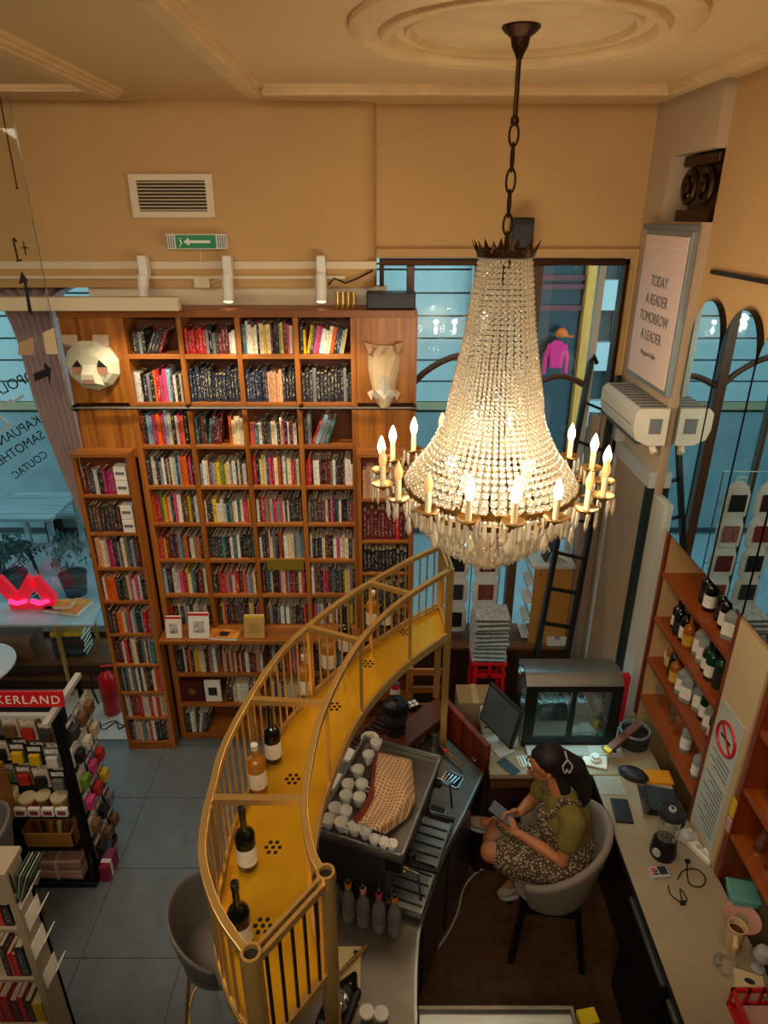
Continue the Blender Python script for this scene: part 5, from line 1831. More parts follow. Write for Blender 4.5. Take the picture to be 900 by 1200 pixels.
# cutting board, knife, citrus press, jars at the near end
p = at_z(403, 1142, EZ)
cb = thing('cutting_board', 'cream plastic cutting board at the near end of the bar', 'cutting board', (p.x, p.y, EZ))
MB().box(-.08, .075, -.13, .12, 0, .012).build('board', mat('cream_board', '#c9b67c', .5), cb, bevel=.004)
MB().lathe([(.012, .0121), (.012, .0126)], 12, (.05, .09, 0)).build('hang_hole', M_dark, cb)
a, b = at_z(398, 1140, .98), at_z(430, 1108, .98)
kn = thing('bar_spatula', 'small spatula with carved wooden handle on the cutting board', 'spatula', tuple(a))
MB().tube([a, a.lerp(b, .5), b], [.006, .011, .007], 8).build('handle', M_goldwood, kn, True, True)
MB().bar(a, a + (a - b) * .45, .02, .002).build('blade', M_chrome, kn, world=True)
p = at_z(400, 1185, EZ)
jc = thing('citrus_press', 'black citrus press with steel bowl beside the cutting board', 'juicer', (p.x - .01, p.y - .0, EZ), R(-20))
MB().box(-.07, .07, -.10, .10, 0, .05).build('base', M_black, jc, bevel=.02)
MB().lathe([(.03, .05), (.055, .09), (.05, .09), (.025, .055)], 20, (-.005, -.02, 0)).build('bowl', M_chrome, jc, True)
MB().lathe([(.022, .06), (.016, .09), (.003, .11)], 12, (-.005, -.02, 0)).build('reamer', M_lgrey, jc, True)
MB().tube([(.04, .08, .05), (.045, .07, .16), (.01, -.02, .2)], .014, 8).build('lever', M_black, jc, True)
for k, (x, y) in enumerate(((430, 1196), (447, 1198))):
    q = at_z(x, y, EZ)
    t = thing('glass_jar', 'small clear jar with white lid, %s from the citrus press' % ORD[k], 'jar', q, 0, 'jars at the near end of the bar')
    MB().lathe([(.025, 0), (.03, .01), (.03, .05)], 16).build('jar_body', M_thin, t, True)
    MB().lathe([(.031, .05), (.031, .065), (.02, .067)], 16).build('lid', M_white, t, True)
# steel drain shelf with sponge at the bottom edge
ds = thing('drain_board', 'steel drain board at the bottom picture edge', 'drain board', (.42, 1.62, .86))
MB().box(.15, .82, 1.30, 1.80, .86, .885).build('plate', M_steel, ds, world=True, bevel=.003)
mb = MB().box(.15, .82, 1.785, 1.80, .885, .905).box(.805, .82, 1.30, 1.785, .885, .905)
mb.build('raised_edge', M_steelw, ds, world=True)
MB().box(.36, .66, 1.42, 1.70, .885, .887).build('basin_opening', M_black, ds, world=True)
MB().box(.18, .78, 1.34, 1.76, .45, .86).build('basin_box', M_steelw, ds, world=True)
for sx in (.19, .75):
    for sy in (1.35, 1.72):
        MB().box(sx, sx + .02, sy, sy + .02, 0, .45).build('leg', M_steelw, ds, world=True)
p = at_z(688, 1196, .89)
sg = thing('sponge', 'bright yellow sponge on the drain board corner', 'sponge', (p.x, p.y, .886), R(10))
MB().box(-.04, .04, -.03, .03, 0, .03).build('foam', mat('yellow_foam', '#d8c41c', .9, var=.15, vscale=60), sg, bevel=.006)
MB().box(-.04, .04, -.03, .03, .03, .037).build('scourer', mat('yellow_scourer', '#c9b414', .95), sg)

# ================================================================== BACK AND RIGHT COUNTERS
bk = thing('back_counter', 'beige laminate counter carrying the cake display', 'counter', (1.15, 3.35, 0))
MB().box(.645, 1.70, 3.10, 3.63, .885, .92).build('top', M_counter, bk, world=True, bevel=.004)
MB().box(.66, 1.69, 3.16, 3.62, 0, .885).build('carcass', M_darkwood, bk, world=True)
for z in (.84, .78):
    MB().box(.66, 1.27, 3.13, 3.16, z, z + .04).build('drawer_front', M_midwood, bk, world=True, bevel=.003)
rc = thing('right_counter', 'long beige laminate counter below the bottle shelves', 'counter', (1.5, 2.0, 0))
MB().box(1.27, 1.72, .9, 3.095, .885, .92).build('top', M_counter, rc, world=True, bevel=.004)
MB().box(1.268, 1.275, .9, 3.095, .878, .915).build('edge_band', M_dark, rc, world=True)
MB().box(1.42, 1.70, .9, 3.09, 0, .885).build('carcass', M_darkwood, rc, world=True)
MB().box(1.30, 1.42, .9, 2.42, 0, .885).build('carcass', M_darkwood, rc, world=True)
for ya, yb in ((1.0, 1.42), (1.44, 1.90), (1.92, 2.40)):
    d = MB().box(1.283, 1.30, ya, yb, .08, .85).build('cupboard_door', M_blackm, rc, world=True, bevel=.004)
    MB().box(1.27, 1.283, ya + .02, yb - .02, .79, .81).build('door_handle', M_steel, d, world=True)

# cake display
cd = thing('cake_display', 'black framed refrigerated cake display with curved steel top', 'display case', (1.22, 3.36, .92))
X0, X1 = .875, 1.47
Yf, Yb = 3.33, 3.60
zb, zt = .94, 1.42
MB().box(X0, X1, Yf, Yb, .92, .955).build('base', M_black, cd, world=True, bevel=.004)
mb = MB().box(X0, X1, Yf - .004, Yf + .02, .955, 1.0).box(X0, X1, Yf - .004, Yf + .02, zt - .06, zt - .02).box(X0, X0 + .07, Yf - .004, Yf + .02, 1.0, zt - .06).box(X1 - .07, X1, Yf - .004, Yf + .02, 1.0, zt - .06).box((X0 + X1) / 2 - .015, (X0 + X1) / 2 + .015, Yf - .006, Yf + .02, 1.0, zt - .06)
mb.build('door_frame', M_black, cd, world=True)
for xa, xb in ((X0 + .07, (X0 + X1) / 2 - .015), ((X0 + X1) / 2 + .015, X1 - .07)):
    MB().box(xa, xb, Yf + .006, Yf + .01, 1.0, zt - .06).build('sliding_glass', M_thin, cd, world=True)
prof = [(Yf, zt - .02)] + [(Yf + .02 + .25 * (1 - math.cos(R(a))) * 1.0, zt - .02 + .05 * math.sin(R(a) * 1.0) * 2 * math.cos(R(a) / 1.05)) for a in range(10, 91, 10)]
rg = [[(x, y, z) for y, z in prof] + [(x, y, z - .012) for y, z in reversed(prof)] for x in (X0, X1)]
MB().loft(rg).build('curved_top', M_steel, cd, True, True)
MB().box(X0, X1, Yb - .012, Yb, .955, 1.40).build('rear_glass', M_thin, cd, world=True)
for xx in (X0, X1 - .01):
    MB().box(xx, xx + .01, Yf + .02, Yb, .955, 1.39).build('side_glass', M_thin, cd, world=True)
for z in (1.12, 1.25):
    MB().box(X0 + .02, X1 - .02, Yf + .04, Yb - .02, z, z + .006).build('glass_shelf', M_thin, cd, world=True)
    for k in range(9):
        MB().box(X0 + .06 + k * .055, X0 + .064 + k * .055, Yf + .04, Yb - .02, z + .006, z + .011).build('wire', M_chrome, cd, world=True)
l = bpy.data.lights.new('display_lamp', 'AREA')
l.shape = 'RECTANGLE'
l.size, l.size_y = .5, .03
l.energy = 3.2
l.color = (.5, .93, 1.0)
lo = bpy.data.objects.new('display_lamp', l)
COL.objects.link(lo)
lo.location = ((X0 + X1) / 2, Yf + .06, zt - .08)
lt = MB().box(X0 + .03, X1 - .03, Yf + .03, Yf + .045, zt - .075, zt - .065).build('lamp_strip', mat('cool_led', '#bff4ff', .4, emit=(.45, .9, 1.0), estr=2.2), cd, world=True)
p = at_z(650, 873, .92)
tr = thing('perforated_panel', 'beige perforated control panel in front of the cake display', 'panel', (1.14, 3.28, .92))
MB().box(.90, 1.50, 3.235, 3.325, .92, .945).build('plate', M_lgrey, tr, world=True, bevel=.003)
for i in range(26):
    for j in range(4):
        pass
mb = MB()
for i in range(24):
    for j in range(4):
        mb.obox((.93 + i * .0155, 3.25 + j * .02, .9455), (.005, .012, .001), R(35))
mb.build('perforation', M_dark, tr, world=True)
MB().box(1.38, 1.46, 3.255, 3.30, .945, .955).build('display_window', M_black, tr, world=True)
for k in range(2):
    MB().box(1.395 + k * .035, 1.41 + k * .035, 3.27, 3.285, .955, .957).build('indicator', mat('green_led', '#2aa050', .4, emit='#30ff70', estr=1.2), tr, world=True)

# till monitor on its stand
q = [at_z(592, 802, 1.28), at_z(603, 844, 1.15)]
mo = thing('till_monitor', 'grey flat till monitor tilted on a stand, left of the cake display', 'monitor', (.735, 3.33, .92), R(-62))
MB().box(-.09, .09, -.06, .06, 0, .015).build('foot', M_lgrey, mo, bevel=.004)
MB().bar((0, .02, .01), (0, .03, .22), .05, .02).build('stand', M_lgrey, mo)
rotm = Matrix.Rotation(R(-14), 3, 'X')
MB().obox((0, -.005, .26), (.32, .025, .27), rotm).build('bezel', M_dark, mo, bevel=.004)
MB().obox(Vector((0, -.005, .26)) + rotm @ Vector((0, -.014, 0)), (.29, .003, .24), rotm).build('screen', mat('idle_screen', '#4c5a60', .2), mo)
MB().obox(Vector((0, -.005, .26)) + rotm @ Vector((0, .018, 0)), (.2, .02, .16), rotm).build('rear_cover', M_lgrey, mo)
pr = thing('receipt_printer', 'white receipt printer left of the till monitor', 'printer', (.70, 3.52, .92))
MB().box(-.06, .06, -.07, .07, 0, .12).build('housing', M_lgrey, pr, bevel=.008)
MB().box(-.045, .045, -.073, -.06, .05, .075).build('paper_slot', M_black, pr)
MB().box(-.05, .05, -.05, .03, .12, .125).build('lid', M_grey, pr)
MB().box(-.04, .04, -.075, -.07, .065, .11).build('receipt_paper', M_paper, pr)
ph = thing('smartphone', 'blue-grey phone lying on the counter by the woman', 'phone', tuple(at_z(596, 899, .92)), R(35))
MB().box(-.036, .036, -.07, .07, 0, .009).build('case', mat('blue_grey_case', '#4a5d6e', .3), ph, bevel=.004)
MB().box(-.032, .032, -.066, .066, .009, .0095).build('screen', mat('phone_glass', '#3d4c58', .1), ph)
nb_ = thing('notepad', 'small white notepad beside the phone', 'notepad', tuple(at_z(614, 893, .92)), R(10))
MB().box(-.035, .035, -.045, .045, 0, .008).build('pages', M_paper, nb_)
for k in range(3):
    MB().box(-.028 + k * .02, -.02 + k * .02, -.04, .04, .008, .0086).build('printed_stripe', M_grey, nb_)
MB().obox((.05, .0, .005), (.008, .13, .007), R(-20)).build('pencil', M_redp, nb_)
ca = thing('cable_tangle', 'tangle of white cables in front of the printer', 'cable', tuple(at_z(568, 885, .925)))
MB().tube([(.09 * math.cos(t * .7) * (1 - t * .02), .05 * math.sin(t * .9), .004 + .004 * math.sin(t)) for t in range(24)], .003, 5).build('cable', M_lgrey, ca, True)
MB().box(-.01, .02, -.01, .01, 0, .014).build('plug', M_white, ca)
dm = thing('covered_dish', 'white square dish with a round lid on the back counter', 'dish', tuple(at_z(697, 893, .92)), R(-18))
MB().box(-.075, .075, -.055, .055, 0, .018).build('dish', M_white, dm, bevel=.012)
MB().lathe([(.034, .018), (.036, .035), (.026, .042), (.024, .055), (.004, .058)], 20).build('lid', M_white, dm, True)
ck = thing('chocolate_box', 'long brown chocolate carton with yellow end leaning over the pans', 'carton', tuple(at_z(725, 858, .97)))
a, b = at_z(714, 878, 1.0), at_z(750, 848, 1.06)
MB().bar(a, b, .045, .03).build('carton', mat('chocolate_brown', '#6a3a2a', .5), ck, world=True)
MB().bar(a - (b - a) * .1, a, .048, .033).build('yellow_end', M_yellow, ck, world=True)
pn2 = thing('pan_stack', 'stack of round dark pans at the back corner of the counter', 'pans', (1.60, 3.36, .92))
for k in range(5):
    MB().lathe([(.06, .0 + k * .018), (.09, .014 + k * .018), (.094, .016 + k * .018), (.09, .012 + k * .018 + .006)], 24).build('pan', M_steelw if k % 2 else M_dark, pn2, True)
MB().tube([(.09 * math.cos(R(t)), .09 * math.sin(R(t)), .115) for t in range(0, 360, 15)], .008, 6, closed=True).build('hose_coil', M_grey, pn2, True)

# right counter objects
of = thing('orange_folder', 'orange folder lying at the far end of the right counter', 'folder', tuple(at_z(769, 911, .92)), R(-4))
MB().box(-.09, .09, -.055, .055, 0, .006).build('cover', mat('orange_card', '#d8841c', .6), of)
MB().box(-.085, .08, -.05, .05, .006, .009).build('sheet', mat('orange_sheet', '#e0901e', .6), of)
bg = thing('black_pouch', 'crumpled black pouch beside the orange folder', 'pouch', tuple(at_z(742, 910, .92)), R(-25))
MB().loft([[(w_ * math.cos(2 * PI * j / 9) * (1 + .15 * math.sin(5 * j)), .6 * w_ * math.sin(2 * PI * j / 9), z) for j in range(9)] for w_, z in ((.085, 0), (.09, .02), (.07, .045), (.03, .055))]).build('pouch', M_dark, bg, True)
MB().tube([(-.05, 0, .05), (.02, .01, .062), (.06, -.02, .045)], .005, 6).build('strap', M_black, bg, True)
lp = thing('card_till', 'black laptop-like till lying open on the right counter', 'till', tuple(at_z(776, 942, .92)), R(-10))
MB().box(-.10, .09, -.10, .10, 0, .025).build('base', M_black, lp, bevel=.005)
MB().obox((-.005, 0, .032), (.17, .18, .01), Matrix.Rotation(R(6), 3, 'Y')).build('top_plate', mat('glossy_grey', '#3c4446', .2), lp)
MB().obox((-.12, -.02, .02), (.02, .22, .03), 0).build('side_bar', M_chrome, lp)
kb = thing('dark_tablet', 'black tablet at the counter edge behind the chair', 'tablet', tuple(at_z(722, 950, .92) + Vector((.03, 0, 0))), R(-6))
MB().box(-.05, .05, -.09, .08, 0, .01).build('case', M_black, kb, bevel=.004)
MB().box(-.045, .045, -.085, .075, .01, .0105).build('screen', M_dark, kb)
gp2 = thing('grey_mat', 'pale grey mat at the corner of the right counter', 'mat', tuple(at_z(708, 922, .92) + Vector((.04, 0, 0))))
MB().box(-.07, .07, -.06, .07, 0, .004).build('mat', M_lgrey, gp2)
MB().box(-.065, .065, -.055, .065, .004, .0045).build('surface', mat('mat_top', '#a09a8c', .5), gp2)

# blender
p = at_z(776, 1000, .92)
bl = thing('blender', 'black blender with clear jug and round lid on the right counter', 'blender', (p.x, p.y, .92))
MB().lathe([(.065, 0), (.068, .02), (.06, .10), (.05, .115)], 20).build('motor_base', M_black, bl, True)
k_ = MB().lathe([(.022, -.006), (.022, .006)], 16).build('dial_face', M_lgrey, bl, True)
k_.location = (-.055, -.04, .055)
k_.rotation_euler = (R(90), 0, R(-54))
MB().lathe([(.045, .115), (.05, .13), (.062, .29), (.059, .29), (.047, .13), (.02, .12)], 20).build('jug', M_thin, bl, True)
for j in range(4):
    a = j * PI / 2 + .4
    MB().tube([(.05 * math.cos(a), .05 * math.sin(a), .13), (.062 * math.cos(a), .062 * math.sin(a), .28)], .004, 6).build('jug_rib', M_glassw, bl, True)
MB().lathe([(.066, .285), (.068, .30), (.06, .315), (.02, .318)], 24).build('lid', M_dark, bl, True)
MB().lathe([(.02, .318), (.018, .328)], 16).build('lid_cap', M_lgrey, bl, True)
MB().lathe([(.008, .328), (.008, .331)], 12).build('cap_hole', M_black, bl, True)
MB().tube([(.06, .02, .27), (.095, .03, .25), (.09, .03, .17), (.055, .02, .15)], .010, 8).build('jug_handle', M_black, bl, True)

ct = thing('card_terminal', 'small card payment terminal with red and white keys on the counter', 'card terminal', tuple(at_z(773, 1024, .92)), R(5))
MB().box(-.05, .045, -.03, .03, 0, .022).build('case', M_lgrey, ct, bevel=.006)
MB().box(-.01, .035, -.022, .024, .022, .024).build('screen', M_dark, ct)
for i in range(3):
    for j in range(3):
        MB().box(-.046 + i * .011, -.038 + i * .011, -.022 + j * .015, -.011 + j * .015, .022, .025).build('key', M_redp if i == 0 or j == 2 else M_dark, ct)


def loop_cable(name, lab, px, py, pts, r_, m):
    c = at_z(px, py, .925)
    t = thing(name, lab, 'cable', c)
    MB().tube(catmull([(x, y, z) for x, y, z in pts], 6), r_, 6).build('cable', m, t, True)
    MB().box(pts[-1][0] - .012, pts[-1][0] + .012, pts[-1][1] - .008, pts[-1][1] + .008, -.002, .012).build('plug', m, t)
    return t


loop_cable('charger_cable', 'black charger cable looped right of the card terminal', 815, 1030, [(-.09, .0, 0), (-.04, .05, 0), (.03, .05, .004), (.05, 0, .006), (.01, -.045, .004), (-.04, -.03, .0), (-.03, .03, 0), (.0, .1, .0)], .0035, M_black)
loop_cable('charger_cable', 'thin black cable curling below the card terminal', 795, 1048, [(-.03, .05, 0), (-.04, .0, 0), (-.01, -.04, .003), (.03, -.03, .004), (.02, .03, .002), (.0, -.05, 0)], .003, M_black)
ps = thing('power_strip', 'white power strip with yellow tag under the notice panel', 'power strip', tuple(at_z(818, 998, .92)), R(-62))
MB().box(-.09, .09, -.028, .028, 0, .035).build('housing', M_white, ps, bevel=.006)
for k in range(3):
    MB().lathe([(.018, .035), (.018, .037)], 14, (-.055 + k * .055, 0, 0)).build('socket', M_lgrey, ps, True)
MB().box(-.10, -.06, -.03, .03, .036, .042).build('yellow_tag', M_yellow, ps)
MB().box(.03, .08, -.022, .022, .037, .07).build('plug', M_white, ps, bevel=.006)
wr = thing('plastic_wrap', 'crumpled clear plastic bag behind the blender', 'bag', tuple(at_z(806, 985, .92)))
MB().loft([[(w_ * math.cos(2 * PI * j / 9) * (1 + .2 * math.sin(4 * j + k)), .8 * w_ * math.sin(2 * PI * j / 9) * (1 + .2 * math.cos(3 * j + k)), z) for j in range(9)] for k, (w_, z) in enumerate(((.05, 0), (.055, .02), (.045, .05), (.02, .07)))]).build('bag_body', M_lgrey, wr)
MB().sphere((0, 0, .075), (.018, .015, .012), 8, 6).build('knot', M_lgrey, wr)

tz = thing('teal_box', 'teal plastic lunch box with lid under the near shelf', 'box', tuple(at_z(866, 1052, .92)), R(-12))
M_teal = mat('teal_plastic', '#5f9a8c', .4)
MB().box(-.055, .075, -.06, .06, 0, .045).build('tub', M_teal, tz, bevel=.014)
MB().box(-.06, .08, -.065, .065, .045, .058).build('lid', M_teal, tz, bevel=.008)
tp = thing('pink_tray', 'curved pink and beige tray under the teal box', 'tray', tuple(at_z(868, 1078, .92)))
MB().lathe([(.05, 0), (.085, .012), (.088, .02), (.08, .018), (.05, .006)], 24).build('tray', mat('pink_ceramic', '#c08a78', .4), tp, True)
MB().lathe([(.03, .006), (.03, .012)], 16).build('saucer', mat('beige_ceramic', '#9a8660', .4), tp, True)
p = at_z(857, 1108, .92)
jg = thing('beige_jug', 'beige ceramic jug with a thick handle on the right counter', 'jug', (p.x, p.y, .92))
M_jug = mat('beige_glaze', '#c8a878', .35)
MB().lathe([(.036, 0), (.042, .01), (.038, .12), (.042, .14), (.037, .14), (.033, .12), (.033, .012), (.002, .01)], 20, caps=False).build('body', M_jug, jg, True)
MB().tube([(-.02, -.035, .115), (-.035, -.07, .10), (-.03, -.065, .04), (-.012, -.035, .03)], [.011, .013, .012, .009], 8).build('handle', M_jug, jg, True)
MB().lathe([(.033, .105), (.0005, .105)], 18, caps=False).build('coffee_residue', mat('coffee_brown', '#4a2410', .3), jg, True)
loop_cable('clear_tube_coil', 'coil of clear plastic tubing in front of the jug', 848, 1130, [(.05, .02, 0), (.0, .05, 0), (-.045, .01, 0), (-.02, -.045, .003), (.035, -.035, .004), (.05, .01, .005), (.01, .04, .006), (-.03, 0, .007)], .005, mat('clear_tubing', '#a39a86', .2, trans=.3))
gl2 = thing('glass_globe', 'white frosted glass globe on a stem at the right picture edge', 'glass', tuple(at_z(888, 1135, .92)))
MB().lathe([(.03, 0), (.03, .004), (.006, .012), (.006, .045), (.02, .055), (.036, .08), (.038, .10), (.028, .13), (.004, .14)], 20).build('globe', mat('frosted_glass', '#b9b4b0', .3, trans=.3), gl2, True)
MB().lathe([(.031, 0), (.032, .003)], 20).build('foot_rim', M_thin, gl2, True)
bx2 = thing('tissue_box', 'cream tissue box with oval opening behind the red crate', 'box', tuple(at_z(875, 1160, .92)), R(-20))
MB().box(-.06, .06, -.045, .045, 0, .06).build('carton', mat('cream_card', '#c4ac84', .6), bx2, bevel=.004)
op_ = MB().lathe([(.022, .06), (.022, .0608)], 20).build('opening', M_dark, bx2)
op_.scale = (1, .6, 1)
rcx = thing('red_crate', 'red plastic crate at the bottom right picture corner', 'crate', tuple(at_z(884, 1196, .92)))
mb = MB()
for (xa, xb, ya, yb) in ((-.09, .11, .055, .065), (-.09, .11, -.09, -.08), (-.09, -.08, -.09, .065), (.10, .11, -.09, .065)):
    mb.box(xa, xb, ya, yb, 0, .02).box(xa, xb, ya, yb, .09, .115)
for x in (-.09, -.02, .04, .10):
    for y in (-.09, .055):
        mb.box(x, x + .012, y, y + .01, 0, .115)
mb.build('lattice', M_redp, rcx)
MB().box(-.08, .10, -.08, .055, 0, .006).build('crate_floor', M_redp, rcx)
MB().box(-.05, .07, -.06, .03, .006, .06).build('packet', mat('pinkish_packet', '#b88a7c', .6), rcx, bevel=.01)

# ================================================================== TUB CHAIR AND BAR STOOLS
def shell_rings(r0, r1, zs, rim, front_drop, open_deg, seg=28):
    """wrap-round upholstered shell open towards -X; returns grid function"""
    def fn(u, v):
        a = R(-180 + open_deg) + (2 * R(180 - open_deg)) * u
        k = math.cos(a * .5) ** 1.8 if abs(a) < PI else 0
        top = front_drop + (rim - front_drop) * max(0, k)
        z = zs + (top - zs) * v
        r_ = r0 + (r1 - r0) * v ** .8
        return (r_ * math.cos(a), r_ * math.sin(a), z)
    return fn


ch = thing('tub_chair', 'taupe upholstered tub chair with black legs, under the seated woman', 'chair', (.962, 2.72, 0), R(-8))
MB().grid(shell_rings(.19, .285, .47, 1.0, .62, 52), 30, 8).build('shell', M_taupe, ch, True, thick=.045, sub=1)
MB().lathe([(.16, .44), (.19, .46), (.215, .50), (.19, .53), (.02, .535)], 28).build('seat_cushion', M_taupe, ch, True)
for sx in (-1, 1):
    for sy in (-1, 1):
        MB().bar((sx * .15, sy * .15, .45), (sx * .19 + (.03 if sx > 0 else -.0), sy * .19, 0), .035, .035).build('leg', M_black, ch)
MB().box(-.17, .17, -.17, .17, .41, .445).build('seat_frame', M_black, ch)


def stool(lab, loc, rz, base=None):
    if base is not None:
        t = copy_tree(base)
        t.location = loc
        t.rotation_euler = (0, 0, rz)
        return tag(t, lab, 'bar stool', 'grey bar stools')
    t = thing('bar_stool', lab, 'bar stool', loc, rz, 'grey bar stools')
    MB().grid(shell_rings(.17, .225, .70, 1.07, .78, 70), 26, 8).build('shell', mat('grey_leather', '#6f6860', .55, var=.05, vscale=12), t, True, thick=.02, sub=1)
    MB().lathe([(.15, .68), (.19, .70), (.19, .74), (.14, .765), (.02, .77)], 24).build('seat', MATS['grey_leather'], t, True)
    for sx in (-1, 1):
        for sy in (-1, 1):
            MB().tube([(sx * .12, sy * .12, .69), (sx * .20, sy * .20, 0)], .010, 8).build('leg', M_brass, t, True)
    MB().tube([(.17 * math.cos(R(a)) * 1.25, .17 * math.sin(R(a)) * 1.25, .28) for a in range(0, 360, 20)], .007, 6, closed=True).build('foot_ring', M_brass, t, True)
    return t


s0 = stool('grey leather bar stool with brass legs beside the brass bridge', (-.80, 2.17, 0), R(168))
stool('grey bar stool at the left picture edge in front of the gift rack', (-2.25, 2.60, 0), R(20), s0)

# ================================================================== WOMAN
def chain(mb, pts, rs, seg=12):
    pts = [Vector(p) for p in pts]
    mb.tube(pts, list(rs), seg)
    for p, r_ in zip(pts, rs):
        mb.sphere(p, r_ * .995, 12, 8)


def organic(mb, name, m, parent, voxel=.008, smooth_it=6):
    o = mb.build(name, m, parent, True, True)
    rm = o.modifiers.new('remesh', 'REMESH')
    rm.mode = 'VOXEL'
    rm.voxel_size = voxel
    rm.use_smooth_shade = True
    sm = o.modifiers.new('smooth', 'SMOOTH')
    sm.factor = .5
    sm.iterations = smooth_it
    return o


OX = Vector((-.055, -.0, 0))


def J(x, y, z):
    return Vector((x, y, z)) + OX


pelvis, chest, neck, head = J(1.155, 2.765, .62), J(1.085, 2.785, .93), J(1.035, 2.80, 1.10), J(.955, 2.855, 1.245)
wm = thing('person', 'woman in olive T-shirt and patterned dress sitting with her phone', 'person', (pelvis.x, pelvis.y, .53))
Lsh, Rsh = J(1.085, 2.65, 1.035), J(1.02, 2.945, 1.03)
Lel, Rel = J(1.03, 2.60, .80), J(.95, 3.0, .82)
Lwr, Rwr = J(.825, 2.735, .84), J(.845, 2.865, .87)
Lkn, Lan = J(.665, 2.745, .69), J(.755, 3.075, .545)
Rkn, Ran = J(.72, 2.95, .55), J(.905, 2.90, .26)
Lhip, Rhip = J(1.13, 2.68, .62), J(1.12, 2.86, .61)
b = MB()
# torso core and neck
chain(b, [pelvis, pelvis.lerp(chest, .5), chest, chest.lerp(neck, .6)], [.135, .115, .125, .085])
chain(b, [Lhip, Rhip], [.10, .10])
chain(b, [Lsh, Lsh.lerp(Rsh, .5), Rsh], [.055, .07, .055])
chain(b, [neck - Vector((0, 0, .03)), neck.lerp(head, .55)], [.05, .045])
# head: cranium, face, jaw, nose, ear
fdir = Vector((-.80, .12, -.45)).normalized()
sdir = fdir.cross(Vector((0, 0, 1))).normalized()
udir = sdir.cross(fdir).normalized()
b.sphere(head + udir * .02 - fdir * .012, .088, 16, 12)
b.sphere(head + fdir * .03 - udir * .03, .068, 14, 10)
chain(b, [head + fdir * .045 - udir * .085, head - fdir * .02 - udir * .06], [.032, .045])
chain(b, [head + fdir * .092 + udir * .0, head + fdir * .112 - udir * .028], [.010, .014], 8)
chain(b, [head + fdir * .088 - udir * .055 - sdir * .014, head + fdir * .088 - udir * .055 + sdir * .014], [.010, .010], 8)
for s_ in (-1, 1):
    b.sphere(head + sdir * (.082 * s_) - fdir * .005 - udir * .015, (.014, .012, .026), 10, 8)
    b.sphere(head + fdir * .078 + sdir * (.03 * s_) + udir * .022, .014, 8, 6)
# arms
chain(b, [Lsh, Lsh.lerp(Lel, .5), Lel, Lel.lerp(Lwr, .4), Lwr], [.052, .047, .040, .038, .026])
chain(b, [Rsh, Rsh.lerp(Rel, .5), Rel, Rel.lerp(Rwr, .4), Rwr], [.052, .047, .040, .038, .026])
# hands: palm and five fingers each, curled round the phone
phc = J(.745, 2.81, .895)


def hand(wr, toward, thumb_up, curl):
    d = (toward - wr).normalized()
    up = thumb_up
    across = d.cross(up).normalized()
    palm = wr + d * .05
    chain(b, [wr, palm - up * .012, palm + up * .012], [.025, .026, .022], 10)
    for k, (off, ln) in enumerate(((-.026, .058), (-.009, .070), (.009, .074), (.025, .066))):
        base = wr + d * .080 + up * off
        k1 = base + d * ln * .4 + curl * .010
        k2 = k1 + (d * .5 + curl * .9).normalized() * ln * .34
        k3 = k2 + (curl - d * .35).normalized() * ln * .28
        chain(b, [base - d * .02, k1, k2, k3], [.0105, .0095, .0085, .0075], 8)
    t0 = wr + d * .035 + up * .022
    t1 = t0 + (up * .7 + d * .5 + curl * .3).normalized() * .035
    t2 = t1 + (d * .9 + curl * .5).normalized() * .028
    chain(b, [t0, t1, t2], [.012, .0105, .009], 8)


hand(Lwr, J(.745, 2.79, .865), Vector((.2, .1, .95)).normalized(), Vector((-.3, .85, .15)).normalized())
hand(Rwr, J(.755, 2.83, .895), Vector((.15, -.3, .9)).normalized(), Vector((-.35, -.8, .1)).normalized())
# legs
chain(b, [Lhip, Lhip.lerp(Lkn, .5), Lkn, Lkn.lerp(Lan, .35), Lan], [.095, .085, .060, .058, .034])
chain(b, [Rhip, Rhip.lerp(Rkn, .5), Rkn, Rkn.lerp(Ran, .35), Ran], [.095, .082, .060, .058, .036])
chain(b, [Lan, Lan + Vector((-.07, .02, -.02))], [.034, .028])
chain(b, [Ran, Ran + Vector((-.07, .0, -.05))], [.034, .028])
organic(b, 'body', M_skin, wm, .0055, 4)
# T-shirt
b = MB()
chain(b, [pelvis.lerp(chest, .25), pelvis.lerp(chest, .6), chest, chest.lerp(neck, .55)], [.135, .13, .14, .10])
chain(b, [Lsh, Lsh.lerp(Rsh, .5), Rsh], [.068, .075, .068])
chain(b, [Lsh, Lsh.lerp(Lel, .52)], [.068, .066])
chain(b, [Rsh, Rsh.lerp(Rel, .52)], [.068, .066])
organic(b, 't_shirt', mat('olive_cotton', '#7a6a2e', .9, var=.08, vscale=14), wm, .009, 5)
# dress: bib, straps, skirt
M_dress = bpy.data.materials.new('patterned_dress')
M_dress.use_nodes = True
nt = M_dress.node_tree
bs = nt.nodes['Principled BSDF']
bs.inputs['Roughness'].default_value = .85
tcn = nt.nodes.new('ShaderNodeTexCoord')
vo = nt.nodes.new('ShaderNodeTexVoronoi')
vo.inputs['Scale'].default_value = 75
nt.links.new(tcn.outputs['Object'], vo.inputs['Vector'])
rp = nt.nodes.new('ShaderNodeValToRGB')
rp.color_ramp.elements[0].position = .28
rp.color_ramp.elements[0].color = (*hx('#cdb894'), 1)
rp.color_ramp.elements[1].position = .42
rp.color_ramp.elements[1].color = (*hx('#54402a'), 1)
nt.links.new(vo.outputs['Distance'], rp.inputs['Fac'])
nt.links.new(rp.outputs['Color'], bs.inputs['Base Color'])
b = MB()
chain(b, [pelvis, pelvis.lerp(chest, .45)], [.165, .142])
chain(b, [pelvis.lerp(chest, .4) + Vector((-.04, .0, 0)), chest + Vector((-.055, .005, -.03))], [.115, .11])
chain(b, [Lhip, Rhip], [.125, .125])
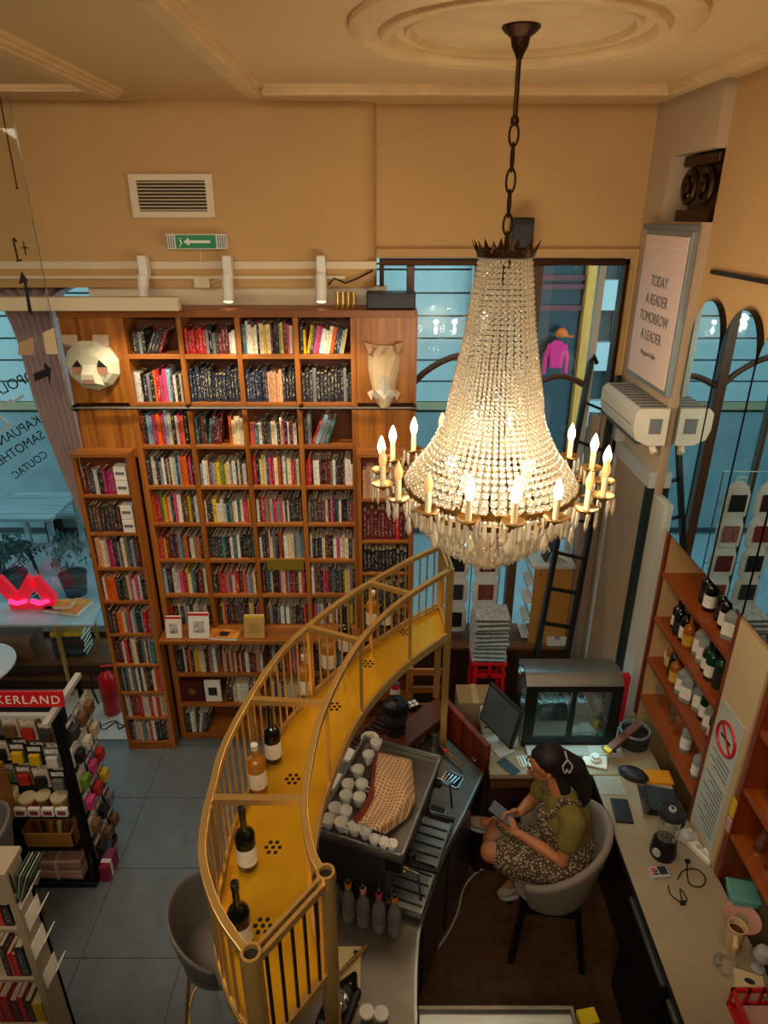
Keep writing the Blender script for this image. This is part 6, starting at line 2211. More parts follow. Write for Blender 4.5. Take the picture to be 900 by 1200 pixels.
chain(b, [Lhip, Lhip.lerp(Lkn, .45), Lhip.lerp(Lkn, .78)], [.12, .115, .105])
chain(b, [Rhip, Rhip.lerp(Rkn, .45), Rhip.lerp(Rkn, .8)], [.118, .11, .105])
chain(b, [Lhip.lerp(Lkn, .74) + Vector((0, 0, -.05)), Lhip.lerp(Lkn, .70) + Vector((.02, -.02, -.20))], [.05, .025])
for sh in (Lsh, Rsh):
    chain(b, [chest + Vector((-.11, (sh.y - chest.y) * .4, .05)), sh.lerp(neck, .45) + Vector((-.035, 0, .055)), sh.lerp(neck, .45) + Vector((.06, 0, .03))], [.022, .02, .018], 8)
organic(b, 'dress', M_dress, wm, .009, 4)
# hair
M_hair = mat('dark_brown_hair', '#1a0e09', .6, var=.35, vscale=60, stretch=(1, 1, .15))
b = MB()
b.sphere(head + udir * .034 - fdir * .036, .094, 16, 12)
b.sphere(head - fdir * .055 - udir * .01, .083, 14, 10)
chain(b, [head + udir * .078 + fdir * .012, head + udir * .05 - fdir * .08], [.04, .05])
tail0 = head - fdir * .10 + udir * .0
chain(b, [tail0, tail0 + Vector((.07, -.01, -.045)), tail0 + Vector((.12, -.045, -.13)), tail0 + Vector((.125, -.07, -.22)), tail0 + Vector((.10, -.085, -.29))], [.058, .062, .05, .035, .012])
chain(b, [head + sdir * .0 - fdir * .05 - udir * .05, head - fdir * .03 - udir * .11 + Vector((.02, -.05, -.05)), head + Vector((.09, -.075, -.20)), head + Vector((.11, -.10, -.25))], [.06, .04, .02, .008])
for k in range(7):
    a = k / 6
    q = tail0 + Vector((.02 + .05 * a, -.03 + .04 * a, .02 - .03 * a))
    chain(b, [q, q + Vector((.06, -.03, -.07)), q + Vector((.085 - .02 * a, -.06, -.2 - .03 * a))], [.018, .016, .007], 8)
organic(b, 'hair', M_hair, wm, .0075, 3)
# hair clip, eyebrow, eyes, lips
c = tail0 + Vector((.0, -.045, .035))
hc = MB()
for s_ in (-1, 1):
    hc.tube(catmull([c + Vector((.0, -.03, .03)), c + Vector((.025 * s_, -.045, .0)), c + Vector((.012 * s_, -.05, -.04)), c + Vector((0, -.045, -.02))], 6), .005, 6)
hc.tube([c + Vector((0, -.02, .03)), c + Vector((0, .03, .035))], .005, 6)
hc.build('hair_clip', mat('grey_clip', '#a8a8a8', .3), wm, True, True)
for s_ in (-1, 1):
    MB().sphere(head + fdir * .0815 + sdir * (.031 * s_) + udir * .02, .0088, 10, 8).build('eye', mat('eye_dark', '#1a0f0a', .5), wm, True, True)
    MB().tube([head + fdir * .09 + sdir * (.018 * s_) + udir * .043, head + fdir * .088 + sdir * (.034 * s_) + udir * .046, head + fdir * .076 + sdir * (.048 * s_) + udir * .040], .004, 6).build('eyebrow', M_hair, wm, True, True)
MB().tube([head + fdir * .096 - udir * .055 - sdir * .02, head + fdir * .099 - udir * .054, head + fdir * .096 - udir * .055 + sdir * .02], [.003, .006, .003], 6).build('lips', mat('lip_red', '#8a4038', .5), wm, True, True)


# shoes
def shoe(an, d, up):
    d = d.normalized()
    t = MB()
    side = d.cross(up).normalized()
    chain(t, [an - d * .045 - up * .045, an + d * .03 - up * .04, an + d * .12 - up * .055, an + d * .165 - up * .06], [.038, .042, .040, .028])
    chain(t, [an, an - up * .04], [.042, .044])
    o = organic(t, 'shoe', mat('cream_knit', '#a8987c', .9, var=.35, vscale=90), wm, .006, 3)
    s_ = MB()
    rg = []
    for k, w_ in ((-.08, .022), (-.05, .036), (.03, .040), (.11, .043), (.16, .035), (.19, .012)):
        c_ = an + d * k - up * .088
        rg.append([c_ + side * w_, c_ - side * w_, c_ - side * w_ - up * .018, c_ + side * w_ - up * .018])
    s_.loft(rg).build('sole', M_lgrey, o, world=True, bevel=.004)


shoe(Lan, Vector((-.75, .25, .0)), Vector((-.05, -.25, .95)).normalized())
shoe(Ran, Vector((-.85, .05, -.5)), Vector((-.5, 0, .85)).normalized())
# the phone she holds
hp = thing('smartphone', 'dark phone held in the seated woman\'s hands', 'phone', tuple(phc), 0)
rotp = Euler((R(25), R(-20), R(50))).to_matrix()
MB().obox((-.02, .008, .018), (.072, .145, .009), rotp).build('case', mat('dark_phone', '#1c2228', .2), hp, bevel=.003)
MB().obox(Vector((-.02, .008, .018)) + rotp @ Vector((0, 0, .0052)), (.066, .138, .001), rotp).build('screen', mat('phone_screen_grey', '#5a6870', .1), hp)
# power lead on the floor
tag(MB().tube(catmull([at_z(*q, .015) for q in ((588, 1014), (562, 1020), (544, 1040), (536, 1070), (524, 1095), (512, 1112))], 8), .007, 6).build('floor_cable', M_lgrey, smooth=True), 'pale cable curving over the brown floor by the bar', 'cable')
rg = thing('floor_drain_hoses', 'black hoses on the floor beside the bar fridge', 'hose', (.26, 1.95, 0))
for k in range(3):
    MB().tube(catmull([(.0 + k * .02, -.15, .02), (.02, 0, .03), (-.01 + k * .03, .15, .02), (.05, .3, .03)], 6), .012, 6).build('hose', M_black, rg, True)

# ================================================================== BY THE RIGHT WINDOW
ledge = struct(MB().box(.22, 1.46, 4.38, 4.70, 0, .93).build('wall_window_bench', M_darkwood), 'dark wooden window bench behind the cake display')
struct(MB().box(.22, 1.46, 4.36, 4.70, .93, .955).build('trim_13', M_midwood))
mr = thing('magazine_cabinet', 'golden plywood magazine cabinet with white top by the ladder', 'cabinet', (1.03, 4.5, .955))
xa, xb = at_y(624, 700, 4.42).x, at_y(668, 700, 4.42).x
MB().box(xa, xb, 4.42, 4.44, .955, 1.62).build('side_panel', M_goldwood, mr, world=True)
MB().box(xa - .03, xb + .01, 4.41, 4.66, 1.62, 1.65).build('top', M_lgrey, mr, world=True, bevel=.004)
MB().box(xb - .02, xb, 4.44, 4.66, .955, 1.62).build('back_panel', M_goldwood, mr, world=True)
sc_ = MB().lathe([(.008, 0), (.008, .006)], 10).build('screw', M_chrome, mr)
sc_.location = (xa + .04 - 1.03, 4.417 - 4.5, 1.57 - .955)
sc_.rotation_euler = (R(90), 0, 0)
for k, z in enumerate((1.02, 1.18, 1.34, 1.5)):
    o = MB().obox((xa - .012, 4.53, z + .04), (.012, .20, .13), Matrix.Rotation(R(-20), 3, 'Y')).build('magazine', mat('magazine_%d' % k, ('#b9b4ae', '#8a8f94', '#c0a498', '#9aa6aa')[k], .5, var=.3, vscale=20), mr, world=True)
    MB().box(xa - .05, xa, 4.44, 4.64, z - .03, z - .022).build('rack_shelf', M_lgrey, mr, world=True)
bs_ = thing('book_stand', 'open book leaning on top of the plywood cabinet', 'book', tuple(at_y(638, 650, 4.5)))
c = Vector(((xa + xb) / 2, 4.52, 1.65))
bs_.location = c
MB().obox((-.03, 0, .09), (.012, .13, .18), Matrix.Rotation(R(25), 3, 'Y')).build('cover', M_dark, bs_)
MB().obox((.03, 0, .055), (.16, .13, .01), Matrix.Rotation(R(28), 3, 'Y')).build('pages', M_paper, bs_)
# tote bags hung in the window
M_tote = mat('pale_canvas', '#c9cdc8', .85, var=.08, vscale=10)
prn = ['#3a1418', '#101214', '#7a2418', '#8a5a54', '#14181c', '#5a2020', '#2a2c30', '#73382c', '#1a1414', '#402020']
rod = thing('bag_rod', 'slim steel rod carrying the printed tote bags', 'rod', (.68, 4.55, 2.2))
for x in (.44, .68, .90):
    MB().tube([(x - .68, .06, -1.245), (x - .68, .06, .12)], .005, 6).build('upright', M_steel, rod)
for r_ in range(5):
    MB().tube([(-.24, .06, .12 - r_ * .25), (.22, .06, .12 - r_ * .25)], .005, 6).build('cross_rod', M_steel, rod)
k = 0
bag0 = None
for r_ in range(5):
    for x in (.555, .79):
        z = 1.99 - .25 * r_
        t = thing('tote_bag', 'pale tote bag with dark square print, %s row down, %s of the window stand' % (ORD[r_], 'left side' if x < .6 else 'right side'), 'tote bag', (x, 4.56, z), 0, 'tote bags on the window stand')
        if bag0 is None:
            pr_ = [(.095, 0), (.10, .03), (.10, .17), (.075, .235), (.03, .27)]
            bag0 = MB().loft([[(w_ * math.cos(2 * PI * j / 16), .032 * math.sin(2 * PI * j / 16) * (1 if z_ < .2 else .7), z_) for j in range(16)] for w_, z_ in pr_]).mesh('bag_body', M_tote, True)
            hand_me = MB().tube([(-.05, 0, .24), (-.03, -.01, .31), (.03, -.01, .31), (.05, 0, .24)], .006, 6).mesh('bag_handle', M_tote, True)
        for nm, me_ in (('bag_body', bag0), ('bag_handle', hand_me)):
            o = bpy.data.objects.new(nm, me_)
            COL.objects.link(o)
            o.parent = t
        MB().box(-.06, .06, -.036, -.033, .045, .18).build('print', mat('bag_print_%d' % k, prn[k], .7, var=.6, vscale=35), t)
        k += 1
# red stool with newspapers
p = at_y(572, 768, 4.12)
rs = thing('red_stool', 'red painted wooden stool carrying the newspaper stack', 'stool', (p.x, 4.14, 0))
H_ = p.z
for sx in (-1, 1):
    for sy in (-1, 1):
        MB().bar((sx * .10, sy * .10, H_ - .02), (sx * .13, sy * .13, 0), .026, .026).build('leg', M_red, rs)
MB().box(-.13, .13, -.12, .12, H_ - .025, H_).build('seat', M_red, rs, bevel=.004)
for z in (H_ - .13, H_ - .26):
    for sy in (-1, 1):
        MB().box(-.12, .12, sy * .11 - .01, sy * .11 + .01, z, z + .03).build('rung', M_red, rs)
MB().bar((0, -.11, H_ - .02), (0, -.11, H_ - .13), .02, .02).build('brace', M_red, rs)
M_news = mat('newsprint', '#8f918e', .9, var=.5, vscale=50, stretch=(1, 1, 3))
rn_ = random.Random(3)
for k in range(11):
    z = H_ + k * .034
    t = thing('newspaper', 'folded newspaper, %s from the bottom of the stack on the red stool' % ORD[k], 'newspaper', (p.x + rn_.uniform(-.01, .01), 4.13 + rn_.uniform(-.01, .01), z), rn_.uniform(-.08, .08), 'newspapers on the red stool')
    MB().box(-.125, .125, -.10, .10, .001, .030).build('folded_pages', M_news, t, bevel=.008)
    MB().box(-.11, .11, -.104, -.10, .008, .013).build('fold_line', M_print, t)
t = thing('cardboard_carton', 'brown cardboard carton in front of the red stool', 'carton', (.63, 3.78, 0))
MB().box(-.12, .14, -.10, .10, 0, .98).build('carton', mat('cardboard', '#8a6c4a', .8), t)
MB().box(-.02, .02, -.102, .102, .975, .983).build('tape', mat('tape', '#a58a60', .4), t)
t = thing('red_board', 'red board standing at the right end of the cake display', 'board', (1.555, 3.55, .92))
MB().box(-.035, .035, -.02, .02, 0, .40).build('panel', M_red, t)
MB().box(-.045, .045, -.03, .03, 0, .015).build('foot', M_dark, t)
t = thing('white_carton', 'small white carton at the foot of the ladder', 'carton', tuple(at_y(648, 768, 4.42)))
t.location.z = .956
MB().box(-.07, .11, -.04, .0, 0, .06).build('carton', M_lgrey, t)
MB().box(-.01, .03, -.042, .001, .06, .062).build('tape', M_grey, t)
# ladder-back chair behind the bar end
t = thing('wooden_chair', 'orange-brown ladder-back wooden chair behind the brass post', 'chair', (.33, 3.92, 0))
for sx in (-.13, .13):
    MB().box(sx - .015, sx + .015, .11, .14, 0, 1.0).build('rear_leg', M_case, t)
    MB().box(sx - .015, sx + .015, -.14, -.11, 0, .46).build('front_leg', M_case, t)
for z in (.62, .78, .94):
    MB().box(-.13, .13, .115, .135, z, z + .05).build('back_slat', M_case, t)
MB().box(-.15, .15, -.15, .15, .45, .48).build('seat', M_case, t, bevel=.004)

# ================================================================== LEFT SIDE
# fire extinguisher
fe = thing('fire_extinguisher', 'red fire extinguisher standing beside the narrow bookcase', 'fire extinguisher', (-2.40, 4.74, 0))
MB().lathe([(.066, 0), (.072, .01), (.072, .36), (.06, .40), (.03, .43), (.022, .45)], 24).build('cylinder', M_red, fe, True)
MB().lathe([(.022, .45), (.022, .48)], 12).build('valve', M_dark, fe, True)
MB().bar((-.03, 0, .49), (.07, 0, .50), .022, .012).build('handle', M_redp, fe)
MB().tube(catmull([(-.02, -.02, .47), (-.10, -.03, .44), (-.13, -.03, .3), (-.10, -.03, .12)], 6), .009, 6).build('hose', M_black, fe, True)
MB().lathe([(.0725, .16), (.0725, .27)], 24, caps=False).build('instruction_label', mat('extinguisher_label', '#a01418', .4, var=.2, vscale=40), fe, True)
t = thing('floor_cables', 'tangled black cables on the marble floor below the extinguisher', 'cable', (-2.35, 4.56, 0))
MB().tube(catmull([(-.12, .05, .005), (-.05, -.05, .005), (.03, .04, .01), (.08, -.04, .006), (.15, .03, .005), (.2, -.02, .005)], 6), .005, 6).build('cable', M_black, t, True)
MB().tube(catmull([(-.1, -.02, .005), (0, .06, .006), (.1, .0, .01), (.18, .06, .005)], 6), .004, 6).build('cable', M_black, t, True)

# marble table in the window
mt_ = thing('marble_table', 'grey marble-topped table with brass legs by the left window', 'table', (-3.0, 5.15, 0))
MB().prism([(-3.9, 4.985), (-2.57, 4.985), (-2.55, 5.0), (-2.60, 5.36), (-3.9, 5.36)], .725, .75).build('top', mat('grey_marble', '#9fa6a6', .2, var=.18, vscale=6), mt_, world=True, bevel=.003)
for x in (-2.86, -3.7):
    MB().bar((x, 4.975, 0), (x - .02, 5.0, .725), .03, .03).build('leg', M_brass, mt_, world=True)
for x in (-2.7, -3.7):
    MB().bar((x, 5.32, .335), (x, 5.32, .725), .03, .03).build('leg', M_brass, mt_, world=True)
for k, (px, py, w_, h_, rz, c, c2, lab) in enumerate(((95, 707, .17, .24, -12, '#c9781c', '#5a6a60', 'orange and green comic book at the table edge'), (97, 688, .15, .12, 5, '#d8861c', '#8a4a10', 'bright orange comic book behind the others'), (70, 709, .15, .16, -8, '#4a4e52', '#a83038', 'grey comic book with a red spine on the marble table'), (78, 694, .14, .10, 5, '#8a3038', '#3a4044', 'dark red comic book at the back of the table'))):
    q = at_z(px, py, .75)
    t = thing('comic_book', lab, 'book', (q.x, min(q.y, 5.25), .751 + (.0 if k != 1 else .03)), R(rz), 'comics on the marble table')
    MB().box(-w_ / 2, w_ / 2, -h_ / 2, h_ / 2, 0, .028).build('pages', M_paper, t)
    MB().box(-w_ / 2 - .003, w_ / 2 + .003, -h_ / 2 - .003, h_ / 2 + .003, .028, .031).build('cover', mat('comic_cover_%d' % k, c, .4, var=.35, vscale=14, var2=(None if k < 2 else c2)), t)
    MB().box(-w_ / 2 - .003, -w_ / 2, -h_ / 2, h_ / 2, 0, .028).build('spine', mat('comic_spine_%d' % k, c2, .4), t)
    MB().box(w_ * .05, w_ * .4, -h_ * .4, -h_ * .05, .031, .032).build('cover_art', M_orange if k < 2 else M_lgrey, t)
# glowing zigzag sign
p = at_z(48, 697, .752)
zg = thing('zigzag_sign', 'glowing pink and red zigzag sign behind the marble table', 'sign', (p.x, 5.28, .751))
M_neon = mat('pink_glow', '#e0206a', .4, emit=(1.0, .05, .30), estr=.9)
M_neon2 = mat('red_acrylic', '#d01828', .35, emit=(1.0, .02, .05), estr=.25)
for k, (a, b_) in enumerate((((-.24, .30), (-.10, .06)), ((-.10, .06), (.0, .17)), ((.0, .17), (.09, .30)), ((.09, .30), (.22, .07)))):
    MB().bar((a[0], 0, a[1]), (b_[0], 0, b_[1]), .05, .11).build('stroke', M_neon2, zg)
MB().box(-.16, .26, -.04, .03, 0, .06).build('light_base', M_neon2, zg)
for x in (-.08, .12):
    MB().tube([(x - .07, -.045, .09), (x, -.05, .065), (x + .08, -.045, .09)], .022, 8).build('glow_tube', M_neon, zg, True)
# stack of big books and boxes on the ledge below the table
q = at_y(88, 770, 5.16)
for k in range(6):
    t = thing('large_book', 'large dark book, %s from the bottom of the stack under the marble table' % ORD[k], 'book', (q.x, 5.18, .336 + k * .045), RND.uniform(-.1, .1), 'stack under the marble table')
    cc_ = ('#2c3034', '#3c4446', '#23282c', '#4a2a2a', '#2a3034', '#c0a028')[k]
    MB().box(-.14, .14, -.10, .10, 0, .005).box(-.14, .14, -.10, .10, .038, .043).box(-.14, .14, -.10, -.095, .005, .038).build('cover', mat('stack_cover_%d' % k, cc_, .4, var=.3, vscale=15), t)
    MB().box(-.135, .135, -.095, .095, .005, .038).build('pages', M_paper, t)
t = thing('storage_box', 'brown cardboard storage box on the window ledge left of the stack', 'box', (-3.36, 5.2, .336))
MB().box(-.17, .16, -.12, .12, 0, .20).build('carton', mat('brown_carton', '#6d5446', .8), t)
MB().box(-.175, .165, -.125, .125, .17, .205).build('lid', mat('brown_carton_lid', '#7a6050', .8), t)
for k, z in enumerate((0, .05, .1)):
    t = thing('yellow_folder', 'yellow folder, %s from the bottom beside the bookcase on the ledge' % ORD[k], 'folder', (-2.42, 5.2, .336 + z), .1 * k, 'yellow folders on the ledge')
    MB().box(-.07, .07, -.09, .09, 0, .004).box(-.07, .07, -.09, .09, .036, .04).build('cover', M_yellow, t)
    MB().box(-.065, .065, -.085, .085, .004, .036).build('pages', M_paper, t)
# white round table at far left
t = thing('round_table', 'pale round cafe table at the left picture edge', 'table', (-3.32, 4.42, 0))
MB().lathe([(.33, .70), (.34, .71), (.34, .725), (.33, .73)], 32).build('top', M_lgrey, t, True)
for k in range(3):
    a = k * 2 * PI / 3 + .5
    MB().tube([(.08 * math.cos(a), .08 * math.sin(a), .70), (.26 * math.cos(a), .26 * math.sin(a), 0)], .014, 8).build('leg', M_goldwood, t, True)
# display ledge books facing out
for (px, py, w_, h_, c, c2, lab) in ((204, 735, .115, .17, '#d8d2c4', '#5a3c2c', 'white picture book propped first on the display ledge'), (234, 737, .15, .20, '#dcd8cc', '#2a2a2c', 'white picture book with red top propped second on the ledge'), (298, 732, .15, .18, '#b08a50', '#c8b028', 'photo-covered book with yellow top standing on the ledge')):
    q = at_y(px, py, 4.30)
    t = thing('display_book', lab, 'book', (q.x, 4.30, 1.10), 0, 'books on the display ledge')
    m3 = Matrix.Rotation(R(-14), 3, 'X')
    zc_ = h_ / 2 * math.cos(R(14)) + .004
    MB().obox((0, 0, zc_), (w_, .02, h_), m3).build('pages', M_paper, t)
    MB().obox(Vector((0, 0, zc_)) + m3 @ Vector((0, -.0115, 0)), (w_ + .004, .003, h_ + .002), m3).build('front_cover', mat('cover_' + lab[:14] + str(px), c, .5), t)
    MB().obox(Vector((0, 0, zc_)) + m3 @ Vector((0, -.0135, h_ * .44)), (w_ + .004, .0015, h_ * .1), m3).build('title_band', mat('band%d' % px, ('#b82420' if px < 290 else '#d0b020'), .5), t)
    MB().obox(Vector((0, 0, zc_)) + m3 @ Vector((0, -.0135, -.01)), (w_ * .55, .0015, h_ * .45), m3).build('cover_art', mat('art%d' % px, c2, .6, var=.6, vscale=25, var2=c), t)
q = at_z(264, 745, 1.1)
t = thing('display_book', 'red magazine lying flat on the display ledge', 'book', (q.x, 4.30, 1.10), R(-6), 'books on the display ledge')
MB().box(-.11, .11, -.05, .06, 0, .02).build('pages', M_paper, t)
MB().box(-.112, .112, -.052, .062, .02, .023).build('front_cover', mat('red_mag', '#c8381c', .5, var=.4, vscale=18, var2='#e0a040'), t)
MB().box(-.04, .03, -.03, .03, .023, .024).build('cover_art', M_print, t)
# row ten: face-out boxes
t = thing('boxed_set', 'dark red boxed set on the second lowest shelf', 'box', (-1.57, 4.47, .366))
MB().box(-.09, .09, -.03, .12, 0, .20).build('slipcase', mat('maroon_case', '#4a1414', .4), t)
em_ = MB().lathe([(.03, 0), (.03, .002)], 16).build('emblem', M_gold, t)
em_.location = (0, -.031, .1)
em_.rotation_euler = (R(90), 0, 0)
t = thing('framed_book', 'white book with dark square picture beside the maroon box', 'book', (-1.40, 4.45, .366))
MB().box(-.065, .065, -.01, .015, 0, .20).build('cover', M_white, t)
MB().box(-.035, .035, -.012, -.01, .06, .14).build('cover_art', M_dark, t)
MB().box(-.062, .062, -.005, .012, .2, .201).build('page_top', M_paper, t)
for k in range(2):
    for r_ in range(2):
        t = thing('note_box', 'white boxed note cards, %s of the %s shelf in the left narrow bookcase' % (('lower', 'upper')[r_], ('top', 'second')[k]), 'box', (-1.795, 4.30, LZ[k] + .001 + r_ * .105), 0, 'white boxes in the left narrow bookcase')
        MB().box(-.042, .042, -.01, .07, 0, .10).build('carton', M_paper, t, bevel=.002)
        MB().box(-.03, .03, -.012, -.01, .04, .06).build('printed_label', M_grey, t)

# ------------------------------------------------------------------ gift rack
RX0, RX1, RY0, RY1 = -2.75, -1.90, 3.06, 3.40
gk = thing('gift_rack', 'black metal gift rack with a red header sign', 'display rack', ((RX0 + RX1) / 2, 3.23, 0))
for x in (RX0, RX1):
    for y in (RY0, RY1):
        MB().box(x - .012, x + .012, y - .012, y + .012, 0, 1.42).build('upright', M_blackm, gk, world=True)
MB().box(RX0 - .02, RX1 + .02, RY0 - .03, RY1 + .02, .01, .05).build('base', M_black, gk, world=True, bevel=.004)
MB().box(RX0, RX1 - .02, 3.21, 3.23, .05, 1.40).build('back_board', M_dark, gk, world=True)
MB().bar((RX1, RY0 - .10, 1.42), (RX1, RY1 + .02, 1.42), .035, .03).build('top_side_rail', M_lgrey, gk, world=True)
MB().bar((RX0, RY0, 1.41), (RX1, RY0, 1.41), .03, .02).build('top_front_rail', M_lgrey, gk, world=True)
for z in (.34, .62):
    MB().box(RX0, RX1 - .03, RY0 - .02, RY1 - .18, z, z + .012).build('shelf_tray', M_blackm, gk, world=True)
ps_ = at_y(38, 819, 3.10)
hd = MB().obox((ps_.x - .22, 3.10, ps_.z + .0), (.80, .015, .10), Matrix.Rotation(R(-8), 3, 'X')).build('header_sign', mat('sign_red', '#c01a22', .4), gk, world=True, bevel=.003)
tx = text_mesh('lettering', 'KIKKERLAND', .075, M_white, gk, loc=Vector((ps_.x + .165, 3.089, ps_.z - .002)) - gk.location, rot=(R(82), 0, 0), align='RIGHT', space=1.18)
rk = random.Random(11)
PKC = [('black', '#16171a'), ('grey', '#6b6a68'), ('white', '#c9c4b8'), ('brown', '#6a4a30'), ('cream', '#b8a688'), ('dark grey', '#303236'), ('red', '#a82820'), ('yellow', '#c9a424'), ('green', '#5c7c24'), ('pink', '#b83c6c')]


def pack(lab, c, loc, w_, h_, d_, rz, col2, grp):
    t = thing('gift_packet', lab, 'packet', loc, rz, grp)
    MB().box(-w_ / 2, w_ / 2, -.004, 0, 0, h_).build('card', mat('packet_card_' + c[0].replace(' ', '_'), c[1], .5, var=.35, vscale=30), t)
    MB().box(-w_ * .36, w_ * .36, -d_, -.004, h_ * .1, h_ * .62).build('blister', mat('packet_item_' + col2[0].replace(' ', '_'), col2[1], .4, var=.2, vscale=40), t, bevel=.006)
    MB().box(-w_ * .4, w_ * .4, -.0055, -.004, h_ * .72, h_ * .92).build('title_strip', mat('packet_title', '#d8d2c4', .6, var=.5, vscale=60), t)
    MB().tube([(0, .03, h_ * .97), (0, -.03, h_ * .97)], .002, 5).build('peg_hook', M_chrome, t)
    return t


nf = 0
tiers_ = [1.16, .96, .78]
for r_, z in enumerate(tiers_):
    for i in range(4):
        x = RX1 - .10 - i * .115
        for dpt in range(2):
            c = rk.choice(PKC[:6])
            c2 = rk.choice(PKC[:6] + PKC[:6] + PKC)
            pack('%s packet with %s item, %s from corner, %s %s row of rack' % (c[0], c2[0], ORD[i], ('top', 'middle', 'lower')[r_], 'rear' if dpt else 'front'), c, (x, RY0 + .09 - dpt * -.04 - .03 + .02 * i % 2, z), .095, .155, .03, 0, c2, 'packets hanging on the front of the gift rack')
side_rows = [1.18, 1.0, .80, .62, .42, .22]
for r_, z in enumerate(side_rows):
    for i in range(3):
        c = rk.choice(PKC[:6] + PKC[:3])
        c2 = rk.choice(PKC[:6]) if r_ not in (2, 3) else PKC[6 + (i + r_) % 4]
        pack('%s packet with %s item, %s from the front, %s side row of rack' % (c[0], c2[0], ORD[i], ORD[r_]), c, (RX1 + .012 + .03, RY0 + .06 + i * .11, z), .095, .15, .045, R(90), c2, 'packets hanging on the side of the gift rack')
# things on its two trays
tray = [(-2.02, .632, .05, .09, '#8a6a30', 'amber'), (-2.12, .632, .045, .10, '#5a3a20', 'brown'), (-2.22, .632, .05, .08, '#a04a20', 'rust'), (-2.32, .632, .05, .13, '#c0a878', 'beige basket-like')]
for k, (x, z, r_, h_, c, cn) in enumerate(tray):
    t = thing('gift_tin', '%s round gift tin, %s from the corner on the rack tray' % (cn, ORD[k]), 'tin', (x, RY0 + .05, z), 0, 'tins on the gift rack tray')
    MB().lathe([(r_ * .9, 0), (r_, .01), (r_, h_)], 16).build('tin_body', mat('tin_%d' % k, c, .5, var=.3, vscale=50), t, True)
    MB().lathe([(r_ * 1.04, h_), (r_ * 1.04, h_ + .015), (.004, h_ + .02)], 16).build('lid', mat('tin_lid', '#c4b48c', .5), t, True)
for k in range(5):
    t = thing('mini_card_box', 'small pink and white card box, %s from the corner at the tray front' % ORD[k], 'box', (-1.99 - .085 * k, RY0 - .005, .632), 0, 'card boxes at the tray front')
    MB().box(-.036, .036, -.012, .012, 0, .06).build('carton', M_paper, t)
    MB().box(-.026, .026, -.0135, -.012, .012, .046).build('printed_label', mat('mini_print', '#8a3a4a', .6, var=.5, vscale=60), t)
for k in range(4):
    t = thing('wrapped_parcel', 'long pinkish wrapped parcel, %s from the bottom of the rack base pile' % ORD[k], 'parcel', (-2.12, RY0 + .06, .051 + k * .04), RND.uniform(-.05, .05), 'parcels on the rack base')
    MB().box(-.17, .15, -.06, .06, 0, .036).build('wrapping', mat('parcel_%d' % k, ('#b48c7c', '#c0a08c', '#9a7a6c', '#b8907c')[k], .6), t, bevel=.008)
    MB().box(-.02, .0, -.062, .062, -.0, .037).build('band', mat('parcel_band', '#d8c8b0', .6), t)
t = thing('wooden_box', 'open orange wooden box on the lower rack tray', 'box', (-2.12, RY0 + .05, .353))
mb = MB().box(-.16, .16, -.06, -.05, 0, .12).box(-.16, .16, .05, .06, 0, .16).box(-.16, -.15, -.06, .06, 0, .14).box(.15, .16, -.06, .06, 0, .14).box(-.16, .16, -.06, .06, 0, .008)
mb.build('crate', M_goldwood, t)
for k in range(5):
    MB().tube([(-.11 + k * .05, 0, .02), (-.10 + k * .055, -.01, .17)], .014, 8).build('roll', mat('roll_%d' % k, ('#6a2c1c', '#3a2c28', '#a86a28', '#b8a888', '#4a3a34')[k], .6), t, True)
t = thing('letter_box', 'small white box lettered in black at the rack foot', 'box', tuple(at_z(33, 1018, .15)), R(8))
t.location.z = .051
MB().box(-.055, .055, -.05, .05, 0, .11).build('carton', M_paper, t, bevel=.003)
for k in range(2):
    MB().box(-.03, .03, -.0515, -.05, .03 + k * .035, .05 + k * .035).build('printed_mark', M_print, t)
t = thing('pink_carton', 'magenta carton at the bottom of the rack side', 'carton', (RX1 + .06, RY0 + .10, 0.0))
MB().box(-.03, .03, -.08, .08, 0, .13).build('carton', mat('magenta_card', '#8a1a44', .5), t)
MB().box(-.031, .031, -.04, -.01, .0, .131).build('white_stripe', M_white, t)
t = thing('tan_carton', 'large orange-tan carton at the left picture edge on the rack', 'carton', (-2.42, RY0 - .05, .93))
MB().box(-.16, .14, -.07, .07, -.296, .12).build('carton', mat('tan_carton', '#9a6428', .7), t)
MB().box(-.02, .02, -.072, .072, .118, .122).build('tape', mat('tan_tape', '#b98a4c', .4), t)

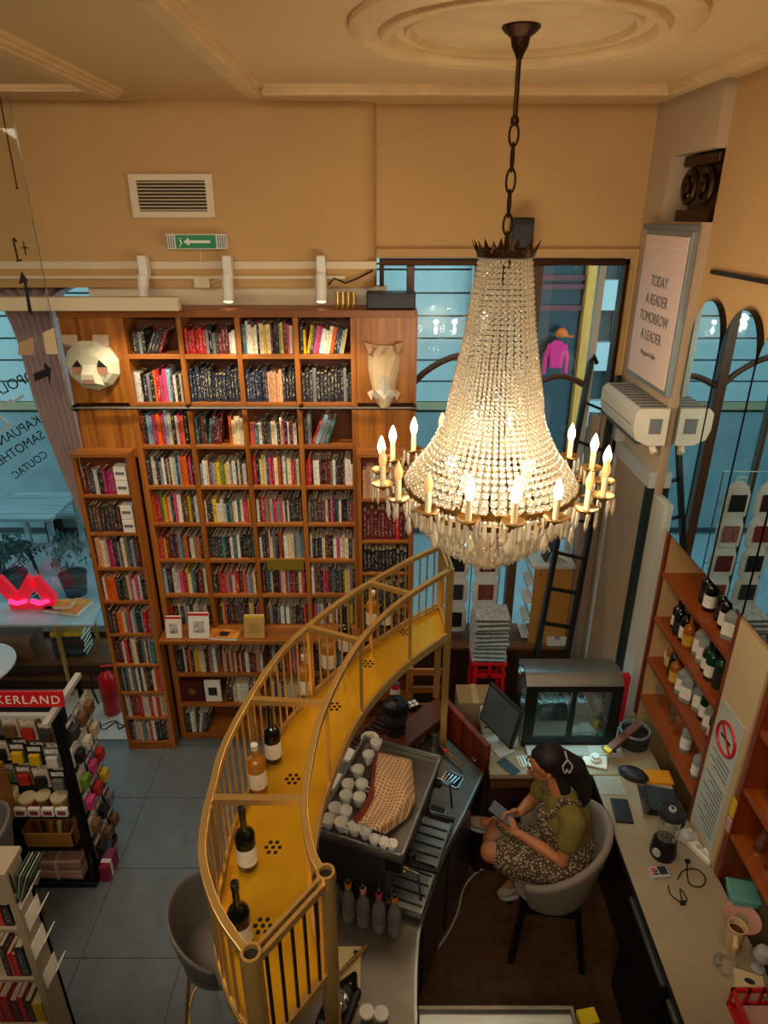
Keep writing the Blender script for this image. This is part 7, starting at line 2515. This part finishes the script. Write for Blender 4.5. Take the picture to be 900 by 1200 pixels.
# ------------------------------------------------------------------ cream display unit in the near left corner
DX, DY0, DY1 = -1.58, 1.96, 2.09
M_unit = mat('grey_cream_board', '#a39376', .5)
du = thing('display_unit', 'cream shelving unit with leaflets in the near left corner', 'shelf', (-2.0, 2.1, 0))
MB().box(DX - .03, DX, DY0, DY1, 0, 1.5).build('side_panel', M_unit, du, world=True)
MB().box(-2.5, DX, DY1 - .02, DY1, 0, 1.5).build('back_panel', M_unit, du, world=True)
MB().box(-2.5, DX, DY0 - .01, DY1, 1.5, 1.53).build('top', M_unit, du, world=True, bevel=.003)
for z in (.1, .45, .8, 1.15):
    MB().box(-2.5, DX - .03, DY0, DY1 - .02, z, z + .02).build('shelf_board', M_unit, du, world=True)
MB().box(-2.5, DX, DY0 + .01, DY0 + .02, 1.32, 1.5).build('fascia', M_unit, du, world=True)
rs2 = random.Random(5)
for r_, z in enumerate((1.17, .82, .47)):
    x = DX - .05
    for i in range(7):
        w_ = rs2.uniform(.02, .05)
        c = rs2.choice(['red', 'dark red', 'charcoal', 'cream', 'yellow', 'black', 'orange', 'red'])
        o = bpy.data.objects.new('book', me_book)
        COL.objects.link(o)
        o.scale = (w_ - .002, .085, rs2.uniform(.14, .22) * (.65 if r_ == 0 else 1))
        o.location = (x - w_, DY0 + .015, z)
        o.color = (*hx(PAL[c]), 1)
        tag(o, '%s book, %s from the panel, %s shelf of the cream unit' % (c, ORD[i], ('top', 'middle', 'lower')[r_]), 'book', 'books on the cream unit')
        x -= w_
for k, (z, dy) in enumerate(((1.28, .05), (1.12, .12), (.95, .02), (.72, .10))):
    t = thing('leaflet_pocket', 'cream leaflet holder, %s down the side of the cream unit' % ORD[k], 'leaflet holder', (DX, DY0 + dy * .2, z), 0, 'leaflet holders on the cream unit')
    MB().box(0, .004, 0, .11, 0, .10).build('holder', M_white, t)
    MB().obox((.03, .055, .06), (.004, .10, .13), Matrix.Rotation(R(30), 3, 'Y')).build('leaflet', M_paper, t)
t = thing('green_brochures', 'bundle of dark green brochures at the top corner of the cream unit', 'brochures', (DX, DY0 + .01, 1.38))
for k in range(5):
    MB().obox((.012 + k * .010, .06, .03), (.005, .12, .17), Matrix.Rotation(R(12 + 3 * k), 3, 'Y')).build('brochure', mat('brochure_%d' % (k % 2), ('#3c4a3a', '#8a8f7c')[k % 2], .6), t)
MB().box(0, .012, 0, .12, -.06, -.02).build('pocket', M_white, t)
